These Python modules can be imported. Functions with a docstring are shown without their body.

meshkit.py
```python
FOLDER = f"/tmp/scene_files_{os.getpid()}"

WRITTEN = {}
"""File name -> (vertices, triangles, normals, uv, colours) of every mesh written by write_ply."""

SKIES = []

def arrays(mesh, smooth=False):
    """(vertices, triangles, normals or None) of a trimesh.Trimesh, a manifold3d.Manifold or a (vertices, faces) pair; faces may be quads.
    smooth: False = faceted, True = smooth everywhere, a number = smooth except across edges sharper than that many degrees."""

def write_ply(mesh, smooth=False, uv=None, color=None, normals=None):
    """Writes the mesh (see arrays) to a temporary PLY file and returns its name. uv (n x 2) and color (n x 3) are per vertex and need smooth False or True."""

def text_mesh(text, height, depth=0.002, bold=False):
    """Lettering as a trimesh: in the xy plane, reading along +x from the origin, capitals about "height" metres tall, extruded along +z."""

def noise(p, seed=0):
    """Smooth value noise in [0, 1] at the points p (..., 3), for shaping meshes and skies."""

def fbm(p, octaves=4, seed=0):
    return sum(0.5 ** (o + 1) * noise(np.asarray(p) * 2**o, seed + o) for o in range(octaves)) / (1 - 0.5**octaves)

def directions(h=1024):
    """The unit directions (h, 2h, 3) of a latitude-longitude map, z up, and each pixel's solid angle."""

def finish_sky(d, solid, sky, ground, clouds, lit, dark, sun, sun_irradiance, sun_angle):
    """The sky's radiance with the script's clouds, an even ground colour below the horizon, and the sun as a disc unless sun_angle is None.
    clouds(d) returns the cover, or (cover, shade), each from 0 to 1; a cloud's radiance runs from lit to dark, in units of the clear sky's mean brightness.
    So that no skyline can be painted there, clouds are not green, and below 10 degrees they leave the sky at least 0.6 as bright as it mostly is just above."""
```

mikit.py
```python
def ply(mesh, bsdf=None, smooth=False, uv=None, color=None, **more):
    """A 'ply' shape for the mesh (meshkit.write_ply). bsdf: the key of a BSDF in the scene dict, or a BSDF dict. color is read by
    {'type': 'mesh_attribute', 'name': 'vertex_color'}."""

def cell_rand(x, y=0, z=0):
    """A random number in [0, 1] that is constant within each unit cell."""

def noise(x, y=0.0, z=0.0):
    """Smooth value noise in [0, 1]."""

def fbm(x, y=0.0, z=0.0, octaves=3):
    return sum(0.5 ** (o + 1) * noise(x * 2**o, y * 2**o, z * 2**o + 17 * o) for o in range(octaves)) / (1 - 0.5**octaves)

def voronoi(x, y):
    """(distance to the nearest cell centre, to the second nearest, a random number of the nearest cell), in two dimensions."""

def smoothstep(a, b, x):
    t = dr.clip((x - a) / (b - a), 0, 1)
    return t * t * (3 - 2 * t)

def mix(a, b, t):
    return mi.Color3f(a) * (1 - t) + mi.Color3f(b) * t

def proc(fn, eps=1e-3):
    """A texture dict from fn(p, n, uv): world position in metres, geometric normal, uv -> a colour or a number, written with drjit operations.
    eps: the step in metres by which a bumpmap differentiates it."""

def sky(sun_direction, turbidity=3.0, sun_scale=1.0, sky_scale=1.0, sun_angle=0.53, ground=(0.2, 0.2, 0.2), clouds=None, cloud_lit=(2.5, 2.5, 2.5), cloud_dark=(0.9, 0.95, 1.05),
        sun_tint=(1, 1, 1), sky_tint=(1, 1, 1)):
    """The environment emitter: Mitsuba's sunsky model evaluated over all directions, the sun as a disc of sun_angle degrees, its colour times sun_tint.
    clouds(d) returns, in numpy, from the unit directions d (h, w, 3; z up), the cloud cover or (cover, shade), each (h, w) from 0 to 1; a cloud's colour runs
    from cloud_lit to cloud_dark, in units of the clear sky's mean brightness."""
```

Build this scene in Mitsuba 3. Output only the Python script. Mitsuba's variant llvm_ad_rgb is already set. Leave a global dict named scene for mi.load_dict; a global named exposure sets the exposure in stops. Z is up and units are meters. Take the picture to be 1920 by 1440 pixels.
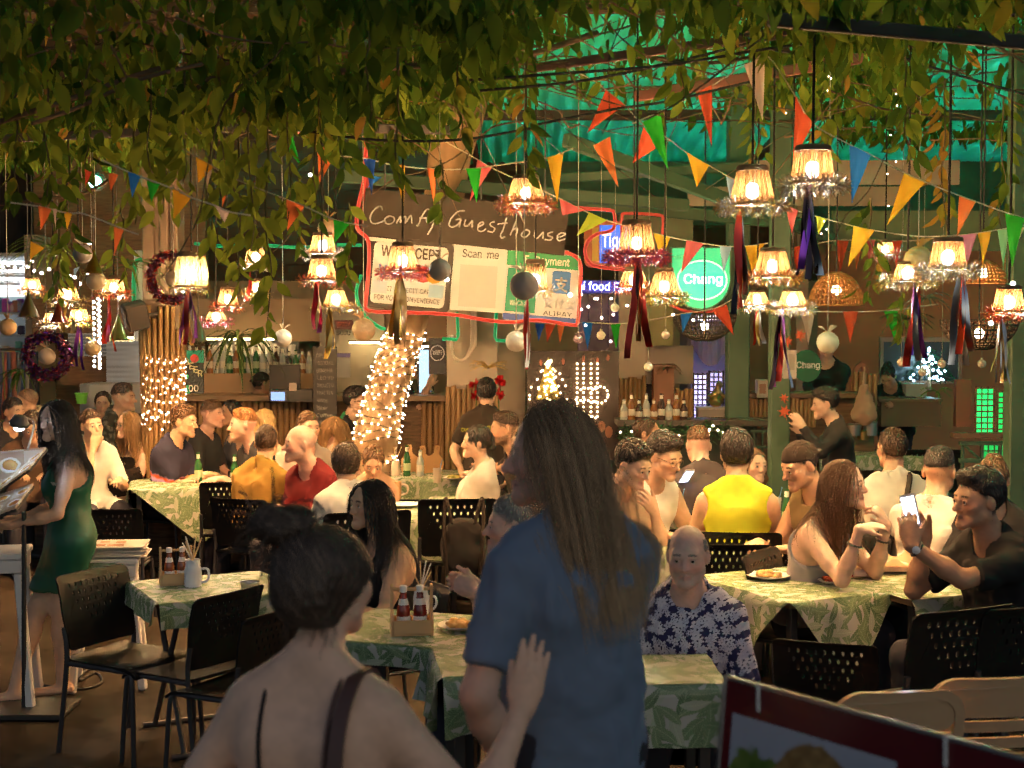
import math, numpy as np, trimesh, mitsuba as mi, drjit as dr, mikit, meshkit
from scipy.spatial import cKDTree
import shapely
from shapely.geometry import Polygon, Point, LineString, box as sbox
from shapely import affinity

scene, labels = {}, {}
T = mi.ScalarTransform4f
RNG = np.random.default_rng(7)
# ------------------------------------------------------------------ camera
F, CU, CV, CZ = 2700.0, 960.0, 600.0, 2.05           # focal length in photo pixels, horizon row, eye height
PITCH = math.atan(120 / F)                           # the camera looks down a little
def ray(u, v):
 x, y = (u - CU) / F, (720 - v) / F; c, s = math.cos(PITCH), math.sin(PITCH); w = c + s * y
 return x / w, (c * y - s) / w                    # sideways and upwards per metre forward
def P(u, v, d):                                      # point of the place seen at photo pixel (u, v), d metres in front
 x, z = ray(u, v); return np.array([x * d, d, CZ + z * d])
scene['camera'] = dict(type='thinlens', fov=math.degrees(2 * math.atan(960 / F)), fov_axis='x', aperture_radius=0.0065, focus_distance=8.6,
        near_clip=0.1, far_clip=400.0, to_world=T().look_at(origin=[0, 0, CZ], target=[0, math.cos(PITCH), CZ - math.sin(PITCH)], up=[0, 0, 1]))
# ------------------------------------------------------------------ light: a late dusk sky over the street behind the camera; the lamps do the rest
exposure = 1.3
scene['sky'] = {**mikit.sky((0.3, -0.8, 0.5), turbidity=4, sun_scale=0.0, sky_scale=0.82, ground=(0.05, 0.05, 0.05), sky_tint=(1.0, 0.95, 0.95)), 'sampling_weight': 8.0}
WARM = np.array([1.0, 0.53, 0.22])

# ------------------------------------------------------------------ bookkeeping
_count = {}
def numbered(name):
 k = _count.get(name, 0); _count[name] = k + 1
 return name if k == 0 else '%s_%03d' % (name, k)
def tag(key, label=None, cat=None, group=None, kind=None):
 e = labels.setdefault(key, {})
 for a, b in (('label', label), ('category', cat), ('group', group), ('kind', kind)):
  if b: e[a] = b
 return key
def thing(name, label, cat, group=None):
 return tag(numbered(name), label, cat, group)
def tm(v, f): return trimesh.Trimesh(np.asarray(v, float), np.asarray(f, int), process=False)
# colours travel in the uv: the whole part of u picks a row of PAL (three stops), its fraction the place between them, v the brightness
PAL, _pal, _dev = [], {}, {}
def palrow(a, b, c):
 k = tuple(np.round(np.concatenate([a, b, c]), 3))
 if k not in _pal: _pal[k] = len(PAL); PAL.append(k)
 return _pal[k]
def encode(c, f):
 val = np.maximum(c.max(1), 1e-4); ch = c / val[:, None]; q, inv = np.unique(np.round(ch * 40).astype(int), axis=0, return_inverse=True); inv = inv.ravel()
 if len(q) == 1 or (inv[f[:, 0]] == inv[f[:, 1]]).all() and (inv[f[:, 0]] == inv[f[:, 2]]).all():
  rows = np.array([palrow(*[ch[np.nonzero(inv == i)[0][0]]] * 3) for i in range(len(q))]); return np.stack([rows[inv] + .5, val], 1)
 m = ch.mean(0); s = np.linalg.svd((ch - m)[::max(1, len(ch) // 3000)], full_matrices=False)[2][0]; p = (ch - m) @ s; lo, md, hi = np.percentile(p, [.5, 50, 99.5]); hi = max(hi, md + 1e-6); lo = min(lo, md - 1e-6)
 st = [ch[np.abs(p - x) <= max(np.sort(np.abs(p - x))[min(20, len(p) - 1)], 1e-9)].mean(0) for x in (lo, md, hi)]
 t = np.where(p < md, .5 * (p - lo) / (md - lo), .5 + .5 * (p - md) / (hi - md)); return np.stack([palrow(*st) + .02 + .96 * np.clip(t, 0, 1), val], 1)
def f_pal(p, n, uv):
 if len(_dev.get('n', ())) != len(PAL): _dev['n'] = PAL[:]; _dev['t'] = [mi.Float(np.array(PAL, np.float32)[:, i].copy()) for i in range(9)]; dr.eval(_dev['t'])
 i = dr.floor(uv.x); t = (uv.x - i) * 2; k = mi.UInt32(dr.clip(i, 0, len(PAL) - 1)); g = [dr.gather(mi.Float, a, k) for a in _dev['t']]; w = dr.clip(t, 0, 1); z = dr.clip(t - 1, 0, 1)
 return mi.Color3f(*[(g[j] + (g[3 + j] - g[j]) * w + (g[6 + j] - g[3 + j]) * z) * uv.y for j in range(3)])
def put(name, mesh, bsdf, color=None, smooth=30, parent=None, to_world=None, emit=None, weight=None, uv=None, **tags):
 """one entry of the scene; mesh: trimesh, (v, f) or an already written ply dict"""
 key = numbered((parent + '__' if parent else '') + name)
 if isinstance(mesh, dict): d = dict(mesh)
 else:
  if isinstance(mesh, MB): mesh = mesh.mesh();
  if hasattr(mesh, 'vcol'): color = mesh.vcol
  if hasattr(mesh, 'to_mesh'): v, f, _ = meshkit.arrays(mesh); mesh = tm(v, f)
  if isinstance(mesh, tuple): mesh = tm(*mesh)
  if color is not None or uv is not None:
   c = None if color is None else np.broadcast_to(np.asarray(color, float), (len(mesh.vertices), 3))
   if c is not None and uv is None: uv = encode(c, np.asarray(mesh.faces))
   if smooth is not True:
    v, f = np.asarray(mesh.vertices), np.asarray(mesh.faces)
    if smooth is False or len(f) < 40 and smooth == 30:
     idx = f.ravel(); mesh = tm(v[idx], np.arange(len(idx)).reshape(-1, 3)); uv = uv[idx]; smooth = False
    else:
     m2 = trimesh.graph.smooth_shade(tm(v, f), angle=np.radians(smooth), facet_minarea=None)
     if len(m2.vertices) != len(v): uv = uv[cKDTree(v).query(m2.vertices)[1]]
     mesh = tm(m2.vertices, m2.faces); smooth = True
   d = mikit.ply(mesh, bsdf, smooth=smooth, uv=uv)
  else: d = mikit.ply(mesh, bsdf, smooth=smooth)
 if to_world is not None: d['to_world'] = to_world
 if emit is not None:
  d['emitter'] = {'type': 'area', 'radiance': {'type': 'rgb', 'value': [float(x) for x in np.broadcast_to(emit, 3)]}, 'sampling_weight': float(weight or 1.0)}
 scene[key] = d
 if tags: tag(key, **tags)
 return key
def struct(name, mesh, bsdf, parent=None, **kw):
 k = put(name, mesh, bsdf, parent=parent, **kw)
 if not parent: tag(k, kind='structure')
 return k
class MB:
 """collects pieces of one mesh, with a colour per piece"""
 def __init__(self): self.v, self.f, self.c, self.n = [], [], [], 0
 def add(self, m, color=(.5, .5, .5)):
  if isinstance(m, tuple): v, f = np.asarray(m[0], float), np.asarray(m[1], int)
  else: v, f = np.asarray(m.vertices, float), np.asarray(m.faces, int)
  if f.shape[1] == 4: f = np.vstack([f[:, [0, 1, 2]], f[:, [0, 2, 3]]])
  self.v.append(v); self.f.append(f + self.n); self.c.append(np.broadcast_to(np.asarray(color, float), (len(v), 3))); self.n += len(v)
  return self
 def mesh(self):
  m = tm(np.vstack(self.v), np.vstack(self.f)); m.vcol = np.vstack(self.c); return m

# ------------------------------------------------------------------ vectors and simple meshes
A = lambda *x: np.array(x, float)
def nrm(v): v = np.asarray(v, float); return v / max(np.linalg.norm(v), 1e-12)
def rot(axis, deg):
 return trimesh.transformations.rotation_matrix(math.radians(deg), axis)[:3, :3]
def Rz(deg): return rot([0, 0, 1], deg)
def frame_z(d, ref=None):
 z = nrm(d); ref = A(0, 0, 1) if ref is None else nrm(ref)
 if abs(z @ ref) > .98: ref = A(1, 0, 0) if abs(z[0]) < .9 else A(0, 1, 0)
 x = nrm(np.cross(ref, z)); return np.stack([x, np.cross(z, x), z], 1)
def M4(R=None, t=(0, 0, 0), s=1.0):
 m = np.eye(4); m[:3, :3] = (np.eye(3) if R is None else R) * s; m[:3, 3] = t; return m
def xf(m, R=None, t=(0, 0, 0), s=1.0):
 m = m.copy(); m.vertices = (np.asarray(m.vertices) * s) @ (np.eye(3) if R is None else R).T + np.asarray(t); return m
def box(size, center=(0, 0, 0), R=None, bevel=0.0):
 """a box, with its twelve edges bevelled when asked"""
 s = np.asarray(size, float) / 2
 if bevel:
  b = min(bevel, s.min() * .45); pts = []
  for sx in (-1, 1):
   for sy in (-1, 1):
    for sz in (-1, 1):
     c = A(sx, sy, sz) * s
     for k in range(3):
      q = c - A(sx, sy, sz) * b; q[k] = c[k]; pts.append(q)
  m = trimesh.convex.convex_hull(np.array(pts))
 else: m = trimesh.creation.box(2 * s)
 v = np.asarray(m.vertices)
 if R is not None: v = v @ np.asarray(R).T
 return tm(v + np.asarray(center), m.faces)
def tube(pts, r, sides=6, cap=True, closed=False):
 p = np.asarray(pts, float); n = len(p); r = np.broadcast_to(r, (n,))
 t = (np.roll(p, -1, 0) - np.roll(p, 1, 0)) if closed else np.gradient(p, axis=0)
 t /= np.linalg.norm(t, axis=1, keepdims=True) + 1e-12
 a = np.zeros_like(p); ref = A(0, 0, 1) if abs(t[0][2]) < .9 else A(1, 0, 0)
 prev = nrm(np.cross(t[0], ref))
 for i in range(n): prev = nrm(prev - t[i] * (prev @ t[i])); a[i] = prev
 b = np.cross(t, a); g = np.arange(sides) * 2 * np.pi / sides
 v = p[:, None] + r[:, None, None] * (np.cos(g)[None, :, None] * a[:, None] + np.sin(g)[None, :, None] * b[:, None])
 i, j = np.meshgrid(np.arange(n if closed else n - 1), np.arange(sides), indexing='ij'); k = (i + 1) % n; l = (j + 1) % sides
 q = np.stack([i * sides + j, i * sides + l, k * sides + l, k * sides + j], -1).reshape(-1, 4)
 f = np.vstack([q[:, [0, 1, 2]], q[:, [0, 2, 3]]]); v = v.reshape(-1, 3)
 if cap and not closed:
  v = np.vstack([v, p[0], p[-1]]); jj = np.arange(sides); e = (n - 1) * sides
  f = np.vstack([f, np.stack([(jj + 1) % sides, jj, jj * 0 + n * sides], 1), np.stack([e + jj, e + (jj + 1) % sides, jj * 0 + n * sides + 1], 1)])
 return tm(v, f[:, ::-1])
def cyl(a, b, r, r2=None, sides=10): return tube([a, b], [r, r if r2 is None else r2], sides)
def lathe(prof, sides=20, center=(0, 0, 0), R=None):
 """prof: (radius, z) rows from the bottom up; ends close when the radius is 0"""
 p = np.asarray(prof, float); g = np.arange(sides) * 2 * np.pi / sides; n = len(p)
 v = np.stack([p[:, None, 0] * np.cos(g), p[:, None, 0] * np.sin(g), np.repeat(p[:, 1:2], sides, 1)], -1).reshape(-1, 3)
 i, j = np.meshgrid(np.arange(n - 1), np.arange(sides), indexing='ij'); l = (j + 1) % sides
 q = np.stack([i * sides + j, i * sides + l, (i + 1) * sides + l, (i + 1) * sides + j], -1).reshape(-1, 4)
 if R is not None: v = v @ np.asarray(R).T
 return tm(v + np.asarray(center), np.vstack([q[:, [0, 1, 2]], q[:, [0, 2, 3]]]))
def grid_mesh(nu, nv, fn):
 u, v = np.meshgrid(np.linspace(0, 1, nu), np.linspace(0, 1, nv), indexing='ij')
 pts = fn(u.ravel(), v.ravel()); i, j = np.meshgrid(np.arange(nu - 1), np.arange(nv - 1), indexing='ij')
 a = i * nv + j; q = np.stack([a, a + nv, a + nv + 1, a + 1], -1).reshape(-1, 4)
 return tm(pts, np.vstack([q[:, [0, 1, 2]], q[:, [0, 2, 3]]]))
def extrude(poly, depth):
 gs = getattr(poly, 'geoms', [poly])
 return trimesh.util.concatenate([trimesh.creation.extrude_polygon(g, depth, engine='earcut') for g in gs if g.area > 1e-9])
def sphere(r, c=(0, 0, 0), n=2, s=(1, 1, 1)):
 m = trimesh.creation.icosphere(subdivisions=n, radius=r); return tm(np.asarray(m.vertices) * s + np.asarray(c), m.faces)
def cat(*ms): return trimesh.util.concatenate([tm(m.vertices, m.faces) for m in ms])
def catmull(pts, n=6):
 p = np.asarray(pts, float); p = np.vstack([2 * p[0] - p[1], p, 2 * p[-1] - p[-2]]); out = []
 for i in range(1, len(p) - 2):
  t = np.linspace(0, 1, n, endpoint=False)[:, None]
  out.append(.5 * (2 * p[i] + (p[i + 1] - p[i - 1]) * t + (2 * p[i - 1] - 5 * p[i] + 4 * p[i + 1] - p[i + 2]) * t**2 + (3 * p[i] - p[i - 1] - 3 * p[i + 1] + p[i + 2]) * t**3))
 return np.vstack(out + [p[-2:-1]])

# ------------------------------------------------------------------ materials
VC = mikit.proc(f_pal)
def mat(key, base=VC, rough=.6, spec=.5, metal=0.0, two=True, **kw):
 if isinstance(base, (tuple, list, np.ndarray)): base = {'type': 'rgb', 'value': [float(x) for x in base]}
 d = {'type': 'principled', 'base_color': base, 'roughness': rough, 'metallic': metal, 'specular': spec, **kw}
 scene[key] = {'type': 'twosided', 'nested': d} if two else d
 return key
mat('m_matte', rough=.85, spec=.25); mat('m_satin', rough=.45, spec=.5); mat('m_gloss', rough=.16, spec=.6, clearcoat=.5, clearcoat_gloss=.9)
mat('m_tinsel', rough=.36, metal=.6, spec=.4); mat('m_metal', rough=.28, metal=1.0); mat('m_foil', rough=.18, metal=1.0)
mat('m_skin', rough=.56, spec=.34); mat('m_hair', rough=.55, spec=.35); mat('m_cloth', rough=.92, spec=.15, sheen=.06)
scene['m_thin'] = {'type': 'principledthin', 'base_color': VC, 'roughness': .6, 'diff_trans': .8, 'spec_trans': 0.0}
scene['m_shade'] = {'type': 'principledthin', 'base_color': VC, 'roughness': .7, 'diff_trans': 1.0, 'spec_trans': 0.0}
scene['m_glass'] = {'type': 'dielectric', 'int_ior': 1.5}
scene['m_pane'] = {'type': 'thindielectric', 'int_ior': 1.5}
# ------------------------------------------------------------------ bodies: distance fields turned into one continuous mesh
class Field:
 """smooth union of tapered limbs and ellipsoids, then cuts"""
 def __init__(self): self.u, self.s = [], []
 def rc(self, a, b, ra, rb, k=.02, flat=None): self.u.append(('c', np.asarray(a, float), np.asarray(b, float), ra, rb, k, flat)); return self
 def el(self, c, r, R=None, k=.02): self.u.append(('e', np.asarray(c, float), np.asarray(r, float), np.eye(3) if R is None else R, 0, k, None)); return self
 def sub(self, kind, *a, k=.006): self.s.append((kind, a, k)); return self
 @staticmethod
 def one3(q, x, y, z):
  """distance of one piece at float32 coordinates"""
  kind, a, b, ra, rb, k, flat = q; f4 = np.float32
  if kind == 'c':
   a = a.astype(f4); ba = (b - a).astype(f4); x = x - a[0]; y = y - a[1]; z = z - a[2]
   if flat is not None:
    n = np.asarray(flat[0], f4); w = (x * n[0] + y * n[1] + z * n[2]) * f4(1 / flat[1] - 1); x = x + n[0] * w; y = y + n[1] * w; z = z + n[2] * w
   t = np.clip((x * ba[0] + y * ba[1] + z * ba[2]) * f4(1 / max(float(ba @ ba), 1e-9)), 0, 1)
   x = x - ba[0] * t; y = y - ba[1] * t; z = z - ba[2] * t
   d = np.sqrt(x * x + y * y + z * z) - (f4(ra) + f4(rb - ra) * t)
   return d * f4((flat[1] + 1) / 2) if flat is not None else d
  R = np.asarray(ra, f4); x = x - f4(a[0]); y = y - f4(a[1]); z = z - f4(a[2]); s0 = s1 = 0
  for i in range(3):
   u = (x * R[0, i] + y * R[1, i] + z * R[2, i]) * f4(1 / b[i]); u = u * u; s0 = s0 + u; s1 = s1 + u * f4(1 / b[i]**2)
  k0 = np.sqrt(s0); return k0 * (k0 - 1) / np.maximum(np.sqrt(s1), f4(1e-6))
 @staticmethod
 def one(q, p): return Field.one3(q, *np.ascontiguousarray(p.T.astype(np.float32)))
 def eval(self, p, sel=None, shape=None):
  """p: (n, m, 3) blocks; a limb is skipped for blocks far from it"""
  n, m, _ = p.shape; c = p.mean(1); rad = np.linalg.norm(p[:, 0] - c, axis=1).max()
  ct = np.ascontiguousarray(c.T.astype(np.float32)); D = np.stack([self.one3(q, *ct) for q in self.u]); lim = D.min(0) + 2.3 * rad + .07
  out = np.full((n, m), 9.0, np.float32); x, y, z = (np.ascontiguousarray(p[..., i], np.float32) for i in range(3))
  for q, dc in zip(self.u, D):
   i = np.nonzero(dc < lim)[0]
   if not len(i): continue
   d = self.one3(q, x[i], y[i], z[i]); k = np.float32(q[5]); o = out[i]
   h = np.maximum(k - np.abs(o - d), 0) / k; out[i] = np.minimum(o, d) - h * h * k * np.float32(.25)
  for kind, a, k in self.s:
   if kind == 'plane':  d = -((p - a[0]) @ a[1])              # keeps the side the normal points to
   elif kind == 'ball': d = a[1] - np.linalg.norm(p - a[0], axis=2)      # removes a ball
   elif kind == 'cap':  d = -self.one(('c', a[0], a[1], a[2], a[3], 0, None), p.reshape(-1, 3)).reshape(n, m)
   elif kind == 'egg':  d = -self.one(('e', a[0], a[1], a[2], 0, 0, None), p.reshape(-1, 3)).reshape(n, m)
   elif kind == 'fn':   d = a[0](p.reshape(-1, 3)).reshape(n, m); out = out + d; continue
   elif kind == 'cut':  d = a[0](p.reshape(-1, 3)).reshape(n, m)
   h = np.maximum(k - np.abs(out - d), 0) / k; out = np.maximum(out, d) + h * h * k * .25
  return out
 def bounds(self):
  lo, hi = [], []
  for q in self.u:
   if q[0] == 'c': lo.append(np.minimum(q[1] - q[3], q[2] - q[4])); hi.append(np.maximum(q[1] + q[3], q[2] + q[4]))
   else: r = q[2].max(); lo.append(q[1] - r); hi.append(q[1] + r)
  return np.min(lo, 0) - .03, np.max(hi, 0) + .03
 def mesh(self, h, keep=None, drop=()):
  """surface nets on the blocks that the surface crosses. keep: (centre, radius) ball to stay inside; drop: balls to leave out"""
  B = 4; H = B * h; lo, hi = self.bounds()
  if keep is not None: lo, hi = np.maximum(lo, keep[0] - keep[1] - H), np.minimum(hi, keep[0] + keep[1] + H)
  org = np.floor(lo / H) * H; nb = np.maximum(np.ceil((hi - org) / H).astype(int), 1)
  g = np.stack(np.meshgrid(*[np.arange(k) for k in nb], indexing='ij'), -1).reshape(-1, 3)
  cc = org + (g + .5) * H
  if keep is not None: s = np.linalg.norm(cc - keep[0], axis=1) < keep[1] + H; g, cc = g[s], cc[s]
  for c, r in drop: s = np.linalg.norm(cc - c, axis=1) > r - H; g, cc = g[s], cc[s]
  d = self.eval(cc[:, None]).ravel() if len(cc) < 4000 else np.concatenate([self.eval(x[:, None]).ravel() for x in np.array_split(cc, len(cc) // 3000 + 1)])
  g = g[np.abs(d) < H * 1.15 + .012]
  if not len(g): return None
  o = np.stack(np.meshgrid(*[np.arange(B + 1)] * 3, indexing='ij'), -1).reshape(-1, 3)
  pts = org + (g[:, None] * B + o) * h
  val = self.eval(pts).reshape(-1, B + 1, B + 1, B + 1)
  sg = val < 0
  cs = [(a, b, c) for a in (0, 1) for b in (0, 1) for c in (0, 1)]
  cor = np.stack([val[:, a:a + B, b:b + B, c:c + B] for a, b, c in cs], -1).reshape(-1, 8)
  ins = cor < 0; act = ins.any(1) & ~ins.all(1)
  cell = (g[:, None] * B + np.stack(np.meshgrid(*[np.arange(B)] * 3, indexing='ij'), -1).reshape(1, -1, 3)).reshape(-1, 3)[act]
  cor = cor[act]; ins = ins[act]; acc = np.zeros((len(cor), 3)); cnt = np.zeros(len(cor))
  CA = np.array(cs, float)
  for i in range(8):
   for j in range(i + 1, 8):
    if np.abs(CA[i] - CA[j]).sum() == 1:
     m = ins[:, i] != ins[:, j]; t = cor[m, i] / (cor[m, i] - cor[m, j])
     acc[m] += CA[i] + (CA[j] - CA[i]) * t[:, None]; cnt[m] += 1
  v = org + (cell + acc / cnt[:, None]) * h
  N = nb * B + 2; key = (cell[:, 0] * N[1] + cell[:, 1]) * N[2] + cell[:, 2]
  order = np.argsort(key); skey = key[order]
  def find(c):
   k = (c[:, 0] * N[1] + c[:, 1]) * N[2] + c[:, 2]; i = np.clip(np.searchsorted(skey, k), 0, len(skey) - 1)
   return np.where(skey[i] == k, order[i], -1)
  F_ = []
  for ax in range(3):
   e = [0, 0, 0]; e[ax] = 1; j = cs.index(tuple(e)); m = ins[:, 0] != ins[:, j]
   c = cell[m]; a1, a2 = np.eye(3, dtype=int)[(ax + 1) % 3], np.eye(3, dtype=int)[(ax + 2) % 3]
   q = np.stack([np.nonzero(m)[0], find(c - a1), find(c - a1 - a2), find(c - a2)], 1)
   flip = ins[m, 0]; ok = (q >= 0).all(1); q = np.where(flip[:, None], q, q[:, ::-1])[ok]; F_.append(q)
  q = np.vstack(F_); f = np.vstack([q[:, [0, 1, 2]], q[:, [0, 2, 3]]])
  fc = v[f].mean(1); s = np.ones(len(f), bool)
  if keep is not None: s &= np.linalg.norm(fc - keep[0], axis=1) < keep[1]
  for c, r in drop: s &= np.linalg.norm(fc - c, axis=1) > r
  f = f[s]; used = np.unique(f); re = np.full(len(v), -1); re[used] = np.arange(len(used))
  return v[used], re[f]
def smooth_mesh(v, f, n=2, lam=.5):
 e = np.unique(np.sort(np.vstack([f[:, [0, 1]], f[:, [1, 2]], f[:, [2, 0]]]), axis=1), axis=0); deg = np.bincount(e.ravel(), minlength=len(v))[:, None]
 for _ in range(n):
  a = np.zeros_like(v); np.add.at(a, e[:, 0], v[e[:, 1]]); np.add.at(a, e[:, 1], v[e[:, 0]]); v = v + lam * (a / np.maximum(deg, 1) - v)
 return v
def vnormals(v, f):
 n = np.zeros_like(v); c = np.cross(v[f[:, 1]] - v[f[:, 0]], v[f[:, 2]] - v[f[:, 0]])
 for k in range(3): np.add.at(n, f[:, k], c)
 return n / np.maximum(np.linalg.norm(n, axis=1, keepdims=True), 1e-12)

SKIN = dict(fair=(.60, .37, .27), pink=(.62, .35, .26), tan=(.52, .30, .19), olive=(.50, .31, .20), brown=(.36, .20, .125), asian=(.56, .36, .25))
HAIR = dict(black=(.012, .010, .010), dark=(.030, .018, .012), brown=(.075, .040, .020), light=(.20, .115, .05), blond=(.30, .19, .085), grey=(.15, .14, .13), ginger=(.22, .09, .03))

def hand(Fl, w, h, n, side, s=1.0, curl=(25, 30, 25), spread=3.0, thumb=35, k=.006):
 """w wrist, h direction of the fingers, n the way the palm faces, side towards the thumb; five jointed fingers of different lengths"""
 h = nrm(h); n = nrm(n - h * (n @ h)); side = nrm(side - h * (side @ h) - n * (side @ n))
 Fl.el(w + h * .05 * s, A(.041, .017, .055) * s, np.stack([side, n, h], 1), k=.018)
 Fl.rc(w, w + h * .03 * s, .024 * s, .022 * s, k=.02, flat=(n, .72))
 for i, (off, L, r) in enumerate(((.030, .070, .0090), (.010, .078, .0092), (-.011, .072, .0088), (-.030, .056, .0078))):
  p = w + (h * (.092 - .006 * abs(i - 1.2)) + side * off) * s; a = 0.0; sp = math.radians((1.4 - i) * spread)
  d0 = nrm(h * math.cos(sp) + side * math.sin(sp))
  c = curl if isinstance(curl[0], (int, float)) else curl[i]
  for j, (fr, cj) in enumerate(zip((.45, .31, .24), c)):
   a += math.radians(cj); d = d0 * math.cos(a) + n * math.sin(a)
   q = p + d * L * fr * s; Fl.rc(p, q, r * (1 - .1 * j) * s, r * (.92 - .1 * j) * s, k=k if j else .010); p = q
 t = math.radians(thumb); p = w + (h * .022 + side * .028 + n * .004) * s
 d = nrm(h * math.cos(t) + side * math.sin(t) + n * .25); q = p + d * .043 * s
 Fl.rc(p, q, .0135 * s, .0105 * s, k=.014); d2 = nrm(d + h * .35 + n * .15); Fl.rc(q, q + d2 * .032 * s, .0105 * s, .0085 * s, k=k)

def strands(v, f, n, flow, length, width, lift, color, seed, jit=.35):
 """thin curved locks lying on a hair surface, so that its outline breaks up"""
 g = np.random.default_rng(seed); nr = vnormals(v, f); fa = np.linalg.norm(np.cross(v[f[:, 1]] - v[f[:, 0]], v[f[:, 2]] - v[f[:, 0]]), axis=1)
 t = g.choice(len(f), n, p=fa / fa.sum()); w = g.dirichlet((1, 1, 1), n); p = np.einsum('nk,nkj->nj', w, v[f[t]]); no = np.einsum('nk,nkj->nj', w, nr[f[t]])
 d = flow(p, no) + g.normal(0, jit, (n, 3)); d -= no * np.sum(d * no, 1, keepdims=True); d /= np.linalg.norm(d, axis=1, keepdims=True) + 1e-9
 sd = np.cross(d, no); L = length * g.uniform(.5, 1.3, (n, 1)); W = width * g.uniform(.5, 1.3, (n, 1)); up = lift * g.uniform(-.25, .8, (n, 1))
 pts = []; tree = cKDTree(v)
 for s_, wd, hi in ((0, .6, -.3), (.35, 1, .5), (.7, .8, .9), (1, .05, .8)):
  c = p + d * L * s_; dist_, j = tree.query(c); off = np.sum((c - v[j]) * nr[j], 1, keepdims=True)
  c = np.where(dist_[:, None] < L * .75, c - nr[j] * off, c - A(0, 0, 1) * (L * .5 * s_ * s_)) + no * up * hi; pts += [c - sd * W * wd / 2, c + sd * W * wd / 2]
 V = np.stack(pts, 1).reshape(-1, 3); b = np.arange(n)[:, None] * 8
 fs = [[0, 2, 3], [0, 3, 1], [2, 4, 5], [2, 5, 3], [4, 6, 7], [4, 7, 5]]
 Fc = np.concatenate([b + np.array(x) for x in fs]); col = np.repeat(np.asarray(color) * g.uniform(.6, 1.7, (n, 1)), 8, axis=0)
 return V, Fc, col

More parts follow.
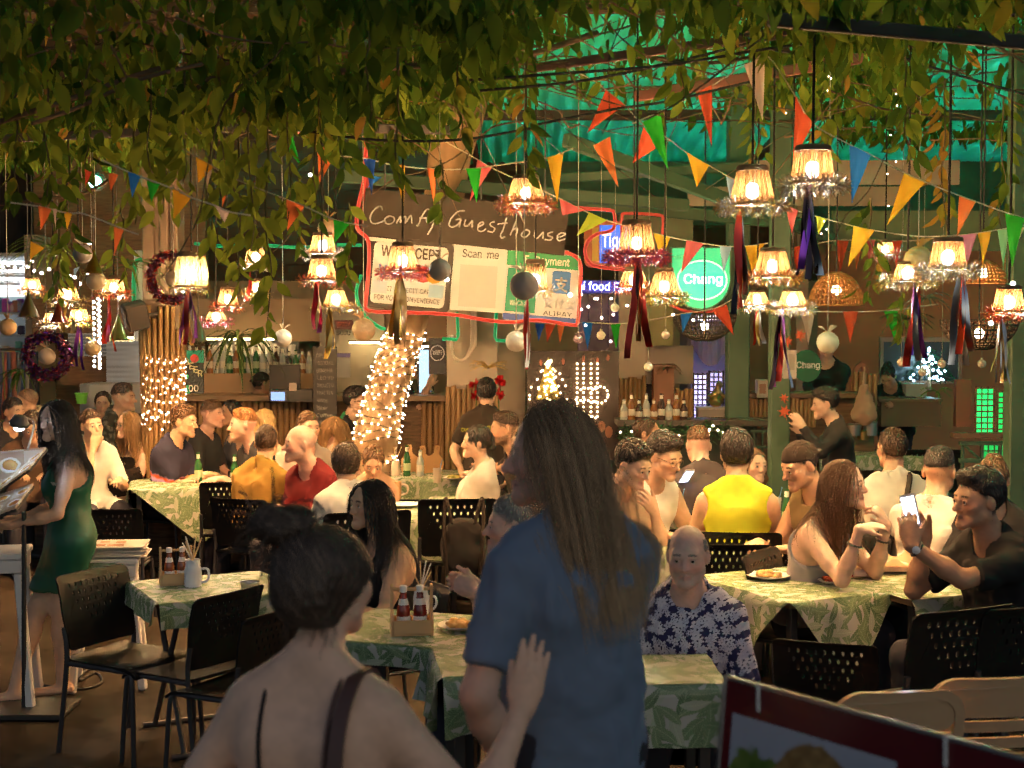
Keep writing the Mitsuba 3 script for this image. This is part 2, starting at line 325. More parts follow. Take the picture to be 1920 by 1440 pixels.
class Person: pass
def person(label, head=None, d=None, pelvis=None, face=0, stand=False, sex='m', size=1.0, skin='fair', lean=8, bend=0, twist=0, look=0, pitch=0, roll=0,
     hair=None, hcol='dark', armL=None, armR=None, elbL=None, elbR=None, handL=None, handR=None, top='tee', tcol=(.05, .05, .06), topmat='m_cloth', legs='pants',
     lcol=(.03, .03, .04), beard=0.0, res=None, sit=.50, expr=0.0, brow=None, gaze=0.0, fat=1.0, name='person', feet=None, tag_extra=None, hlen=.35, step=0.0, lip=None, eyeh=.0037, apron=None, knees=None, cat_='person', floor=0.0, topz=.40, mz=-.0015, wrinkle=1.45, hem=None):
 """face: degrees the body faces, 0 towards the camera, 90 to the right of the picture, 180 away. head: photo pixel of the head's centre at depth d.
 armL/armR: wrist positions; a name for a resting pose, or a point."""
 X = Person(); s = size; male = sex == 'm'; fy = math.radians(face)
 f = A(math.sin(fy), -math.cos(fy), 0); up = A(0, 0, 1.); l = np.cross(up, f)             # forward, up, the person's own left
 Rl = rot(l, lean) @ rot(f, -bend); us = Rl @ up; Rt = rot(us, twist) @ Rl                      # trunk and shoulders
 fs, ls = Rt @ f, Rt @ l
 hd = rot(up, look) @ (f if stand or True else f); hl = np.cross(up, hd); Rh = rot(hl, pitch) @ rot(hd, roll)
 hf, hleft, hu = Rh @ hd, Rh @ hl, Rh @ up
 neck_off = us * .50 * s + fs * .005 * s; head_off = neck_off + us * .075 * s + hu * .105 * s + hf * .028 * s + fs * .02
 if head is not None: hc = P(*head, d); pel = hc - head_off
 else: pel = np.asarray(pelvis, float); hc = pel + head_off
 if hair == 'auto': hair = 'short'
 dist = max(hc[1], 1.0); hh = (res or 1) * np.clip(dist * .00062, .0034, .0075); hb = (res or 1) * np.clip(dist * .0021, .010, .024)
 sw = (.168 if male else .150) * s; hw = (.088 if male else .092) * s
 W = lambda x, y, z: pel + us * z * s + ls * x * s + fs * y * s
 tor = []                                                                                     # trunk pieces, shared with the clothes
 fl = lambda r: (fs, r)
 tor.append(('c', pel + l * .035 * s, pel - l * .035 * s, .115 * s * fat, .115 * s * fat, .05, (f, .86)))
 tor.append(('c', pel, W(0, .0, .18), .118 * s * fat, (.108 if male else .098) * s * fat, .05, fl(.80)))
 tor.append(('c', W(.045, 0, .18), W(.055, -.01, .34), .088 * s * fat, .098 * s, .05, fl(.95)))
 tor.append(('c', W(-.045, 0, .18), W(-.055, -.01, .34), .088 * s * fat, .098 * s, .05, fl(.95)))
 tor.append(('c', W(.07, -.012, .36), W(-.07, -.012, .36), .094 * s, .094 * s, .05, None))
 tor.append(('c', W(.05, -.012, .455), W(sw / s - .012, -.008, .425), .052 * s, .056 * s, .05, None))
 tor.append(('c', W(-.05, -.012, .455), W(-sw / s + .012, -.008, .425), .052 * s, .056 * s, .05, None))
 tor.append(('c', W(.028, -.02, .535), W(.105, -.015, .455), .036 * s, .046 * s, .05, None))
 tor.append(('c', W(-.028, -.02, .535), W(-.105, -.015, .455), .036 * s, .046 * s, .05, None))
 if fat > 1.1: tor.append(('e', W(0, .04, .12), A(.13, .12, .12) * s * fat, np.stack([ls, fs, us], 1), 0, .05, None))
 if not male:
  for q in (1, -1): tor.append(('c', W(.062 * q, .075, .305), W(.066 * q, .092, .285), .048 * s, .046 * s, .035, None))
 sh = [W(sw / s * q, -.008, .42) for q in (1, -1)]
 hip = [pel + l * hw * q for q in (1, -1)]
 B = Field(); B.u += [(*t[:5], t[5], t[6]) if t[0] == 'c' else ('e', t[1], t[2], t[3], 0, t[5], None) for t in tor]
 # arms
 UA, FA = .285 * s, .250 * s; elbows, wrists = [], []
 hands = (handL or {}, handR or {}); arms = [armL, armR]; hints = [elbL, elbR]; fine = []
 for i, q in enumerate((1, -1)):
  a, hint, S = arms[i], hints[i], sh[i]; D = {}
  out = ls * q
  if a is None: a = 'table' if not stand else 'down'
  if isinstance(a, str):
   nm = a
   if nm == 'table':  a = pel + f * .40 * s + l * .12 * q * s + up * .235 * s; D = dict(h=f - out * .55, n=-up * 1.0 + f * .2, side=-out + f * .3)
   elif nm == 'cross': a = pel + f * .34 * s - l * .06 * q * s + up * .25 * s; D = dict(h=-out + f * .25, n=-up, side=f)
   elif nm == 'lap':  a = pel + f * .30 * s + l * .10 * q * s + up * .10 * s; D = dict(h=f - out * .4, n=-up, side=-out)
   elif nm == 'down': a = S - up * .50 * s + out * .06 * s + f * .05 * s; D = dict(h=-up + f * .15, n=-out, side=f)
   elif nm == 'chin': a = hc - hu * .16 * s + hf * .10 * s + out * .05 * s; D = dict(h=up - out * .3, n=-f, side=-out)
   elif nm == 'eat':  a = hc - hu * .20 * s + hf * .16 * s + out * .06 * s; D = dict(h=up * .5 + f * .2 - out * .6, n=-f + up * .2, side=up)
   elif nm == 'back': a = S - up * .46 * s + out * .08 * s - f * .12 * s; D = dict(h=-up - f * .1, n=-out, side=f)
  a = np.asarray(a, float); v = a - S; L = np.linalg.norm(v)
  if L > (UA + FA) * .985: a = S + v * (UA + FA) * .985 / L; v = a - S; L = np.linalg.norm(v)
  x = (L * L + UA * UA - FA * FA) / (2 * L); r = math.sqrt(max(UA * UA - x * x, 0)); vd = v / L
  hint = nrm((-up * 1.0 + out * .55 - f * .25) if hint is None else hint); pole = hint - vd * (hint @ vd); E = S + vd * x + nrm(pole) * r
  m = 1.0 if male else .86
  B.rc(S, E, .050 * s * m, .038 * s * m, k=.035); B.rc(S + (E - S) * .15, S + (E - S) * .6, .048 * s * m, .045 * s * m, k=.03)
  B.rc(E, E + (a - E) * .35, .037 * s * m, .041 * s * m, k=.025); B.rc(E + (a - E) * .3, a, .040 * s * m, .026 * s * m, k=.025)
  if isinstance(arms[i], np.ndarray) or not isinstance(arms[i], (str, type(None))): D = dict(h=a - E, n=-out * .7 - up * .3, side=f + up * .3)
  D.update(hands[i]); hand(B, a, D['h'], D['n'], D['side'], s * (1.0 if male else .9), D.get('curl', (22, 30, 22)), D.get('spread', 3.0), D.get('thumb', 32))
  elbows.append(E); wrists.append(a); fine.append((a + nrm(D['h']) * .085 * s, .115 * s))
 # legs
 kn, an = [], []
 for i, q in enumerate((1, -1)):
  if stand:
   st = step * q; fl_ = feet[i] if feet else np.array([*(pel[:2] + l[:2] * (.085 * q) * s + f[:2] * st), floor])
   K = (hip[i] + np.array([*fl_[:2], floor + .09])) / 2 + f * .03 + up * .01; An = A(*fl_[:2], floor + .09)
  else:
   K = knees[i] if knees else hip[i] + f * .42 * s + l * .05 * q * s - up * .015; An = A(*(K + f * .02)[:2], floor + .085)
  B.rc(hip[i], K, .082 * s * fat, .056 * s, k=.05); B.rc(K, K + (An - K) * .35, .054 * s, .055 * s, k=.03); B.rc(K + (An - K) * .3, An, .055 * s, .036 * s, k=.03)
  B.rc(An - up * .045 - f * .03, An - up * .055 + f * .15, .036, .030, k=.03, flat=(up, .8)); kn.append(K); an.append(An)
 # neck and head, in head coordinates x left, y forward, z up
 H = np.stack([hleft, hf, hu], 1); g_ = s * (1.0 if male else .955)
 L = lambda x, y, z: hc + H @ (A(x, y, z) * g_)
 nk = (.056 if male else .047) * s
 B.rc(W(0, -.015, .46), L(0, -.022, -.06), nk * 1.08, nk, k=.03)
 B.el(L(0, -.012, .030), A(.075, .094, .086) * g_, H, k=.03)
 B.el(L(0, .024, -.030), A(.057, .064, .080) * g_, H, k=.03)
 jw = .047 if male else .040
 for q in (1, -1):
  B.rc(L(jw * q, .004, -.058), L(.012 * q, .074, -.096), .020 * g_, .017 * g_, k=.03)
  B.el(L(.039 * q, .054, -.022), A(.023, .024, .022) * g_, H, k=.03)
 B.rc(L(-.036, .070, .022), L(.036, .070, .022), .015 * g_, .015 * g_, k=.02)
 B.sub('cap', W(0, -.135, .47), W(0, -.128, .12), .014 * s, .012 * s, k=.03)
 for q in (1, -1): B.el(W(.078 * q, -.078, .365), A(.045, .028, .075) * s, np.stack([ls, fs, us], 1) @ rot([0, 1, 0], 14 * q), k=.03)
 B.el(L(0, .076, -.098), A(.020, .016, .016) * g_, H, k=.02)
 for q in (1, -1): B.sub('egg', L(.031 * q, .103, -.001), A(.017, .020, .012) * g_, H, k=.012)
 nz = .93 if male else .74
 HB = Field(); HB.u = list(B.u); HB.s = list(B.s)
 late = [('c', L(0, .083, .010), L(0, .083 + .029 * nz, -.031), .0075 * g_, .0115 * g_, .012, None)]
 for q in (1, -1):
  late.append(('c', L(.011 * q, .092, -.035), L(.012 * q, .088, -.033), .0085 * g_, .008 * g_, .008, None))
  late.append(('e', L(.031 * q, .0795, -.001), A(.0155, .0125, .0105) * g_, H, 0, .004, None))      # lids
  late.append(('c', L(.014 * q, .0865, .0085), L(.046 * q, .074, .008), .0042 * g_, .0035 * g_, .006, None))
  late.append(('e', L(.0765 * q, -.012, -.006), A(.010, .019, .031) * g_, H @ rot([1, 0, 0], -12) @ rot([0, 0, 1], 22 * q), 0, .006, None))
 for q in (1, -1):
  late.append(('c', L(0, .0908, -.0628), L(.023 * q, .0785, -.0668 + mz), .0052 * g_, .0026 * g_, .006, None))
  late.append(('c', L(0, .0895, -.0728), L(.020 * q, .0790, -.0695 + mz), .0060 * g_, .0030 * g_, .006, None))
 # sockets are cut first, nose, lids, lips and ears go on top
 base_eval = Field.eval
 def ev(p, F0=HB, add=late):
  out = base_eval(F0, p); sh_ = p.shape
  c = p.mean(1); near = np.linalg.norm(c - hc, axis=1) < .2 * s + np.linalg.norm(p[:, 0] - c, axis=1).max()
  i = np.nonzero(near)[0]
  if len(i):
   q = p[i].reshape(-1, 3); o = out[i].reshape(-1)
   for t in add:
    dd = Field.one(t, q); k = t[5]; h = np.maximum(k - np.abs(o - dd), 0) / k; o = np.minimum(o, dd) - h * h * k * .25
   for q_ in (1, -1):                                                                          # eye slits, the line of the mouth, nostrils
    for c_, r_ in ((L(.031 * q_, .0940, -.0026), A(.0130, .010, eyeh)), ):
     dd = -Field.one(('e', c_, r_ * g_, H, 0, 0, None), q); o = np.maximum(o, dd)
   dd = -Field.one(('c', L(-.026, .0850, -.0680), L(.026, .0850, -.0680), .0046 * g_, .0046 * g_, 0, (hu, .32)), q); k = .003
   h = np.maximum(k - np.abs(o - dd), 0) / k; o = np.maximum(o, dd) + h * h * k * .25
   out[i] = o.reshape(len(i), sh_[1])
  return out
 B.eval = ev
 ball = (hc - hu * .01 * s, .150 * s)
 parts = [B.mesh(hb, drop=[ball] + [(c, r) for c, r in fine])]
 parts.append(B.mesh(hh, keep=(ball[0], ball[1] + hb * .9)))
 hx = np.clip(dist * .00075, .0038, .0075)
 for c, r in fine: parts.append(B.mesh(hx, keep=(c, r + hb * .8), drop=[ball]))
 mb = MB(); sk = np.array(SKIN[skin] if isinstance(skin, str) else skin); g = np.random.default_rng(abs(hash(label)) % 1000 if False else int(hc[0] * 977 + hc[1] * 331) % 9973)
 hcl = np.array(HAIR[hcol] if isinstance(hcol, str) else hcol)
 for i, p in enumerate(parts):
  if p is None: continue
  v, fc = p; v = smooth_mesh(v, fc, 1, .35) if i != 1 else v; c = np.tile(sk, (len(v), 1))
  nz_ = meshkit.fbm(v * 22, 3)[:, None]; c = c * (.88 + .24 * nz_) * (1 + (.10 * (meshkit.noise(v * 170, 5) - .5) + .12 * (meshkit.noise(v * 60, 6) - .5))[:, None])
  if i == 1:
   q = (v - hc) @ H / g_; x, y, z = q.T; ax = np.abs(x)
   red = np.exp(-((ax - .042)**2 + (z + .03)**2) / .0005) * (y > .03) + .7 * np.exp(-(x**2 + (z + .03)**2) / .0002) * (y > .08)
   c = c * (1 - .22 * red[:, None] * A(0, .8, .7))
   lips = np.exp(-((z + .0685)**2) / .00006) * np.clip((.028 - ax) / .006, 0, 1) * (y > .07)
   lc = np.array(lip if lip is not None else sk * A(.82, .52, .5)); c = c * (1 - .85 * lips[:, None]) + lc * .85 * lips[:, None]
   bz = .019 + .10 * (ax - .02) * (ax < .036) - .12 * (ax - .036) * (ax >= .036)
   bw = np.clip((.0052 - np.abs(z - bz - .002)) / .002, 0, 1) * np.clip((ax - .011) / .004, 0, 1) * np.clip((.050 - ax) / .006, 0, 1) * (y > .05)
   bc = np.array(HAIR[brow] if isinstance(brow, str) else hcl * .9); c = c * (1 - .85 * bw[:, None]) + bc * .85 * bw[:, None]
   if beard:
    br = np.clip((-.042 - z + .35 * np.clip(.03 - y, 0, .03)) / .012, 0, 1) * np.clip((z + .125) / .02, 0, 1) * np.clip((y + .03) / .02, 0, 1) * (1 - lips)
    br = np.maximum(br, np.clip((.006 - np.abs(z + .052)) / .003, 0, 1) * (ax < .028) * (y > .07)) * beard * (.65 + .5 * meshkit.noise(v * 420)); br = np.clip(br, 0, .95)[:, None]
    c = c * (1 - br) + hcl * 1.1 * br
   if hair in ('buzz', 'bald', 'balding'):
    zz = -.55 * y + .83 * z; m = np.clip((zz - .006) / .012, 0, 1) * (z > -.05)
    if hair != 'buzz': m = m * np.clip((.068 - z) / .03, 0, 1) * (np.clip((.045 - y) / .02, 0, 1))
    m = (m * (.75 if hair == 'buzz' else .35 if hair == 'bald' else .8) * (.7 + .5 * meshkit.noise(v * 380)))[:, None]; m = np.clip(m, 0, .92); c = c * (1 - m) + hcl * m
   if hair in ('short', 'quiff', 'thick', 'fade', 'mop', 'cap'):
    m = (np.clip((z - hairline(x, y, hair) + .012) / .016, 0, 1) * .85 * (.75 + .4 * meshkit.noise(v * 380)))[:, None]; m = np.clip(m * (ax < .074)[:, None], 0, .9); c = c * (1 - m) + hcl * m
   c = c * (1 + .09 * (meshkit.noise(v * 26, 8) - .5)[:, None] * A(.6, -1, -1)); lidc = np.exp(-((ax - .031)**2 / .00022 + (z - .0045)**2 / .00002)) * (y > .06); c = c * (1 - (.35 if male else .6) * lidc[:, None])
  mb.add((v, fc), c)
 root = tag(numbered(name), label, cat_)
 put('body', mb, 'm_skin', smooth=True, parent=root)
 for q in (1, -1) if dist < 12.5 else ():
  e0 = sphere(.0118 * g_, (0, 0, 0), 3 if dist < 9 else 2); ev_ = np.asarray(e0.vertices) @ H.T
  gd = nrm(hf + hleft * gaze - hu * .02); ct = (ev_ @ gd) / (.0118 * g_)
  col = np.where(ct[:, None] > .955, .004, np.where(ct[:, None] > .84, np.array([.035, .02, .012]), np.array([.62, .58, .55])))
  put('eye', tm(ev_ + L(.031 * q, .0788, -.0016), e0.faces), 'm_gloss', color=col, smooth=True, parent=root)
 X.__dict__.update(root=root, hc=hc, H=H, g=g_, L=L, W=W, pel=pel, f=f, l=l, us=us, fs=fs, ls=ls, sh=sh, elb=elbows, wr=wrists, kn=kn, an=an, hb=hb, hh=hh, s=s, tor=tor, nk=nk, hf=hf, hu=hu, male=male, hip=hip, dist=dist)
 X.topz = topz; X.wr_ = wrinkle; X.hem = hem; make_hair(X, hair, hcl, hlen, g)
 make_top(X, top, tcol, topmat, fat, g); make_legs(X, legs, lcol, stand, fat)
 return X

def hairline(x, y, hair):
 line = np.where(y > .02, .020 + .85 * (y - .02) - .25 * np.clip(.03 - np.abs(x), 0, 1) * (y > .05), np.where(y > -.03, .020 - .03 * np.clip(-y / .03, 0, 1), -.052))
 return np.maximum(line, .030) if hair == 'fade' else line - .022 * (y > .02) if hair == 'mop' else line
def make_hair(X, hair, col, hlen, g):
 if hair in (None, 'none', 'bald', 'buzz'): return
 L, H, s = X.L, X.H, X.g; Fd = Field(); down = A(0, 0, -1.)
 seed = int(g.integers(1e6)); h = max(X.hh * 1.3, .0048)
 n1 = nrm(H @ A(0, -.60, .80)); t = .010
 if hair == 'cap':
  Fd.el(L(0, -.012, .034), A(.081, .101, .094) * s, H, k=.02); Fd.sub('plane', L(0, 0, .034), nrm(H @ A(0, -.12, 1)))
  Fd2 = Field();
  b0 = X.capdir if hasattr(X, 'capdir') else -1
  Fd.el(L(0, .085 * b0, .042), A(.062, .062, .010) * s, H @ rot([1, 0, 0], -12 * b0), k=.01)
  v, f = Fd.mesh(h); put('cap', (v, f), 'm_cloth', color=np.array([.022, .016, .014]), smooth=True, parent=X.root)
  Fd = Field(); hair = 'short'; t = .004
 thin = .62 if hair == 'balding' else 1
 if hair in ('short', 'quiff', 'thick', 'fade', 'balding', 'mop'):
  k = dict(short=1.0, quiff=1.2, thick=1.8, fade=.7, balding=1.8, mop=2.3).get(hair)
  tt = t * k
  Fd.el(L(0, -.014, .034), A(.076 + tt * (.30 if hair not in ('mop', 'thick') else .6), .095 + tt * .75, .085 + tt * 1.5) * s, H, k=.02)
  if hair in ('quiff', 'thick', 'mop'): Fd.el(L(0, .045, .098), A(.052, .048, .026 + tt * .4) * s, H, k=.03)
  if hair in ('thick', 'mop'): Fd.el(L(0, -.055, .055), A(.075, .058, .06) * s, H, k=.04)
  if hair == 'fade': Fd.el(L(0, .0, .10), A(.060, .075, .030) * s, H, k=.03)
  c = -.004 if hair in ('mop',) else .010; c = .030 if hair == 'fade' else c
  # keep what lies above a slanted hairline that dips behind the ears
  def cut(p, c=c):
   q = (p - X.hc) @ H / s; x, y, z = q.T
   line = hairline(x, y, hair)
   if hair == 'balding': return np.maximum(np.maximum(line - z, z - .058 - .35 * (y + .02)), y - .022) * s * .8
   return (line - z) * s * .8
  Fd.sub('fn', lambda p: min(tt * 1.1, .02 if hair != 'balding' else .004) * s * np.exp(-np.clip(-cut(p) / (.8 * s), 0, 1) / (.016 if hair != 'mop' else .007))); Fd.sub('cut', cut, k=.004)
  am = .0045 if hair in ('thick', 'mop') else .0025
  Fd.sub('fn', lambda p: am * s * (1 - 2 * meshkit.noise(((p - X.hc) @ H) * A(75, 40, 40) / s, seed % 97)))
  r = Fd.mesh(h)
  if r is None: return
  v, f = r; sd_ = X.H @ A(.7 if seed % 2 else -.7, -.2, .35); flow = lambda p, no: np.where((((p - X.hc) @ X.hf) > .035 * s)[:, None] & (hair != 'mop'), sd_, 1.2 * (p - L(0, -.04, .10)) / .1 - X.hu * .5 - X.hf * .3)
  c = col * (.7 + .7 * meshkit.noise(((v - X.hc) @ H) * A(160, 50, 50), 5))[:, None]
  sv, sf, sc = strands(v, f, 1300 if X.dist < 9 else 600, flow, .036 * s if hair != 'mop' else .05 * s, .0036 * s if X.dist < 9 else .005 * s, .0085 * s * (1 if hair not in ('fade', 'balding') else .3), col, seed)
  mb = MB().add((v, f), c).add((sv, sf), sc); put('hair', mb, 'm_hair', smooth=True, parent=X.root)
  return
 if hair in ('strand', 'strandfront'): return strand_hair(X, hair == 'strandfront', hlen, col, seed)
 # long styles: a cap, locks at the sides, and a mass that falls over the back
 Fd.el(L(0, -.016, .032), A(.084, .103, .094) * s, H, k=.03)
 def cut(p):
  q = (p - X.hc) @ H / s; x, y, z = q.T; ax = np.abs(x)
  return (np.clip(.078 - .35 * ax - .9 * np.clip(ax - .045, 0, 1) * 2.2, -.2, .078) - z - np.clip(.030 - y, 0, 1) * 6) * s * .7
 Fd.sub('cut', cut, k=.01)
 Fm = Field(); Fm.u = list(Fd.u)
 sb = X.W(0, -.12, .42)                                             # on the back between the shoulders
 if hair in ('long', 'longfront', 'bob'):
  ln = hlen
  for x0 in (-.05, 0, .05):
   a = L(x0, -.062, .02); b = L(x0 * 1.25, -.085, -.09); c = b + (sb - b) * .2 + down * max(ln - .12, .02); c = A(*(b[:2] * .55 + A(*X.W(x0 * 1.5, -.125, .4))[:2] * .45), b[2] - max(ln - .12, .02))
   Fm.rc(a, b, .052 * s, .050 * s, k=.04, flat=(X.hf, .8)); Fm.rc(b, c, .050 * s, .026 * s, k=.04, flat=(X.hf, .6))
  for q in (1, -1):
   a = L(.070 * q, .008, .02); b = L(.080 * q, .0 if hair != 'longfront' else .012, -.10); y1 = -.04 if hair != 'longfront' else .045
   e = b + H @ A(.022 * q, y1, 0) + down * (ln * (.55 if hair != 'longfront' else .9) - .06)
   Fm.rc(a, b, .020 * s, .024 * s, k=.03); Fm.rc(b, e, .026 * s, .016 * s, k=.03)
 if hair in ('bun', 'updo'):
  Fm.el(L(0, -.075, .105 if hair == 'bun' else .03), A(.048, .046, .044) * s, H, k=.02)
 if hair == 'tail': a = L(0, -.10, .02); Fm.rc(a, a + down * .22 - X.hf * .03, .034, .016, k=.02)
 Fm.s = list(Fd.s)
 if hair in ('bun', 'updo', 'tail'):
  Fm.sub('cut', lambda p: (np.where(((p - X.hc) @ H)[:, 1] > -.02, -.2, -.062) * s - ((p - X.hc) @ H)[:, 2]), k=.01)
 Fm.sub('fn', lambda p: .0055 * (1 - 2 * meshkit.noise(((p - X.hc) @ H) * A(70, 70, 9), seed % 97)) + .0035 * (1 - 2 * meshkit.noise(((p - X.hc) @ H) * A(170, 170, 16), 3)))
 v, f = Fm.mesh(h * 1.1)
 c = col * (.65 + .8 * meshkit.noise(((v - X.hc) @ H) * A(150, 150, 14), 5))[:, None]
 flow = lambda p, no: np.tile(A(0, 0, -1.0), (len(p), 1)) + .6 * (p - L(0, .02, .09)) * np.clip((p[:, 2:3] - X.hc[2]) / .05, 0, 1) * 8
 n = 900 if X.dist < 9 else 300
 sv, sf, sc = strands(v, f, n, flow, .12 * s if hair in ('long', 'longfront', 'bob') else .06, .007, .004, col, seed, .10)
 put('hair', MB().add((v, f), c).add((sv, sf), sc), 'm_hair', smooth=True, parent=X.root)

def folds(X, amp=.006, sc=1.0, seed=3):
 def fn(p):
  q = np.stack([(p - X.pel) @ X.ls, (p - X.pel) @ X.fs, (p - X.pel) @ X.us], 1); w = meshkit.noise(q * 6 * sc, seed)[:, None] * A(1, 1, .6)
  a = meshkit.noise((q + w * .12) * A(16, 16, 5) * sc, seed + 1); b = meshkit.noise((q + w * .1) * A(11, 11, 20) * sc, seed + 2)
  return -amp * (np.abs(2 * a - 1) * 1.3 - .5) - amp * .5 * (np.abs(2 * b - 1) - .4)
 return fn
def make_top(X, top, col, matn, fat, g):
 if top in (None, 'none'): return
 s = X.s; Fd = Field(); o = .017 * s
 for t in X.tor:
  if t[0] == 'c': Fd.u.append(('c', t[1], t[2], t[3] + o, t[4] + o, .06, t[6]))
  else: Fd.u.append(('e', t[1], t[2] + o, t[3], 0, .06, None))
 Fd.u = [q for q in Fd.u]
 loose = top in ('tee', 'shirt', 'polo', 'longsleeve')
 if loose: Fd.rc(X.W(0, .01, .04), X.W(0, .0, .30), .135 * s * fat, .125 * s, k=.08, flat=(X.fs, .85))
 if top in ('tee', 'shirt', 'polo', 'longsleeve', 'knit'):
  for i in (0, 1):
   S, E, Wr = X.sh[i], X.elb[i], X.wr[i]; q = S + (E - S) * (.78 if top != 'shirt' else .9)
   if top == 'longsleeve': Fd.rc(S, E, .068 * s, .054 * s, k=.03); Fd.rc(E, E + (Wr - E) * .93, .054 * s, .040 * s, k=.02)
   else: Fd.rc(S, q + (E - S) * .25, .066 * s, .066 * s if loose else .056 * s, k=.03)
  if top != 'longsleeve':
   def hem(p):
    d = np.full(len(p), -1.0)
    for i in (0, 1):
     S, E = X.sh[i], X.elb[i]; ax = nrm(E - S); Ln = np.linalg.norm(E - S); fr = .80 if top != 'shirt' else .92; t = (p - S) @ ax; r = np.linalg.norm((p - S) - t[:, None] * ax, axis=1)
     d = np.maximum(d, np.where((r < .105 * s) & (t > 0) & (t < Ln + .12), t - Ln * fr, -1.0))
    return d
   Fd.sub('cut', hem, k=.004)
 if top in ('tank', 'cami', 'dress', 'sleeveless'):
  for i, q in ((0, 1), (1, -1)):
   S = X.sh[i]; rr = .075 * s if top == 'sleeveless' else .088 * s
   Fd.sub('egg', S + X.ls * q * (.035 if top == 'sleeveless' else .012) * s - X.us * .02 * s, A(rr * .72, rr * 1.6, rr * (1.25 if top != 'sleeveless' else 1.1)), np.stack([X.ls, X.fs, X.us], 1), k=.012)
 nb = X.W(0, .0, .50)
 if top in ('cami', 'dress', 'tank'):
  dz = getattr(X, 'topz', .40) if top != 'tank' else .46
  Fd.sub('cut', lambda p: np.where(np.abs((p - X.pel) @ X.ls) < (.075 if top == 'tank' else .30) * s, ((p - X.pel) @ X.us) - dz * s - .25 * np.abs((p - X.pel) @ X.ls), -1), k=.01)
 Fd.sub('cap', X.W(0, .004, .485), X.L(0, -.008, -.05), (.066 if top != 'shirt' else .062) * s, .085 * s, k=.008)
 if top != 'dress': Fd.sub('plane', X.pel - X.us * (X.hem or (.05 if loose else .02)) * s, X.us, k=.01)
 if X.hem: Fd.rc(X.W(0, 0, .1), X.pel - X.us * (X.hem + .05) * s, .150 * s * fat, .165 * s * fat, k=.08, flat=(X.fs, .8))
 else:
  for i in (0, 1): Fd.rc(X.hip[i], X.hip[i] + (X.kn[i] - X.hip[i]) * .78, .108 * s, .098 * s, k=.10)
  Fd.sub('plane', X.hip[0] + (X.kn[0] - X.hip[0]) * .74, A(0, 0, 1.), k=.01)
 if top == 'shirt': Fd.rc(X.W(.0, -.03, .515), X.W(0, -.03, .53), .072 * s, .078 * s, k=.02); Fd.sub('cap', X.W(0, -.005, .48), X.L(0, .0, -.06), .062 * s, .085 * s, k=.006)
 Fd.sub('fn', folds(X, (.0095 if loose else .004) * s * X.wr_, 1.0, int(g.integers(90))))
 r = Fd.mesh(max(X.hb * .8, .0085))
 if r is None: return
 v, f = r; v = smooth_mesh(v, f, 1, .4); X.topmesh = v
 c = np.asarray(col(v, X) if callable(col) else np.tile(np.asarray(col, float), (len(v), 1)))
 c = c * (.92 + .16 * meshkit.noise(v * 30))[:, None]
 if matn == 'm_floral':
  X.topkey = put('shirt', (v, f), matn, uv=np.stack([(v - X.pel) @ X.ls + .7 * ((v - X.pel) @ X.fs), (v - X.pel) @ X.us], 1), smooth=True, parent=X.root); return
 put({'tee': 'shirt', 'polo': 'shirt', 'longsleeve': 'shirt', 'knit': 'knit_top', 'tank': 'tank_top', 'cami': 'top', 'sleeveless': 'tank_top'}.get(top, top), (v, f), matn, color=c, smooth=True, parent=X.root)
 if top in ('cami', 'dress'):                                          # thin straps over the shoulders
  mb = MB()
  for q in (1, -1):
   pts = [X.W(.075 * q, .115, .40), X.W(.080 * q, .075, .455), X.W(.086 * q, -.01, .500), X.W(.082 * q, -.07, .475), X.W(.075 * q, -.118, .39)] + ([X.W(.066 * q, -.128, .30), X.W(.060 * q, -.125, X.topz)] if X.topz < .38 else [])
   mb.add(tube(catmull(pts, 5), .0045, 6), col if not callable(col) else (.05, .05, .05))
  put('strap', mb, matn, smooth=True, parent=X.root)
def make_legs(X, legs, col, stand, fat):
 if legs in (None, 'none'): return
 s = X.s; Fd = Field(); o = .014
 Fd.rc(X.pel + X.l * .035 * s, X.pel - X.l * .035 * s, .118 * s * fat + o, .118 * s * fat + o, k=.05, flat=(X.f, .9)); Fd.rc(X.pel, X.W(0, 0, .08), .12 * s * fat, .11 * s * fat, k=.04, flat=(X.fs, .85))
 for i in (0, 1):
  K, An = X.kn[i], X.an[i]; Fd.rc(X.hip[i], K, .086 * s * fat + o, .066 * s + o, k=.05)
  if legs == 'pants': Fd.rc(K, An + (K - An) * .05, .064 * s + o, .052 * s + o * .5, k=.03)
 if legs == 'shorts':
  ax = nrm(X.kn[0] - X.hip[0]); q = X.hip[0] + (X.kn[0] - X.hip[0]) * .86; Fd.sub('plane', q, -ax)
 Fd.sub('fn', folds(X, .007, 1.0, 11))
 r = Fd.mesh(max(X.hb * .9, .011))
 if r is None: return
 v, f = r; put('trousers' if legs == 'pants' else 'shorts', (smooth_mesh(v, f, 1, .4), f), 'm_cloth', color=np.asarray(col), smooth=True, parent=X.root)
 for i in (0, 1):
  a = X.an[i]; Fs = Field(); Fs.rc(a - A(0, 0, .045) - X.f * .03, a - A(0, 0, .052) + X.f * .155, .043, .036, k=.02, flat=(A(0, 0, 1.), .85)); Fs.sub('plane', a - A(0, 0, .084), A(0, 0, 1.))
  Fs.rc(a - A(0, 0, .03), a + A(0, 0, .0), .044, .046, k=.02); put('shoe', Fs.mesh(.014), 'm_satin', color=(.02, .02, .02), smooth=True, parent=X.root)

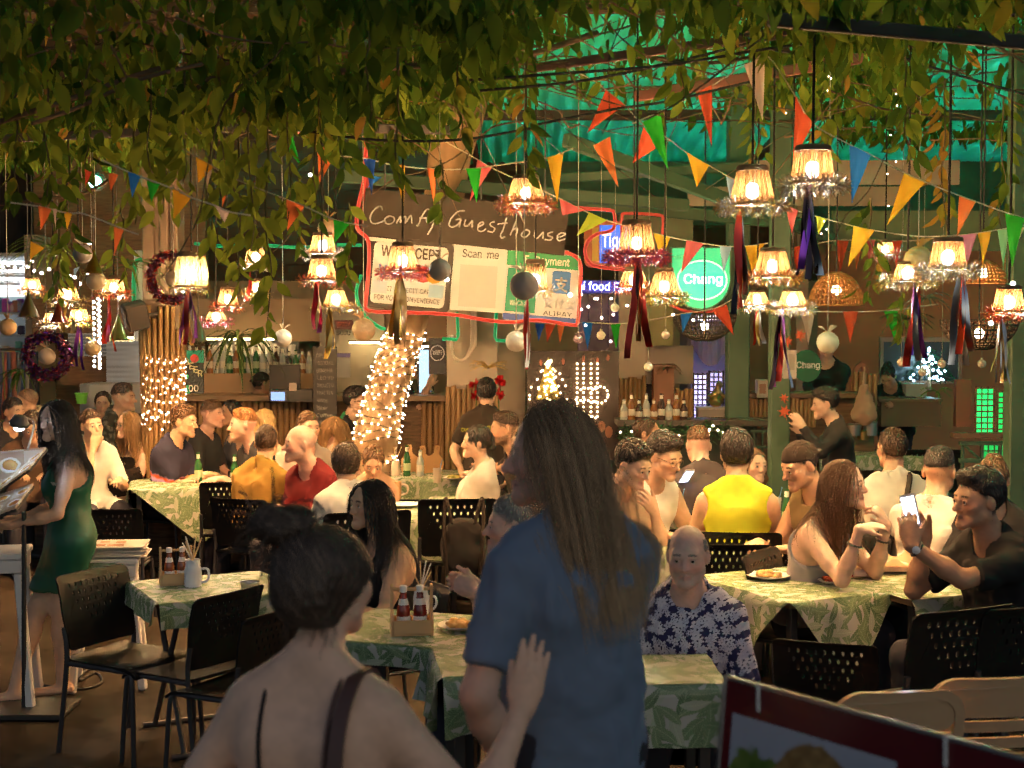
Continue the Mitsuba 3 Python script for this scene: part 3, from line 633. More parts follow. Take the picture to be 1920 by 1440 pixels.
def strand_hair(X, front, length, col, seed, n=None, rad=None, tint=None, sway=None, part=0.0, gather=None, gk=1.6):
 """long hair grown lock by lock: it leaves the scalp from a parting, then falls, resting on head, neck and shoulders"""
 g = np.random.default_rng(seed); s, H, L = X.g, X.H, X.L; near = X.dist < 5
 n = n or (2600 if near else 3000 if X.dist < 9 else 1000); rad = rad or np.clip(X.dist * .00027, .0012, .0040)
 Fd = Field(); Fd.el(L(0, -.014, .032), A(.079, .097, .090) * s, H, k=.03)
 def cut(p):
  q = (p - X.hc) @ H / s; x, y, z = q.T; ax = np.abs(x); line = np.where(y > .0, .085 - .9 * np.clip(ax - .012, 0, 1) + .15 * (y - .06), -.062 - .4 * (y + .02)); line = np.where((y <= 0) & (y > -.03), -.03, line)
  return (line - z) * s * .7
 Fd.sub('cut', cut, k=.008); v, f = Fd.mesh(max(X.hh * 1.2, .0045)); nr = vnormals(v, f)
 cap = put('scalp_hair', (v, f), 'm_hair', color=col * .7, smooth=True, parent=X.root)
 loc = (v - X.hc) @ H / s; i = g.choice(len(v), n); p = v[i] + g.normal(0, .002, (n, 3)); no = nr[i]; lx, ly, lz = loc[i].T
 if not front: ok = (ly < .02) | (lz > .055); v_, i = v[i], i[ok]; p, no, lx, ly, lz = p[ok], no[ok], lx[ok], ly[ok], lz[ok]; n = len(p)
 sd = np.where(lx - part > 0, 1.0, -1.0)
 fr = np.clip((ly - .0) / .05, 0, 1); d = (H @ np.stack([sd * ((.40 if not near else .22) + .25 * (lz > .06)), np.where(front & (ly > -.01), -.12, np.where(ly < -.01, -.10 - .1 * near, -.75 - .5 * fr)), -.45 + .25 * fr * (not front)])).T
 d += g.normal(0, .07, d.shape); d -= no * np.sum(d * no, 1, keepdims=True); d /= np.linalg.norm(d, axis=1, keepdims=True)
 N = 15 if near else 11; ln = length * g.uniform(.80, 1.05, n); ln = np.where(front & (ly > .0), ln * .92, ln)
 if front is False: ln = np.where(ly > .03, ln * .9, ln)
 step = (ln / (N - 1))[:, None]; HeadF = Field(); HeadF.el(L(0, -.014, .026), A(.078, .096, .090) * s, H, k=.02); HeadF.el(L(0, .02, -.03), A(.058, .066, .078) * s, H, k=.02); HeadF.rc(X.W(0, -.015, .46), L(0, -.022, -.06), X.nk * 1.05, X.nk)
 for t in X.tor: HeadF.u.append((*t[:3], t[3] + .016, t[4] + .016, .03, t[6]) if t[0] == 'c' else (*t[:4], 0, .03, None))
 for i_ in (0, 1): HeadF.rc(X.sh[i_], X.elb[i_], .062 * s, .05 * s)
 def sdf(q): return HeadF.eval(q[:, None, :])[:, 0]
 nc = max(12, n // 11); cen = p[g.choice(n, nc)]; cid = cKDTree(cen).query(p)[1]; cc_ = g.uniform(0, 6.28, (nc, 1)); ca_ = g.uniform(.015, .05 if not near else .07, (nc, 1)); ck_ = g.uniform(.75, 1.3, nc) if near else g.uniform(.88, 1.14, nc)
 pts = [p]; lay = g.uniform(.002, .013, n); ph = cc_[cid] + g.normal(0, .25, (n, 1)); amp = ca_[cid]; ln = ln * (.86 + .22 * g.uniform(0, 1, nc))[cid]; step = (ln / (N - 1))[:, None]; sw = A(0, 0, 0) if sway is None else np.asarray(sway)
 for k in range(1, N):
  t = k / (N - 1); grav = A(0, 0, -1.) + sw * t; d = d * ((.80 if near else .70) if k < 4 else .60) + grav * ((.13 if near else .24) + .45 * t) + np.concatenate([np.sin(ph + t * 9), np.cos(ph * 1.7 + t * 8), 0 * ph], 1) * amp * .5 * t
  m_ = np.stack([np.bincount(cid, p[:, j], nc) for j in range(3)], 1) / np.maximum(np.bincount(cid, minlength=nc), 1)[:, None]; d = d + (m_[cid] - p) * ((.25 if near else .9) * t / max(length, .1) * 2)
  if gather is not None: d = d + (gather - p) * A(1, 1, 0) * gk * (t > .12)
  d /= np.linalg.norm(d, axis=1, keepdims=True); q = p + d * step
  for _ in range(2):
   e = .004; s0 = sdf(q); push = np.maximum(lay * (1 if k > 1 else .5) - s0, 0); m = push > 0
   if not m.any(): break
   qm = q[m]; gr = np.stack([sdf(qm + A(e, 0, 0)) - s0[m], sdf(qm + A(0, e, 0)) - s0[m], sdf(qm + A(0, 0, e)) - s0[m]], 1); gr /= np.linalg.norm(gr, axis=1, keepdims=True) + 1e-9
   q[m] = qm + gr * push[m][:, None]
  d = q - p; d /= np.linalg.norm(d, axis=1, keepdims=True) + 1e-9; p = q; pts.append(p)
 P_ = np.stack(pts, 1); S = 4; t = np.gradient(P_, axis=1); t /= np.linalg.norm(t, axis=2, keepdims=True) + 1e-9
 a = np.cross(t, A(.31, .87, .38)); a /= np.linalg.norm(a, axis=2, keepdims=True) + 1e-9; b = np.cross(t, a)
 tt = np.linspace(0, 1, N); prof = rad * (np.clip(tt / .08, .4, 1) * np.sqrt(np.clip(1.02 - tt, .02, 1)))[None, :, None, None] * g.uniform(.6, 1.4, (n, 1, 1, 1))
 an = np.arange(S) * 2 * np.pi / S; V = P_[:, :, None] + prof * (np.cos(an)[None, None, :, None] * a[:, :, None] + .6 * np.sin(an)[None, None, :, None] * b[:, :, None])
 ii, jj = np.meshgrid(np.arange(N - 1), np.arange(S), indexing='ij'); l = (jj + 1) % S; q = np.stack([ii * S + jj, ii * S + l, (ii + 1) * S + l, (ii + 1) * S + jj], -1).reshape(-1, 4)
 q = (np.arange(n)[:, None, None] * N * S + q[None]).reshape(-1, 4)[:, ::-1]; tip = np.asarray(col * 2.2 if tint is None else tint)
 w = (tt**1.6)[None, :, None, None] * g.uniform(.1, 1.0, (n, 1, 1, 1)); C = (col * (1 - w) + tip * w) * ((g.uniform(.75, 1.3, n) if near else g.uniform(.9, 1.12, n)) * ck_[cid])[:, None, None, None]; C = np.broadcast_to(C, V.shape)
 k = put('hair', tm(V.reshape(-1, 3), np.vstack([q[:, [0, 1, 2]], q[:, [0, 2, 3]]])), 'm_hair', color=C.reshape(-1, 3), smooth=True, parent=X.root)
 return k
def glasses(X, col=(.05, .04, .03)):
 mb = MB(); L = X.L
 for q in (1, -1):
  mb.add(tube([L(.031 * q + .022 * math.cos(a), .101 - .006 * abs(math.cos(a)), -.004 + .018 * math.sin(a)) for a in np.linspace(0, 6.283, 18, endpoint=False)], .0014 if X.dist < 9 else .002, 5, closed=True), col)
  mb.add(tube([L(.053 * q, .095, .0), L(.073 * q, .04, .004), L(.078 * q, -.015, .0)], .0014 if X.dist < 9 else .002, 5), col)
 mb.add(tube([L(.010, .101, 0), L(0, .104, .003), L(-.010, .101, 0)], .0014, 5), col)
 put('glasses', mb, 'm_metal', smooth=True, parent=X.root)
def on_shirt(X, mesh, side, cx, cz, color, name='print', tilt=0.0, lift=.004, matn='m_matte'):
 """lays a flat mesh (x to the viewer's right, y up, z out) on the front (side 1) or the back (-1) of the worn shirt"""
 v = np.asarray(mesh.vertices) @ Rz(tilt).T; T0 = X.topmesh; a = (T0 - X.pel) @ X.ls; b = (T0 - X.pel) @ X.us; c = (T0 - X.pel) @ X.fs * side
 m = c > np.percentile(c, 45); tr = cKDTree(np.stack([a[m], b[m]], 1)); x = v[:, 0] * side + cx; z = v[:, 1] + cz
 dd, j = tr.query(np.stack([x, z], 1), k=4); y = (c[m][j].max(1) * .5 + c[m][j].mean(1) * .5) + lift + v[:, 2]
 w = X.pel + X.ls * x[:, None] + X.us * z[:, None] + X.fs * (side * y)[:, None]
 return put(name, tm(w, mesh.faces if True else 0), matn, color=color, smooth=False, parent=X.root)
# ------------------------------------------------------------------ procedural surfaces
n3 = mikit.noise; fb = mikit.fbm; C3 = mi.Color3f
def lin(t): return [mi.Float(x) for x in t]
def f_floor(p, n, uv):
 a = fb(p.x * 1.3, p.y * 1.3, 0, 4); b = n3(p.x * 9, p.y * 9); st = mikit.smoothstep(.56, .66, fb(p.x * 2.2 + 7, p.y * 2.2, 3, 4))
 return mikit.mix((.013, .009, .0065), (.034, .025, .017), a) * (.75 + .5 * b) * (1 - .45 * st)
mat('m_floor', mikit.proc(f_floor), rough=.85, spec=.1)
def f_wall(p, n, uv):
 a = fb(p.x * 1.5, p.y * 1.5, p.z * 1.5, 4); dirt = mikit.smoothstep(.5, .8, fb(p.x * 5, p.y, p.z * .8, 3))
 return C3(.26, .21, .145) * (.8 + .35 * a) * (1 - .3 * dirt)
mat('m_wall', mikit.proc(f_wall), rough=.9, spec=.2)
def woodlike(base, dark, sx, sz):
 def fn(p, n, uv):
  g = n3((p.x + p.y) * sx, p.y * sx * .3, p.z * sz); h = n3((p.x + p.y) * sx * 3.1, 4, p.z * sz * 2)
  return mikit.mix(dark, base, .65 * g + .35 * h)
 return fn
mat('m_wood', mikit.proc(woodlike((.17, .095, .045), (.07, .036, .017), 9, 60)), rough=.55, spec=.4)
mat('m_bamboo', mikit.proc(woodlike((.32, .19, .08), (.17, .09, .036), 50, 5)), rough=.5, spec=.4)
def f_bark(p, n, uv):
 a = fb(p.x * 14, p.y * 14, p.z * 4, 4); return mikit.mix((.14, .085, .045), (.42, .28, .16), a)
mat('m_bark', mikit.proc(f_bark), rough=.9, spec=.2)
def f_steel(p, n, uv): return C3(.42, .45, .48) * (.7 + .5 * n3(p.x * 3, p.y * 3, p.z * 40))
mat('m_steel', mikit.proc(f_steel), rough=.35, metal=.8)
def f_green(p, n, uv):
 a = fb(p.x * 3, p.y * 3, p.z * 3, 3); return C3(.042, .085, .05) * (.7 + .6 * a)
mat('m_greenpaint', mikit.proc(f_green), rough=.5, spec=.45)
def leafprint(p, n, uv):
 """banana leaves printed on oilcloth"""
 col = C3(.37, .36, .315)
 for layer, (sc, L, w) in enumerate(((12.5, .82, .27), (11.0, .86, .24), (13.5, .82, .25))):
  x, y = uv.x * sc + 13.7 * layer, uv.y * sc + 5.1 * layer
  for i in (-1, 0, 1):
   for j in (-1, 0, 1):
    cx, cy = dr.floor(x) + i, dr.floor(y) + j; r = mikit.cell_rand(cx, cy, 3 + layer); r2 = mikit.cell_rand(cx, cy, 9 + layer)
    px, py = x - cx - mikit.cell_rand(cx, cy, 1 + 20 * layer), y - cy - mikit.cell_rand(cx, cy, 2 + 20 * layer)
    ang = r * 6.283; ca, sa = dr.cos(ang), dr.sin(ang); a = px * ca + py * sa; b = -px * sa + py * ca + .16 * a * a
    t = a / L; edge = w * (1 - t * t) * (1 + .25 * t) - dr.abs(b)
    inside = mikit.smoothstep(0, .03, edge) * dr.select(dr.abs(t) < 1, 1, 0)
    vein = mikit.smoothstep(.022, .008, dr.abs(b)) + .4 * mikit.smoothstep(.55, .8, dr.sin((a + dr.abs(b) * 1.1) * 42) * .5 + .5) * dr.select(dr.abs(b) > .02, 1, 0)
    green = mikit.mix((.06, .115, .05), (.19, .25, .13), r2); green = dr.select(r2 > .74, mikit.mix((.27, .30, .21), (.36, .36, .29), r), green)
    col = col * (1 - inside) + mikit.mix(green, green * .55 + C3(.22, .25, .16), dr.clip(vein, 0, 1)) * inside
 return col
mat('m_oilcloth', mikit.proc(leafprint), rough=.36, spec=.5)
def hawaii(p, n, uv):
 col = C3(.022, .022, .075)
 for layer, (sc, k) in enumerate(((27., 5), (22., 7), (34., 6))):
  x, y = uv.x * sc + 3.1 * layer, uv.y * sc + 9.3 * layer
  for i in (-1, 0, 1):
   for j in (-1, 0, 1):
    cx, cy = dr.floor(x) + i, dr.floor(y) + j; r = mikit.cell_rand(cx, cy, 5 + layer)
    px, py = x - cx - mikit.cell_rand(cx, cy, 1 + 7 * layer), y - cy - mikit.cell_rand(cx, cy, 2 + 7 * layer)
    rad = dr.sqrt(px * px + py * py); th = dr.atan2(py, px) + r * 6.28
    pet = .20 + .26 * dr.abs(dr.sin(th * k * .5)); ins = mikit.smoothstep(.03, -.02, rad - pet) * dr.select(r > .42, 1, 0) * (1 - mikit.smoothstep(.09, .06, rad))
    col = col * (1 - ins) + mikit.mix((.20, .22, .36), (.50, .50, .57), r) * ins
 return col
mat('m_floral', mikit.proc(hawaii), rough=.85, spec=.2)

# ------------------------------------------------------------------ ground, roof and the back of the place
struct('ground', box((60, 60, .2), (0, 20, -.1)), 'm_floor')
roofk = struct('roof', box((20.4, 13.5, .08), (-10.85, 11.0, 4.75)), 'm_wood')
mb = MB()
for x in np.arange(-15, -.8, 2.4): mb.add(box((.12, 13, .18), (x, 11, 4.62)), (.06, .045, .035))
for y in np.arange(5, 17.5, 1.6): mb.add(box((14.3, .08, .10), (-7.8, y, 4.50)), (.05, .04, .03))
tag(put('rafters', mb, 'm_matte', smooth=False, parent=roofk), kind='stuff')
# the translucent green roof on the right, lit by green tubes above it
def corr(x0, x1, y0, y1, z0, z1):
 def fn(u, v): return np.stack([x0 + (x1 - x0) * u, y0 + (y1 - y0) * v, z0 + (z1 - z0) * v + .018 * np.sin(u * (x1 - x0) / .15 * 6.283)], 1)
 return grid_mesh(int((x1 - x0) / .025), 3, fn)
mat_roof = scene.setdefault('m_roofsheet', {'type': 'principledthin', 'base_color': {'type': 'rgb', 'value': [.10, .80, .50]}, 'roughness': .5, 'diff_trans': 1.5})
rg = thing('green_plastic_roof', 'green translucent corrugated plastic roof glowing between the vines on the right', 'roof')
put('sheet', corr(-.6, 9.0, 4.6, 17.5, 4.55, 3.80), 'm_roofsheet', smooth=True, parent=rg)
mb = MB()
for y in np.arange(6.2, 17.5, 3.7): mb.add(box((9.6, .07, .09), (4.2, y, 4.55 - (y - 4.6) * .058 - .06)), (.05, .035, .03))
for x in np.arange(-.4, 9, 3.1): mb.add(box((.07, 12.8, .08), (x, 11, 4.12), rot([1, 0, 0], -3.3)), (.055, .03, .025))
tag(put('purlin', mb, 'm_matte', smooth=False, parent=rg), kind='stuff')
for y in (5.6, 7.6, 9.6, 11.6, 13.6, 15.4, 17.0):
 put('tube', cyl((.0, y, 5.0), (8.8, y, 5.0), .03, sides=8), 'm_matte', color=(.8, .8, .8), parent=rg, emit=np.array([.02, 1.0, .60]) * 1500, weight=2.5, smooth=True)
struct('upper_roof', box((12, 14, .08), (5, 11, 5.3)), 'm_matte', color=(.25, .25, .25))  # unseen cover added over the green tubes to send their light back down
# walls behind
D0 = 15.5
def wall_px(u0, u1, v0, v1, d, th=.12):
 a, b = P(u0, v1, d), P(u1, v0, d); return box((b[0] - a[0], th, b[2] - a[2]), (a + b) / 2 + A(0, th / 2, 0))
bk = thing('back_wall', 'cream plastered back wall of the restaurant behind the bar', 'wall')
put('plaster', box((8.85, .15, 2.5), (-.9, D0 + 1.2, 1.25)), 'm_wall', parent=bk)
put('upper_panel', box((9.0, .10, .7), (4.6, D0 + .55, 3.45)), 'm_greenpaint', parent=bk)
put('dark_boarding', box((1.9, .15, 4.6), (-4.35, D0 + .6, 2.3)), 'm_wood', parent=bk)
for i in range(9): put('upper_board', box((8.85, .06, .22), (-.9, D0 + 1.18 + .01 * (i % 2), 2.58 + .214 * i), bevel=.01), 'm_matte', color=np.array([.055, .038, .026]) * (.8 + .1 * (i * 5 % 4)), parent=bk)  # boards added; their dark tone stands for the gloom behind the leaves
put('dark_boarding', box((4.6, .12, 2.6), (-7.7, 17.6, 4.15)), 'm_matte', color=(.03, .025, .02), parent=bk)  # added dark backdrop that hides the sky above the shop
rw = thing('orange_wall', 'orange painted wall of the lit back room at the right edge', 'wall')
put('panel', box((6.0, .15, 3.6), (6.6, D0 + 2.0, 1.8)), 'm_satin', color=(.55, .21, .08), parent=rw)
put('panel', box((.12, 2.4, 3.6), (3.05, D0 + .85, 1.8)), 'm_satin', color=(.50, .30, .18), parent=rw)
# posts
def post(u, v0, v1, d, w, label, m='m_greenpaint', top=None):
 k = thing('post', label, 'post'); a = P(u, v1, d); b = P(u, v0, d) if top is None else A(*P(u, v0, d)[:2], top)
 put('shaft', box((w, w, b[2]), (b[0], d, b[2] / 2), bevel=.012), m, parent=k)
 put('foot_plate', box((w * 1.7, w * 1.7, .05), (b[0], d, .027), bevel=.01), m, parent=k)
 return k
post(1385, 300, 900, 12.6, .19, 'green square steel post between the round beer sign and the bar', top=4.1)
post(1464, 300, 900, 11.2, .15, 'green steel post with red paper maple leaves, right of the first green post', top=4.1)
post(1914, 300, 900, 10.2, .15, 'mint green steel post at the right edge of the picture', top=4.1)
# beams under the roof
def beam(u0, v0, d0, u1, v1, d1, w, label, m='m_greenpaint', color=None):
 a, b = P(u0, v0, d0), P(u1, v1, d1); R = frame_z(b - a); k = thing('beam', label, 'beam')
 put('bar', box((w * .7, w, np.linalg.norm(b - a)), (a + b) / 2, R, bevel=.006), m, color=color, parent=k)
beam(1010, 375, 12.0, 1560, 425, 12.6, .10, 'green roof beam running right above the neon beer signs')
beam(1060, 262, 10.5, 1560, 448, 12.4, .10, 'green diagonal brace slanting down to the right above the beer signs')
beam(640, 330, 11.5, 1290, 385, 12.0, .10, 'green beam behind the top of the hanging guesthouse sign')
beam(1050, 335, 12.2, 1420, 310, 12.2, .08, 'thin green beam crossing behind the pennants in the upper middle')
beam(1440, 36, 5.6, 1990, 86, 5.8, .055, 'grey steel beam crossing the vines at the upper right', 'm_matte', (.05, .05, .052))
beam(1000, 128, 7.4, 1760, 20, 6.6, .045, 'dark red brown pipe rising to the right through the vines', 'm_satin', (.10, .05, .04))
beam(1190, 182, 8.6, 1620, 108, 8.2, .06, 'reddish brown wooden beam under the green roof', 'm_satin', (.20, .08, .06))
beam(-40, 262, 8.5, 620, 232, 9.0, .05, 'dark iron pipe crossing the vines at the upper left', 'm_satin', (.06, .05, .05))
beam(540, 238, 9.3, 860, 244, 9.8, .06, 'dark iron rail that carries the red neon tube at the sign', 'm_satin', (.07, .06, .06))
sg = thing('signboard', 'blank weathered pale board under the roof, right of the hanging lamps', 'signboard')
put('board', wall_px(1420, 1800, 300, 346, 11.6, .04), 'm_satin', color=(.24, .19, .14), parent=sg)
put('board', wall_px(1290, 1690, 350, 386, 12.0, .04), 'm_satin', color=(.22, .18, .13), parent=sg)
put('board', wall_px(1560, 1990, 395, 470, 12.6, .05), 'm_satin', color=(.10, .13, .06), parent=sg)
# ------------------------------------------------------------------ chairs
def facemat(face, pos, s=1.0): return T(M4(Rz(180 + face), pos, s).tolist())
def chair_proto():
 """black perforated plastic chair on a steel frame; local front +y"""
 out = []
 hw, hh = .235, .175
 rect = sbox(-hw, -hh, hw, hh).buffer(-.03).buffer(.03); holes = []
 for r in range(5):
  n = (9, 8, 7, 6, 3)[r]
  for i in range(n): holes.append(affinity.scale(Point((i - (n - 1) / 2) * .040, .125 - r * .040).buffer(.012, 2), .55, 1.0))
 m = extrude(rect.difference(shapely.union_all(holes)), .010).subdivide_to_size(.12); v = np.asarray(m.vertices); x, y, z = v.T
 ysh = -.20 - .055 * ((y + hh) / .35) + .32 * x * x + .02 * np.exp(-((y - hh) / .03)**2) * -1
 out.append(('backrest', tm(np.stack([x * (1 - .08 * (y < 0) * -y / hh), ysh - z, .66 + y], 1), m.faces)))
 def seat(u, w):
  X = (u - .5) * .46; Y = (w - .5) * .46 + .0; k = np.clip((w - .82) / .18, 0, 1)
  return np.stack([X * (1 - .10 * (1 - w)), Y, .445 - .018 * np.exp(-((u - .5) / .3)**2 - ((w - .45) / .35)**2) - .03 * k * k + .012 * np.clip((.1 - w) / .1, 0, 1)], 1)
 a = grid_mesh(12, 14, seat); b = tm(np.asarray(a.vertices) - A(0, 0, .016), a.faces[:, ::-1])
 rim = []
 n, mm = 12, 14; ring = [i * mm for i in range(n)] + [(n - 1) * mm + j for j in range(1, mm)] + [i * mm + mm - 1 for i in range(n - 2, -1, -1)] + [j for j in range(mm - 2, 0, -1)]
 N = n * mm; q = np.array([[ring[i], ring[(i + 1) % len(ring)], ring[(i + 1) % len(ring)] + N, ring[i] + N] for i in range(len(ring))])[:, ::-1]
 out.append(('seat', tm(np.vstack([a.vertices, b.vertices]), np.vstack([a.faces, b.faces + N, q[:, [0, 1, 2]], q[:, [0, 2, 3]]]))))
 for q in (1, -1):
  out.append(('leg', tube(catmull([(q * .215, .19, .425), (q * .225, .205, .36), (q * .24, .225, .0)], 4), .012, 8)))
  out.append(('leg', tube(catmull([(q * .225, -.215, .60), (q * .225, -.20, .44), (q * .235, -.25, .0)], 4), .012, 8)))
  out.append(('seat_rail', tube([(q * .215, .19, .425), (q * .225, -.20, .43)], .011, 6)))
 return [(n, mikit.ply(m, 'm_chair' if n in ('backrest', 'seat') else 'm_chairleg', smooth=35)) for n, m in out]
mat('m_chair', (.006, .006, .007), rough=.38, spec=.22); mat('m_chairleg', (.03, .03, .034), rough=.3, spec=.5)
CHAIR = chair_proto()
def chair(x, y, face, label, group=None, scale=1.0, floor=0.0):
 k = thing('chair', label, 'chair', group)
 for n, d in CHAIR: put(n, d, None, parent=k, to_world=facemat(face, (x, y, floor), scale))
 return k
def chair_at(u, v, d, face, label, group=None, z=.80):       # by the pixel of the middle of its top edge
 p = P(u, v, d); sc = p[2] / z; b = A(-math.sin(math.radians(face)), math.cos(math.radians(face)))
 return chair(p[0] - b[0] * .25, p[1] - b[1] * .25, face, label, group, np.clip(sc, .9, 1.1))
def slat_chair(x, y, face, label, s=1.0):
 k = thing('slatted_chair', label, 'chair'); w = facemat(face, (x, y, 0), s); col = (.42, .27, .16)
 def rail(pts, wd):
  m = tube(catmull(pts, 8), wd, 10); return m
 out = sbox(-.20, -.16, .20, .17).buffer(-.07).buffer(.07)
 fr = extrude(out.buffer(.032).difference(out.buffer(-.006)), .028)
 def bend(m, z0): v = np.asarray(m.vertices); return tm(np.stack([v[:, 0], -.20 - v[:, 1] * .18 + .5 * v[:, 0]**2 - v[:, 2], z0 + v[:, 1]], 1), m.faces)
 fr = fr.subdivide_to_size(.06); put('back_frame', bend(fr, .62), 'm_gloss', color=col, parent=k, to_world=w)
 top = extrude(sbox(-.20, .06, .20, .19).buffer(-.05).buffer(.05), .022).subdivide_to_size(.06); put('head_panel', bend(top, .62), 'm_gloss', color=col, parent=k, to_world=w)
 for i in range(3):
  m = extrude(sbox(-.205, .005 - i * .062, .205, .045 - i * .062), .018).subdivide_to_size(.06); put('back_slat', bend(m, .62), 'm_gloss', color=col, parent=k, to_world=w)
 put('seat', box((.46, .44, .035), (0, .02, .44), bevel=.015), 'm_gloss', color=col, parent=k, to_world=w)
 for qx in (1, -1):
  for qy in (1, -1): put('leg', cyl((qx * .19, .02 + qy * .17, .43), (qx * .23, .02 + qy * .21, 0), .022, .016), 'm_gloss', color=col, parent=k, to_world=w)
 return k
# ------------------------------------------------------------------ tables and their cloths
def cloth(cx, cy, w, l, deg, z, drop, style, seed, label, pat=(0, 0), flare=.10):
 """a sheet of oilcloth lying on a table; style 'corner': laid diagonally with triangular tips, 'square': straight hem"""
 R = Rz(deg); g = np.random.default_rng(seed); mb, uvs = [], []
 n = 12; top = grid_mesh(n, n, lambda u, v: np.stack([(u - .5) * w, (v - .5) * l, z + .003 + 0 * u + .0018 * np.sin(u * 19 + seed) * np.sin(v * 17)], 1))
 V = [np.asarray(top.vertices)]; Fc = [np.asarray(top.faces)]; U = [V[0][:, :2]]; base = len(V[0])
 for side in range(4):
  a = side * 90; Rs = Rz(a); half, ln = (l / 2, w) if side % 2 == 0 else (w / 2, l); dr_ = drop[side] if isinstance(drop, (list, tuple)) else drop
  if dr_ <= 0: continue
  ph = g.uniform(0, 6.28); nu, nv = 25, 9
  def fl(u, v):
   t = 2 * u - 1; dep = dr_ * (1 - np.abs(t)) * 1.0 if style == 'corner' else dr_ * (1 - .03 * np.abs(np.sin(t * 3 + ph)))
   if style == 'corner': dep = dep * 1.08
   x = t * ln / 2; s_ = v * dep; r0 = .014
   bendz = np.where(s_ < r0 * 1.57, r0 * (1 - np.cos(np.minimum(s_ / r0, 1.57))), r0 + (s_ - r0 * 1.57)); by = np.where(s_ < r0 * 1.57, r0 * np.sin(np.minimum(s_ / r0, 1.57)), r0)
   wave = (.020 * np.sin(t * 5.0 + ph) + .012 * np.sin(t * 11 + 2 * ph)) * (s_ / .3)
   if style == 'square': wave = wave + .05 * (s_ / .3) * np.exp(-((np.abs(t) - 1) / .12)**2) * 1.0
   return np.stack([x + 0 * s_, -half - by - wave - flare * s_, z + .003 - bendz], 1)
  m = grid_mesh(nu, nv, fl); u_, v_ = np.meshgrid(np.linspace(0, 1, nu), np.linspace(0, 1, nv), indexing='ij'); t = 2 * u_.ravel() - 1
  dep = dr_ * ((1 - np.abs(t)) * 1.08 if style == 'corner' else 1); uv0 = np.stack([t * ln / 2, -half - v_.ravel() * dep], 1)
  V.append(np.asarray(m.vertices) @ Rs.T); Fc.append(np.asarray(m.faces)[:, ::-1] + base); U.append(uv0 @ Rs[:2, :2].T); base += len(V[-1])
 v = np.vstack(V) @ R.T + A(cx, cy, 0); uv = (np.vstack(U) + np.asarray(pat)) * 1.0
 k = put('tablecloth', tm(v, np.vstack(Fc)), 'm_oilcloth', uv=uv, smooth=True)
 tag(k, label, 'tablecloth'); return k
def table(cx, cy, w, l, deg, label, z=.742, base='legs', group=None, floor=0.0):
 k = thing('table', label, 'table', group); R = Rz(deg)
 put('tabletop', box((w, l, .03), (0, 0, 0), bevel=.004), 'm_wood', parent=k, to_world=T(M4(R, (cx, cy, z - .016)).tolist()))
 if base == 'legs':
  for qx in (1, -1):
   for qy in (1, -1):
    p = A(cx, cy, 0) + R @ A(qx * (w / 2 - .06), qy * (l / 2 - .06), 0); put('leg', box((.04, .04, z - .032 - floor), (p[0], p[1], (z - .032 + floor) / 2), R, bevel=.004), 'm_satin', color=(.035, .03, .028), parent=k)
 else:                                                        # a folding cross of legs
  for q in (1, -1):
   for s_ in (1, -1):
    a = A(cx, cy, z - .033) + R @ A(q * .22, s_ * .26, 0); b = A(cx, cy, .012) + R @ A(q * .22, -s_ * .30, 0); put('leg', tube([a, b], .014, 8), 'm_satin', color=(.06, .05, .045), parent=k)
   a = A(cx, cy, .014) + R @ A(-.28, q * .30, 0); b = A(cx, cy, .014) + R @ A(.28, q * .30, 0); put('foot_bar', tube([a, b], .014, 8), 'm_satin', color=(.06, .05, .045), parent=k)
 return k
def table_set(u, v, d, w, l, deg, name, clothlabel, drop=.30, style='corner', z=.742, seed=1, base='legs', ctr=None, flare=.10):
 c = P(u, v, d) if ctr is None else ctr; table(c[0], c[1], w, l, deg, name, z, base); cloth(c[0], c[1], w + .02, l + .02, deg, z, drop, style, seed, clothlabel, RNG.uniform(0, 9, 2), flare)
 return c
# ------------------------------------------------------------------ things on the tables
def bottle(u, v, d, label, kind='green', z=.745, h=.245, pos=None):
 p = P(u, v, d) if pos is None else np.asarray(pos, float); z = p[2] if pos is not None else z; k = thing('bottle', label, 'bottle'); r = .031; c = (p[0], p[1], z)
 col = dict(green=(.012, .075, .018), brown=(.16, .06, .012), dark=(.03, .014, .008), clear=(.30, .33, .30))[kind]
 s = h / .245
 put('glass', lathe([(0, .002), (r * .9, .001), (r, .006), (r, .125), (r * .93, .145), (.0145, .185), (.0125, .235), (.0135, .238), (.0135, .245), (0, .245)], 16, c).apply_transform(np.eye(4)) if s == 1 else lathe([(a, b * s) for a, b in [(0, .002), (r * .9, .001), (r, .006), (r, .125), (r * .93, .145), (.0145, .185), (.0125, .235), (.0135, .238), (.0135, .245), (0, .245)]], 16, c), 'm_gloss', color=col, smooth=50, parent=k)
 put('paper_label', lathe([(r + .0008, .045 * s), (r + .0012, .046 * s), (r + .0012, .105 * s), (r + .0008, .106 * s)], 16, c), 'm_matte', color=(.45, .42, .34) if kind != 'green' else (.30, .36, .22), smooth=50, parent=k)
 put('neck_label', lathe([(.0150, .196 * s), (.0152, .197 * s), (.0140, .230 * s), (.0136, .231 * s)], 12, c), 'm_satin', color=(.62, .58, .48), smooth=50, parent=k)
 return k
def text_on(parent, txt, height, origin, R, color, mname='m_matte', depth=.0015, width=None, bold=True, name='lettering'):
 m = meshkit.text_mesh(txt, height, depth, bold); v = np.asarray(m.vertices).copy()
 if width: v[:, 0] = (v[:, 0] - v[:, 0].min()) * width / np.ptp(v[:, 0])
 v = v @ np.asarray(R).T + np.asarray(origin); return put(name, tm(v, m.faces), mname, color=color, smooth=False, parent=parent)
RF = np.stack([A(1, 0, 0), A(0, 0, 1), A(0, -1, 0)], 1)          # sheet facing the camera: x right, y up, z towards -y
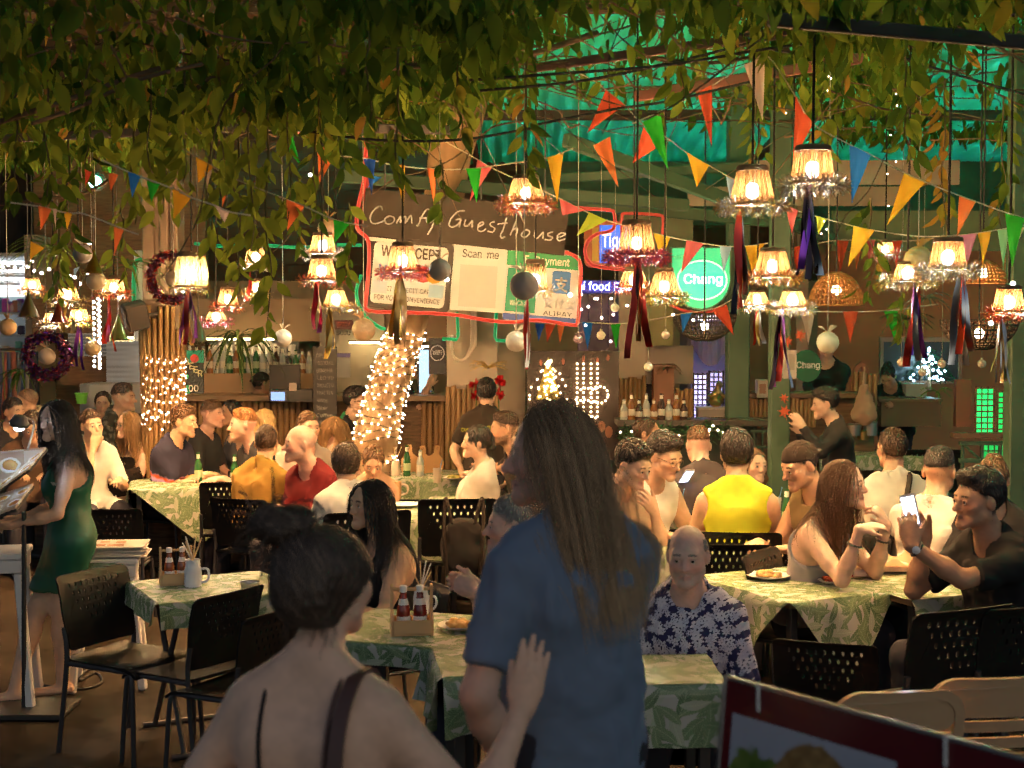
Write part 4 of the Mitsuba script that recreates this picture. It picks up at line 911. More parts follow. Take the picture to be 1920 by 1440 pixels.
def condiment_rack(x, y, z, deg, label, sauce=((.20, .015, .008), (.12, .008, .006)), straw=(.15, .25, .6), scale=1.0):
 k = thing('condiment_rack', label, 'condiment rack'); R = Rz(deg); W_ = T(M4(R, (x, y, z), scale).tolist()); wood = (.50, .30, .14)
 put('tray_base', box((.15, .10, .010), (0, 0, .006)), 'm_satin', color=wood, parent=k, to_world=W_)
 for q in (1, -1): put('tray_side', box((.15, .009, .055), (0, q * .052, .036), bevel=.002), 'm_satin', color=wood, parent=k, to_world=W_)
 for q in (1, -1):
  pad = Polygon([(-.040, 0), (.040, 0), (.038, .06), (.014, .10), (.013, .19), (-.013, .19), (-.014, .10), (-.038, .06)]).buffer(.006)
  m = extrude(pad, .010); v = np.asarray(m.vertices); put('end_board', tm(np.stack([v[:, 2] - .005 + q * .078, v[:, 0], v[:, 1] + .001], 1), m.faces), 'm_satin', color=wood, parent=k, to_world=W_)
 put('handle', cyl((-.08, 0, .178), (.08, 0, .178), .007, sides=8), 'm_satin', color=wood, parent=k, to_world=W_)
 racks = k
 for i, (sx, c) in enumerate(zip((-.033, .033), sauce)):
  b = thing('sauce_bottle', label.split(' rack')[0].replace('wooden', '').strip() + ' sauce bottle, ' + ('left' if i == 0 else 'right') + ' one in the rack ' + (label.split(' on ')[-1] if ' on ' in label else ''), 'sauce bottle')
  M = T((M4(R, (x, y, z), scale) @ M4(None, (sx, 0, .012))).tolist())
  put('glass', lathe([(0, 0), (.025, 0), (.027, .004), (.027, .075), (.024, .095), (.0135, .135), (.0125, .155), (0, .156)], 14), 'm_gloss', color=c, smooth=45, parent=b, to_world=M)
  put('cap', lathe([(.0145, .155), (.0155, .156), (.0155, .178), (.013, .181), (0, .181)], 14), 'm_satin', color=(.78, .76, .72), smooth=30, parent=b, to_world=M)
  put('paper_label', lathe([(.0276, .022), (.0278, .023), (.0278, .060), (.0276, .061)], 14), 'm_matte', color=(.75, .72, .66), smooth=45, parent=b, to_world=M)
  put('neck_label', lathe([(.0212, .105), (.0214, .106), (.0162, .129), (.0160, .130)], 14), 'm_matte', color=(.75, .72, .66), smooth=45, parent=b, to_world=M)
  t = meshkit.text_mesh('HEINZ', .010, .001, True); v = np.asarray(t.vertices); w = np.ptp(v[:, 0]); v0 = v.copy(); ang = (v[:, 0] - w / 2) / .0285
  put('lettering', tm(np.stack([.0282 * np.sin(ang), -.0282 * np.cos(ang) - v[:, 2] * .3, .036 + v[:, 1]], 1), t.faces), 'm_matte', color=(.03, .03, .03), smooth=False, parent=b, to_world=M)
 return k
def mug_jar(p, label, straws=True, col=(.62, .63, .66), sc=1.0):
 k = thing('mug_jar', label, 'jar'); W_ = T(M4(None, p, sc).tolist())
 put('jar', lathe([(0, .001), (.036, .001), (.040, .008), (.040, .085), (.034, .098), (.034, .125), (.036, .128), (.031, .128), (.031, .10), (0, .095)], 18), 'm_gloss', color=col, smooth=40, parent=k, to_world=W_)
 put('handle', tube(catmull([(.038, 0, .085), (.068, 0, .082), (.074, 0, .05), (.062, 0, .025), (.038, 0, .022)], 5), .006, 7), 'm_gloss', color=col, parent=k, to_world=W_)
 if straws:
  g = np.random.default_rng(int(abs(p[0]) * 1000))
  for i in range(5):
   a = g.uniform(0, 6.28); e = A(math.cos(a) * .05, math.sin(a) * .05, g.uniform(.19, .26)); c = ((.75, .7, .62), (.6, .42, .22), (.55, .38, .2))[i % 3]
   put('straw' if i % 3 == 0 else 'chopstick', cyl(A(0, 0, .09) - e * A(.3, .3, 0), e, .0045, .0035, 6), 'm_matte', color=c, parent=k, to_world=W_)
 return k
def plate(p, r, label, food=None, col=(.7, .68, .62)):
 k = thing('plate', label, 'plate'); put('dish', lathe([(0, .004), (r * .6, .004), (r, .018), (r * 1.0, .021), (r * .6, .010), (0, .010)], 20, p), 'm_gloss', color=col, smooth=40, parent=k)
 if food is not None:
  g = np.random.default_rng(int(p[1] * 100)); mb = MB()
  for i in range(26):
   a, q = g.uniform(0, 6.28), r * .55 * math.sqrt(g.uniform()); s = g.uniform(.010, .020); mb.add(sphere(s, (p[0] + q * math.cos(a), p[1] + q * math.sin(a), p[2] + .014 + g.uniform(0, .015)), 1, (1.2, 1, .7)), np.asarray(food) * g.uniform(.6, 1.5))
  tag(put('food', mb, 'm_satin', smooth=True, parent=k), kind='stuff')
 return k
def phone(p, R, label, bright=(1.2, 1.5, 2.0)):
 k = thing('phone', label, 'phone'); W_ = T(M4(R, p).tolist())
 put('case', box((.072, .009, .148), bevel=.004), 'm_gloss', color=(.35, .35, .37), parent=k, to_world=W_)
 put('screen', box((.062, .001, .125), (0, -.0055, 0)), 'm_gloss', color=(.02, .02, .02), parent=k, to_world=W_, emit=np.array(bright), weight=.15, smooth=False)
 return k
# ------------------------------------------------------------------ which table stands where
ZT = .742
def onT(u, v): return P(u, v, (ZT + .004 - CZ) / ray(u, v)[1])           # the point of the table plane seen at a pixel
c9 = onT(1530, 1100); c9[:2] = (1.385, 7.10)
table_set(0, 0, 0, .62, .78, 27, 'dining table with the tipped green cloth at the right, before the long-haired brunette', 'green leaf print tablecloth whose pointed tip hangs at the right of the picture', drop=[.40, .20, .2, .40], ctr=c9, seed=3, style='corner')
c10 = A(2.02, 7.20, 0)
table_set(0, 0, 0, .66, .78, 24, 'table under the phone holding man at the right', 'leaf print tablecloth under the phone holding man and the paper food tray', drop=[.30, 0, .2, .0], ctr=c10, seed=5, style='square', z=.735)
c6 = A(-1.47, 7.02, 0)
table_set(0, 0, 0, .66, .62, 27, 'small folding table at the left beside the empty chair', 'leaf print tablecloth on the small left table with the straw jar', drop=[.13, .13, .12, .12], style='square', ctr=c6, seed=7, base='fold')
c7 = A(-.37, 6.05, 0)
table_set(0, 0, 0, .62, .74, 70, 'table behind the standing couple with two sauce bottles', 'leaf print tablecloth behind the standing couple under the wooden sauce rack', drop=.10, style='square', ctr=c7, seed=9, flare=.02)
c7b = A(-.03, 5.50, 0)
table_set(0, 0, 0, .50, .46, 8, 'table half hidden behind the long-haired man in blue', 'leaf print tablecloth half hidden behind the long-haired man in blue', drop=.22, style='square', ctr=c7b, seed=10, z=.74)
c8 = A(.38, 5.14, 0)
table_set(0, 0, 0, .70, .42, 2, 'table in front of the old man in the floral shirt', 'green leaf print tablecloth hanging straight down before the old man in the floral shirt', drop=.23, style='square', ctr=c8, seed=11, flare=.05, z=.79)
c1 = A(-2.52, 11.55, 0)
table_set(0, 0, 0, 1.05, .72, 14, 'long table of the three young men with beer at the left', 'yellowish leaf print tablecloth with two hanging tips before the three young men', drop=[.42, .1, .1, .36], ctr=c1, seed=13)
c1b = A(-1.72, 11.55, 0)
table_set(0, 0, 0, .70, .70, 8, 'table of the bald man in the maroon shirt', 'leaf print tablecloth before the bald man in the maroon shirt', drop=.24, style='square', ctr=A(-1.50, 10.35, 0), seed=14)
table_set(0, 0, 0, .80, .7, 20, 'table beyond the waitress at the left under the iced tea pitcher', 'leaf print tablecloth under the iced tea pitcher at the left', drop=[.40, .2, .1, .3], ctr=A(-3.72, 12.55, 0), seed=15)
table_set(0, 0, 0, 1.15, .70, 4, 'table of the girl who looks down, in the middle', 'leaf print tablecloth with a straight hem before the girl who looks down', drop=.32, style='square', ctr=A(-.55, 9.75, 0), seed=17)
table_set(0, 0, 0, .62, .62, 12, 'table with one brown beer bottle left of the long-haired man', 'cream leaf print tablecloth under the brown beer bottle', drop=.16, style='square', ctr=A(-.22, 10.35, 0), seed=19)
table_set(0, 0, 0, 1.3, .7, 0, 'table with bottles and wooden boards at the foot of the lit tree', 'leaf print tablecloth under the bottles near the lit tree trunk', drop=.18, style='square', ctr=A(-.95, 12.15, 0), seed=21)
table_set(0, 0, 0, .9, .75, 15, 'table of the man with round glasses', 'leaf print tablecloth before the man with round glasses', drop=.22, style='square', ctr=A(.90, 8.35, 0), seed=23)
table_set(0, 0, 0, .7, .7, 8, 'table of the man in the grey tee who turns his back', 'leaf print tablecloth beside the man in the grey tee who turns his back', drop=.30, style='square', ctr=A(1.28, 10.6, 0), seed=25)
table_set(0, 0, 0, .9, .6, 0, 'serving table with steel pots near the right posts', 'leaf print tablecloth under the steel pots near the right posts', drop=.14, style='square', ctr=A(3.15, 12.9, 0), seed=27, z=.86)
# ------------------------------------------------------------------ empty chairs
chair(-1.82, 6.84, 62, 'empty black chair alone in the left foreground, its legs fully in view')
chair_at(432, 1122, 6.55, -122, 'black chair pushed sideways to the small left table, nearer of the pair')
chair_at(520, 1158, 6.30, -118, 'black chair just right of the small left table, behind the woman with the bun')
chair_at(858, 945, 9.2, 185, 'black chair with a dark backpack on it, back turned, in the middle')
chair_at(1376, 1032, 7.9, 178, 'black chair with a bluish sheen right of the old man, back turned')
chair_at(1462, 1026, 8.25, 176, 'black chair behind the tablecloth, just left of the brunette')
chair_at(1545, 1238, 5.75, 160, 'black chair back tilted behind the red menu board')
chair_at(1800, 1142, 5.65, 205, 'black chair with steel legs right of the hanging tablecloth tip')
chair_at(1935, 1150, 5.75, 200, 'black chair cut by the right edge of the picture')
chair_at(1748, 790, 12.6, 175, 'empty black chair beyond the men in white at the upper right')
chair_at(200, 964, 9.4, 185, 'black chair behind the newspapers on the white stool')
chair_at(150, 960, 9.9, 140, 'black chair just behind the waitress')
chair_at(195, 852, 11.9, 180, 'black chair at the table with the iced tea pitcher, back turned')
chair_at(436, 912, 10.6, 190, 'black perforated chair between the hanging cloth tips of the young men and the bald man')
slat_chair(1.26, 4.96, 188, 'glossy brown slatted chair behind the menu board, left one of two', 1.0)
slat_chair(1.64, 5.14, 186, 'glossy brown slatted chair at the lower right edge')
bp = thing('backpack', 'dark backpack hanging from the black chair in the middle', 'bag')
q = P(870, 1030, 8.98); Fd = Field(); Fd.el(q, (.15, .09, .20), k=.04); Fd.el(q + A(0, -.05, -.07), (.12, .06, .10), k=.05); Fd.sub('fn', lambda p: .012 * (1 - 2 * meshkit.noise(p * 14)))
put('pack', Fd.mesh(.014), 'm_cloth', color=(.014, .012, .012), smooth=True, parent=bp)
for s_ in (-1, 1): put('strap', tube(catmull([q + A(.07 * s_, -.09, .17), q + A(.10 * s_, -.05, .30), q + A(.12 * s_, .02, .30), q + A(.12 * s_, -.08, .1), q + A(.10 * s_, -.10, -.14)], 5), .012, 6), 'm_cloth', color=(.016, .012, .010), parent=bp)
# ------------------------------------------------------------------ things on the tables
condiment_rack(*onT(772, 1188)[:2], ZT + .004, 8, 'wooden rack of two ketchup bottles on the table behind the couple', scale=1.05)
mug_jar(A(*onT(790, 1150)[:2], ZT + .004), 'glass mug jar with one blue straw behind the ketchup rack', sc=.9)
condiment_rack(*onT(330, 1095)[:2], ZT + .004, 20, 'wooden rack of two chilli bottles on the small left table', sauce=((.22, .05, .015), (.20, .06, .02)), scale=.95)
mug_jar(A(*onT(362, 1100)[:2], ZT + .004), 'white mug jar of straws and chopsticks on the small left table', sc=1.05)
ash = thing('ashtray', 'small grey tin ashtray on the small left table', 'ashtray'); p = onT(468, 1103)
put('tin', lathe([(0, .002), (.042, .002), (.045, .03), (.040, .03), (.038, .012), (0, .012)], 18, (p[0], p[1], ZT + .004)), 'm_metal', color=(.4, .4, .4), smooth=40, parent=ash)
put('rim', tube([(p[0] + .043 * math.cos(a), p[1] + .043 * math.sin(a), ZT + .035) for a in np.linspace(0, 6.283, 18, endpoint=False)], .003, 6, closed=True), 'm_metal', color=(.5, .5, .5), parent=ash)
condiment_rack(*onT(545, 920)[:2], ZT + .004, 10, 'wooden rack of two red sauce bottles on the table of the bald man', scale=1.0)
bottle(372, 905, 11.5, 'green beer bottle before the young man in navy')
bottle(440, 902, 11.3, 'green beer bottle before the blond man in black')
bottle(598, 915, 10.5, 'dark beer bottle with white label before the bald man in maroon', 'dark')
bottle(898, 932, 10.3, 'brown beer bottle on the small cream tablecloth', 'brown', h=.27)
bottle(925, 925, 10.2, 'second brown beer bottle, half hidden by the long-haired man', 'brown', h=.27)
bottle(763, 892, 12.0, 'green beer bottle near the lit tree trunk', h=.26)
bottle(788, 893, 12.0, 'clear bottle with a pale green label near the lit tree trunk', 'clear', h=.22)
bottle(1475, 960, 9.0, 'green beer bottle left of the man in the cap', z=.745)
bottle(1492, 965, 8.9, 'second green beer bottle left of the man in the cap', z=.745)
for i, (u, a) in enumerate(((797, 6), (812, -10), (770, 4))):
 k = thing('cutting_board', 'wooden paddle board standing at the lit tree, ' + ('left', 'right', 'nearest')[i] + ' of three', 'board')
 pl = Polygon([(-.07, 0), (.07, 0), (.07, .10), (.03, .14), (.016, .155), (.016, .22), (-.016, .22), (-.016, .155), (-.03, .14), (-.07, .10)]).buffer(.008)
 m = extrude(pl, .014); v = np.asarray(m.vertices); q = P(u, 888, 12.2 + .06 * i); R = RF @ rot([0, 0, 1], a) @ rot([1, 0, 0], -8)
 put('panel', tm(v @ R.T + A(q[0], q[1], ZT + .012), m.faces), 'm_satin', color=(.50, .27, .10), parent=k)
 hole = Point(0, .205).buffer(.006); m = extrude(hole.buffer(.004).difference(hole), .018); put('hole_ring', tm(np.asarray(m.vertices) @ R.T + A(q[0], q[1] - .002, ZT + .012), m.faces), 'm_satin', color=(.25, .12, .05), parent=k)
plate(A(*onT(350, 905)[:2] + A(0, .25), ZT + .006), .13, 'red basket plate before the young man in navy', (.45, .22, .08), (.45, .12, .06))
plate(A(*onT(1180, 985)[:2], ZT + .006), .12, 'plate of noodles before the man with round glasses', (.42, .20, .07))
plate(A(*onT(1235, 970)[:2], ZT + .006), .10, 'small striped bowl of food beside the noodles', (.50, .25, .10), (.5, .45, .4))
plate(A(*onT(760, 950)[:2], ZT + .006), .12, 'white plate with cutlery before the girl who looks down')
pt = thing('pitcher', 'glass pitcher of iced tea standing at the left table', 'pitcher'); q = P(247, 868, 12.3); z = .745
put('body', lathe([(0, z), (.055, z), (.062, z + .02), (.066, z + .20), (.070, z + .22), (0, z + .205)], 18, (q[0], q[1], 0)), 'm_gloss', color=(.22, .09, .05), smooth=40, parent=pt)
put('lid', lathe([(.070, z + .221), (.058, z + .24), (0, z + .245)], 18, (q[0], q[1], 0)), 'm_gloss', color=(.55, .5, .45), smooth=40, parent=pt)
put('handle', tube(catmull([(q[0] + .062, q[1], z + .19), (q[0] + .11, q[1], z + .17), (q[0] + .11, q[1], z + .07), (q[0] + .06, q[1], z + .04)], 5), .008, 7), 'm_gloss', color=(.5, .45, .4), parent=pt)
gm = thing('glass_mug', 'glass mug with a handle in front of the black chair in the middle', 'mug'); q = onT(742, 935)
put('body', lathe([(0, ZT + .003), (.04, ZT + .003), (.043, ZT + .13), (.039, ZT + .13), (.036, ZT + .02), (0, ZT + .018)], 16, (q[0], q[1], 0)), 'm_gloss', color=(.42, .25, .12), smooth=40, parent=gm)
put('handle', tube(catmull([(q[0] + .04, q[1], ZT + .11), (q[0] + .085, q[1], ZT + .10), (q[0] + .085, q[1], ZT + .05), (q[0] + .04, q[1], ZT + .03)], 5), .007, 7), 'm_gloss', color=(.6, .5, .4), parent=gm)
mug_jar(A(*P(742, 892, 12.0)[:2], ZT + .004), 'jar of straws and sauce at the foot of the lit tree', col=(.6, .5, .38))
for i, (u, v, nm, c) in enumerate(((292, 893, 'water glass left of the young man in navy', (.5, .47, .4)), (480, 900, 'half full beer glass before the man in ochre', (.5, .3, .06)), (640, 930, 'clear glass near the boy in white', (.5, .47, .4)), (1222, 962, 'tall glass of iced drink before the man with thin glasses', (.42, .26, .16)), (1455, 965, 'clear glass behind the man in yellow', (.5, .48, .42)), (820, 905, 'short glass before the woman in pale grey', (.48, .42, .32)), (1272, 968, 'beer glass at the edge of the table of the man with thin glasses', (.5, .32, .08)), (1730, 1075, 'small glass between the paper tray and the man with the phone', (.5, .45, .38)))):
 k = thing('drinking_glass', nm, 'glass'); q = onT(u, v); put('body', lathe([(0, ZT + .004), (.030, ZT + .004), (.036, ZT + .12), (.033, ZT + .12), (.028, ZT + .09), (0, ZT + .088)], 14, (q[0], q[1], 0)), 'm_gloss', color=c, smooth=40, parent=k); put('straw', cyl((q[0] + .01, q[1], ZT + .07), (q[0] + .04, q[1], ZT + .19), .0035, sides=6), 'm_matte', color=(.1, .25, .45), parent=k)
for u, v, r, nm, fc in ((1440, 1085, .11, 'plate of fried rice on the tipped green cloth at the right', (.45, .25, .08)), (1560, 1095, .07, 'small dish of chilli sauce on the tipped green cloth at the right', (.4, .06, .02)), (420, 908, .10, 'plate of food between the two green beer bottles', (.42, .2, .07)), (600, 935, .11, 'white plate of noodles before the bald man in maroon', (.5, .32, .12)), (850, 900, .09, 'small plate before the woman in pale grey', (.3, .28, .08)), (700, 938, .10, 'bowl of soup before the girl who looks down', (.45, .2, .05)), (1310, 900, .09, 'plate before the man in dark grey', (.4, .22, .08)), (215, 880, .10, 'plate beside the iced tea pitcher', (.4, .24, .1)), (860, 1180, .09, 'plate of spring rolls behind the long-haired man', (.5, .3, .1))):
 plate(A(*onT(u, v)[:2], ZT + .006), r, nm, fc)
# paper food tray on the right table
q = onT(1655, 1068); k = thing('food_tray', 'crumpled brown paper in a food tray before the brunette', 'tray'); g = np.random.default_rng(4)
sh_ = grid_mesh(12, 12, lambda u, v: np.stack([q[0] + (u - .5) * .34, q[1] + (v - .5) * .26, ZT + .012 + .09 * (np.abs(u - .5) * 2)**2.5 * (0.5 + .5 * np.sin(v * 9)) + .07 * (np.abs(v - .5) * 2)**3 * (.6 + .4 * np.cos(u * 11)) + .006 * np.sin(u * 31) * np.sin(v * 27)], 1))
put('paper', sh_, 'm_thin', color=(.52, .38, .24), smooth=True, parent=k); put('tray', box((.27, .2, .03), (q[0], q[1], ZT + .022), bevel=.008), 'm_matte', color=(.62, .42, .32), parent=k)
q = onT(1618, 1080); k = thing('napkin_pack', 'small white paper packet with a red corner on the right table', 'packet'); put('packet', box((.15, .09, .035), (q[0], q[1], ZT + .024), Rz(14), bevel=.012), 'm_satin', color=(.60, .45, .42), parent=k); put('corner', box((.03, .05, .03), (q[0] - .07, q[1] - .03, ZT + .024), Rz(14), bevel=.01), 'm_satin', color=(.4, .03, .05), parent=k)
# white stool with newspapers, and the other white stool
def stool(u, v, d, label):
 k = thing('stool', label, 'stool'); p = P(u, v, d); z = p[2]
 put('seat', box((.34, .34, .035), (p[0], p[1], z - .018), Rz(12), bevel=.012), 'm_satin', color=(.62, .60, .58), parent=k)
 put('apron', box((.32, .32, .07), (p[0], p[1], z - .072), Rz(12), bevel=.006), 'm_satin', color=(.58, .56, .54), parent=k)
 for qx in (1, -1):
  for qy in (1, -1):
   a = A(p[0], p[1], z - .11) + Rz(12) @ A(qx * .13, qy * .13, 0); b = A(p[0], p[1], 0) + Rz(12) @ A(qx * .19, qy * .19, 0); R = frame_z(a - b); put('leg', box((.045, .045, np.linalg.norm(a - b)), (a + b) / 2, R, bevel=.008), 'm_satin', color=(.60, .58, .56), parent=k)
 for qx in (1, -1):
  a = A(p[0], p[1], .28) + Rz(12) @ A(qx * .165, .165, 0); b = A(p[0], p[1], .28) + Rz(12) @ A(qx * .165, -.165, 0); put('rung', cyl(a, b, .012, sides=8), 'm_satin', color=(.58, .56, .54), parent=k)
 return p
p = stool(203, 1040, 8.05, 'white plastic bar stool under the pile of newspapers')
stool(-8, 1030, 7.6, 'white stool cut by the left edge of the picture')
nk = thing('newspaper_pile', 'pile of folded newspapers on the white stool', 'newspapers'); g = np.random.default_rng(5)
for i in range(8):
 put('newspaper', box((.40 + g.uniform(-.01, .03), .30, .0065), (p[0] + g.uniform(-.012, .02), p[1] + g.uniform(-.01, .01), p[2] + .006 + i * .0078), Rz(10 + g.uniform(-5, 5)), bevel=.002), 'm_matte', color=np.array([.55, .50, .45]) * g.uniform(.75, 1.1), parent=nk)
for i in range(6): put('picture', box((g.uniform(.05, .1), .07, .001), (p[0] - .12 + .07 * (i % 3) * 1.3, p[1] - .07 + .12 * (i // 3), p[2] + .0655), Rz(10)), 'm_matte', color=np.array([.40, .22, .15]) * g.uniform(.6, 1.3), parent=nk)
hc_ = put('cloth', grid_mesh(9, 7, lambda u, v: np.stack([p[0] - .02 + (u - .5) * .26 * (1 - v), p[1] - .187 - .012 * v - .01 * np.sin(u * 9) * v, p[2] - .015 - v * .12], 1)), 'm_oilcloth', uv=np.stack([np.repeat(np.linspace(0, .3, 9), 7), np.tile(np.linspace(0, .15, 7), 9)], 1), smooth=True)
tag(hc_, 'corner of leaf print oilcloth hanging from the white stool', 'cloth')
# ------------------------------------------------------------------ the guests and the staff
CHAIR_GROUP = None
def seated(label, short, head, d, **kw):
 X = person(label, head=head, d=d, **kw); b = X.f[:2]
 chair(X.pel[0] + b[0] * .04, X.pel[1] + b[1] * .04, kw.get('face', 0), 'black chair that ' + short + ' sits on', scale=float(np.clip((X.pel[2] - .085) / .44, .85, 1.12)))
 return X
OT = lambda u, v, dz=.02: onT(u, v) + A(0, 0, dz)
# --- left side
wt = person('waitress with long black hair in a short dark green dress', head=(106, 787), d=7.7, face=-72, look=36, stand=True, sex='f', size=.94, skin='asian', top='dress', tcol=(.008, .085, .048), topmat='m_satin', legs=None, hair='strand', hcol='black', hlen=.36,
   armL=P(22, 985, 7.45), armR=P(30, 975, 7.75), handL=dict(h=A(-1, -.2, -.1), n=A(0, .4, .8), side=A(0, -.6, .6), curl=(35, 45, 30)), lean=2, pitch=4, feet=[P(118, 1300, 7.75)[:2], P(28, 1318, 7.6)[:2]])
on_shirt(wt, meshkit.text_mesh('comfy', .022, .001, True), 1, .12, .30, (.4, .45, .42), name='lettering')
navy = seated('young man in a navy tee with an orange stripe, in profile at the long table', 'the young man in navy', (345, 790), 11.7, face=72, look=6, hair='quiff', hcol='brown', skin='tan', lean=12, armL='cross', armR='cross', pitch=6, size=1.06,
 top='tee', tcol=lambda v, X: np.where((np.abs((v - X.pel) @ X.us - .235) < .016)[:, None], A(.62, .6, .55), np.where((np.abs((v - X.pel) @ X.us - .262) < .016)[:, None], A(.55, .09, .02), A(.018, .018, .035))))
seated('short haired man in a black tee smiling behind the young man in navy', 'the smiling man in black', (398, 777), 12.7, face=75, hair='fade', hcol='brown', skin='pink', tcol=(.02, .02, .022), lean=6, armL='lap', armR='lap')
seated('dark haired woman laughing beside the smiling man in black', 'the laughing dark haired woman', (432, 774), 13.1, face=-55, sex='f', hair='updo', hcol='black', skin='tan', top='cami', tcol=(.05, .05, .06), armL='lap', armR='lap', roll=6)
seated('blond man in a black tee with a white mark, leaning on the long table', 'the blond man in black', (455, 797), 11.3, face=-58, look=-12, hair='fade', hcol='ginger', skin='pink', tcol=(.02, .02, .022), lean=16, armL='cross', armR='table', size=1.05, beard=.3)
seated('dark haired man in an ochre tee seen from behind, at the left', 'the man in ochre', (500, 830), 10.3, face=158, look=20, hair='short', hcol='dark', skin='tan', tcol=(.33, .19, .045), lean=14, armL='table', armR='table')
bald = seated('bald man in a maroon tee turned to the left, arms on the table', 'the bald man in maroon', (562, 832), 9.8, face=-40, look=-28, hair='bald', hcol='grey', skin='pink', tcol=(.11, .012, .014), lean=16, armL='cross', armR='cross', size=1.07, beard=.45, brow='dark', fat=1.08)
seated('dark haired boy in a white tee leaning over the table, back turned', 'the boy in white', (650, 872), 8.9, face=200, look=-22, hair='mop', hcol='dark', skin='tan', tcol=(.62, .58, .50), lean=30, armL='table', armR='table', size=.97)
seated('girl with tied brown hair looking down at the table', 'the girl who looks down', (700, 866), 10.3, face=6, pitch=30, sex='f', hair='updo', hcol='brown', skin='tan', top='cami', tcol=(.30, .28, .26), lean=20, armL='cross', armR='cross')
p12 = seated('black haired woman in a dark top looking left over the bun of the nearest woman', 'the black haired woman at the middle', (693, 945), 6.85, face=-58, look=8, sex='f', hair='strand', hcol='black', hlen=.36, skin='olive', top='cami', tcol=(.012, .012, .014), armL='table', armR='cross', lean=8, size=1.02)
seated('woman with long light brown hair and bare shoulders, back turned, left of the lit tree', 'the long haired woman left of the lit tree', (628, 808), 11.4, face=172, sex='f', hair='strand', hcol='light', hlen=.40, skin='fair', top='cami', tcol=(.5, .46, .4), armL='table', armR='table')
X14 = seated('black haired person with glasses in black and green, left of the lit tree', 'the person with glasses left of the lit tree', (668, 752), 13.2, face=75, hair='thick', hcol='black', skin='asian', tcol=lambda v, X: np.where((((v - X.pel) @ X.fs) < -.02)[:, None], A(.03, .22, .09), A(.02, .02, .022)), lean=6, armL='lap', armR='lap'); glasses(X14, (.02, .02, .02))
person('man in black at the till pointing at a lit screen', head=(772, 690), d=14.3, face=100, stand=True, hair='short', hcol='black', skin='asian', top='tee', tcol=(.03, .03, .035), armL=P(795, 738, 14.1), armR=P(805, 722, 14.0), size=.97, floor=.12)
bar = person('barman in a black tee with yellow lettering on his back', head=(912, 737), d=11.9, face=172, look=10, stand=True, hair='thick', hcol='black', skin='asian', top='tee', tcol=(.028, .022, .018), armL=P(868, 890, 11.7), armR=P(955, 890, 11.7), size=.92)
on_shirt(bar, meshkit.text_mesh('Comfy Guesthouse', .028, .001, True), -1, .19, .30, (.45, .42, .06), name='lettering', tilt=5); on_shirt(bar, meshkit.text_mesh('always welcome', .012, .001), -1, .09, .255, (.45, .42, .06), name='lettering', tilt=5) if False else None
kn = seated('woman with tied black hair in a pale grey ribbed top, in profile', 'the woman in the pale grey top', (893, 828), 10.0, face=-82, sex='f', hair='tail', hcol='black', skin='asian', top='tee', tcol=(.40, .36, .33), lean=-8, armL=OT(830, 895), armR=OT(836, 880), roll=-6)
seated('bearded man in a dark tee leaning right of the woman in pale grey', 'the bearded man', (945, 805), 10.7, face=-80, hair='fade', hcol='dark', skin='tan', beard=.85, tcol=(.025, .022, .022), lean=18, armL=OT(850, 888), armR=OT(845, 893), size=1.04)
person('man in a dark cap and red vest at the counter, back turned', head=(492, 720), d=14.2, face=120, stand=True, hair='cap', hcol='black', skin='brown', top='tee', tcol=lambda v, X: np.where((((v - X.pel) @ X.ls) > 0)[:, None], A(.35, .02, .02), A(.02, .02, .025)), size=.95, floor=.08, armL='table', armR='table')
seated('brown haired man with dark glasses behind the bald man', 'the man with dark glasses', (578, 802), 11.0, face=25, look=10, hair='short', hcol='brown', skin='pink', tcol=(.35, .30, .26), armL='lap', armR='lap');
seated('blond woman seen from behind at the counter side of the long table', 'the blond woman', (497, 792), 12.1, face=176, sex='f', hair='bob', hcol='blond', hlen=.26, skin='fair', top='cami', tcol=(.4, .36, .3), armL='lap', armR='lap')
seated('man in a white shirt resting his cheek on his hand at the left', 'the man with his cheek on his hand', (172, 797), 11.3, face=38, hair='short', hcol='dark', skin='tan', top='shirt', tcol=(.55, .50, .44), armL='table', armR='chin', lean=14, roll=8)
X23 = seated('woman with glasses and long fair hair laughing, left of the lit bamboo column', 'the laughing woman with glasses', (240, 796), 12.0, face=-48, sex='f', hair='strandfront', hcol='light', hlen=.36, skin='fair', top='cami', tcol=(.30, .20, .13), armL='table', armR='table', lip=(.4, .08, .07)); glasses(X23)
seated('man in a dark patterned shirt in profile, left of the lit bamboo column', 'the man in the dark patterned shirt', (232, 746), 13.3, face=82, hair='fade', hcol='dark', skin='tan', top='shirt', tcol=lambda v, X: A(.03, .03, .025) * (.6 + 2.2 * (meshkit.noise(v * 40) > .62))[:, None], armL='lap', armR='lap', size=1.08)
seated('dark haired woman facing the camera far back at the left', 'the dark haired woman far back', (193, 757), 13.7, face=12, sex='f', hair='updo', hcol='dark', skin='tan', top='tee', tcol=(.06, .04, .035), armL='lap', armR='lap')
person('man in a beige striped shirt stooping behind the purple wreath', head=(50, 752), d=13.2, face=-80, stand=True, lean=38, hair='buzz', hcol='dark', skin='tan', top='shirt', tcol=lambda v, X: np.where((np.sin(((v - X.pel) @ X.us) * 70) > .75)[:, None], A(.16, .10, .06), A(.50, .38, .24)), size=1.0, floor=.05)
seated('man in black far back at the left edge', 'the man at the left edge', (26, 772), 12.6, face=60, hair='short', hcol='black', skin='tan', tcol=(.02, .02, .025), armL='table', armR='table')
seated('dark haired guest bent over his plate behind the lit menu stand', 'the guest bent over his plate', (60, 800), 11.6, face=20, pitch=25, hair='short', hcol='dark', skin='tan', tcol=(.10, .06, .04), lean=22, armL='table', armR='table')
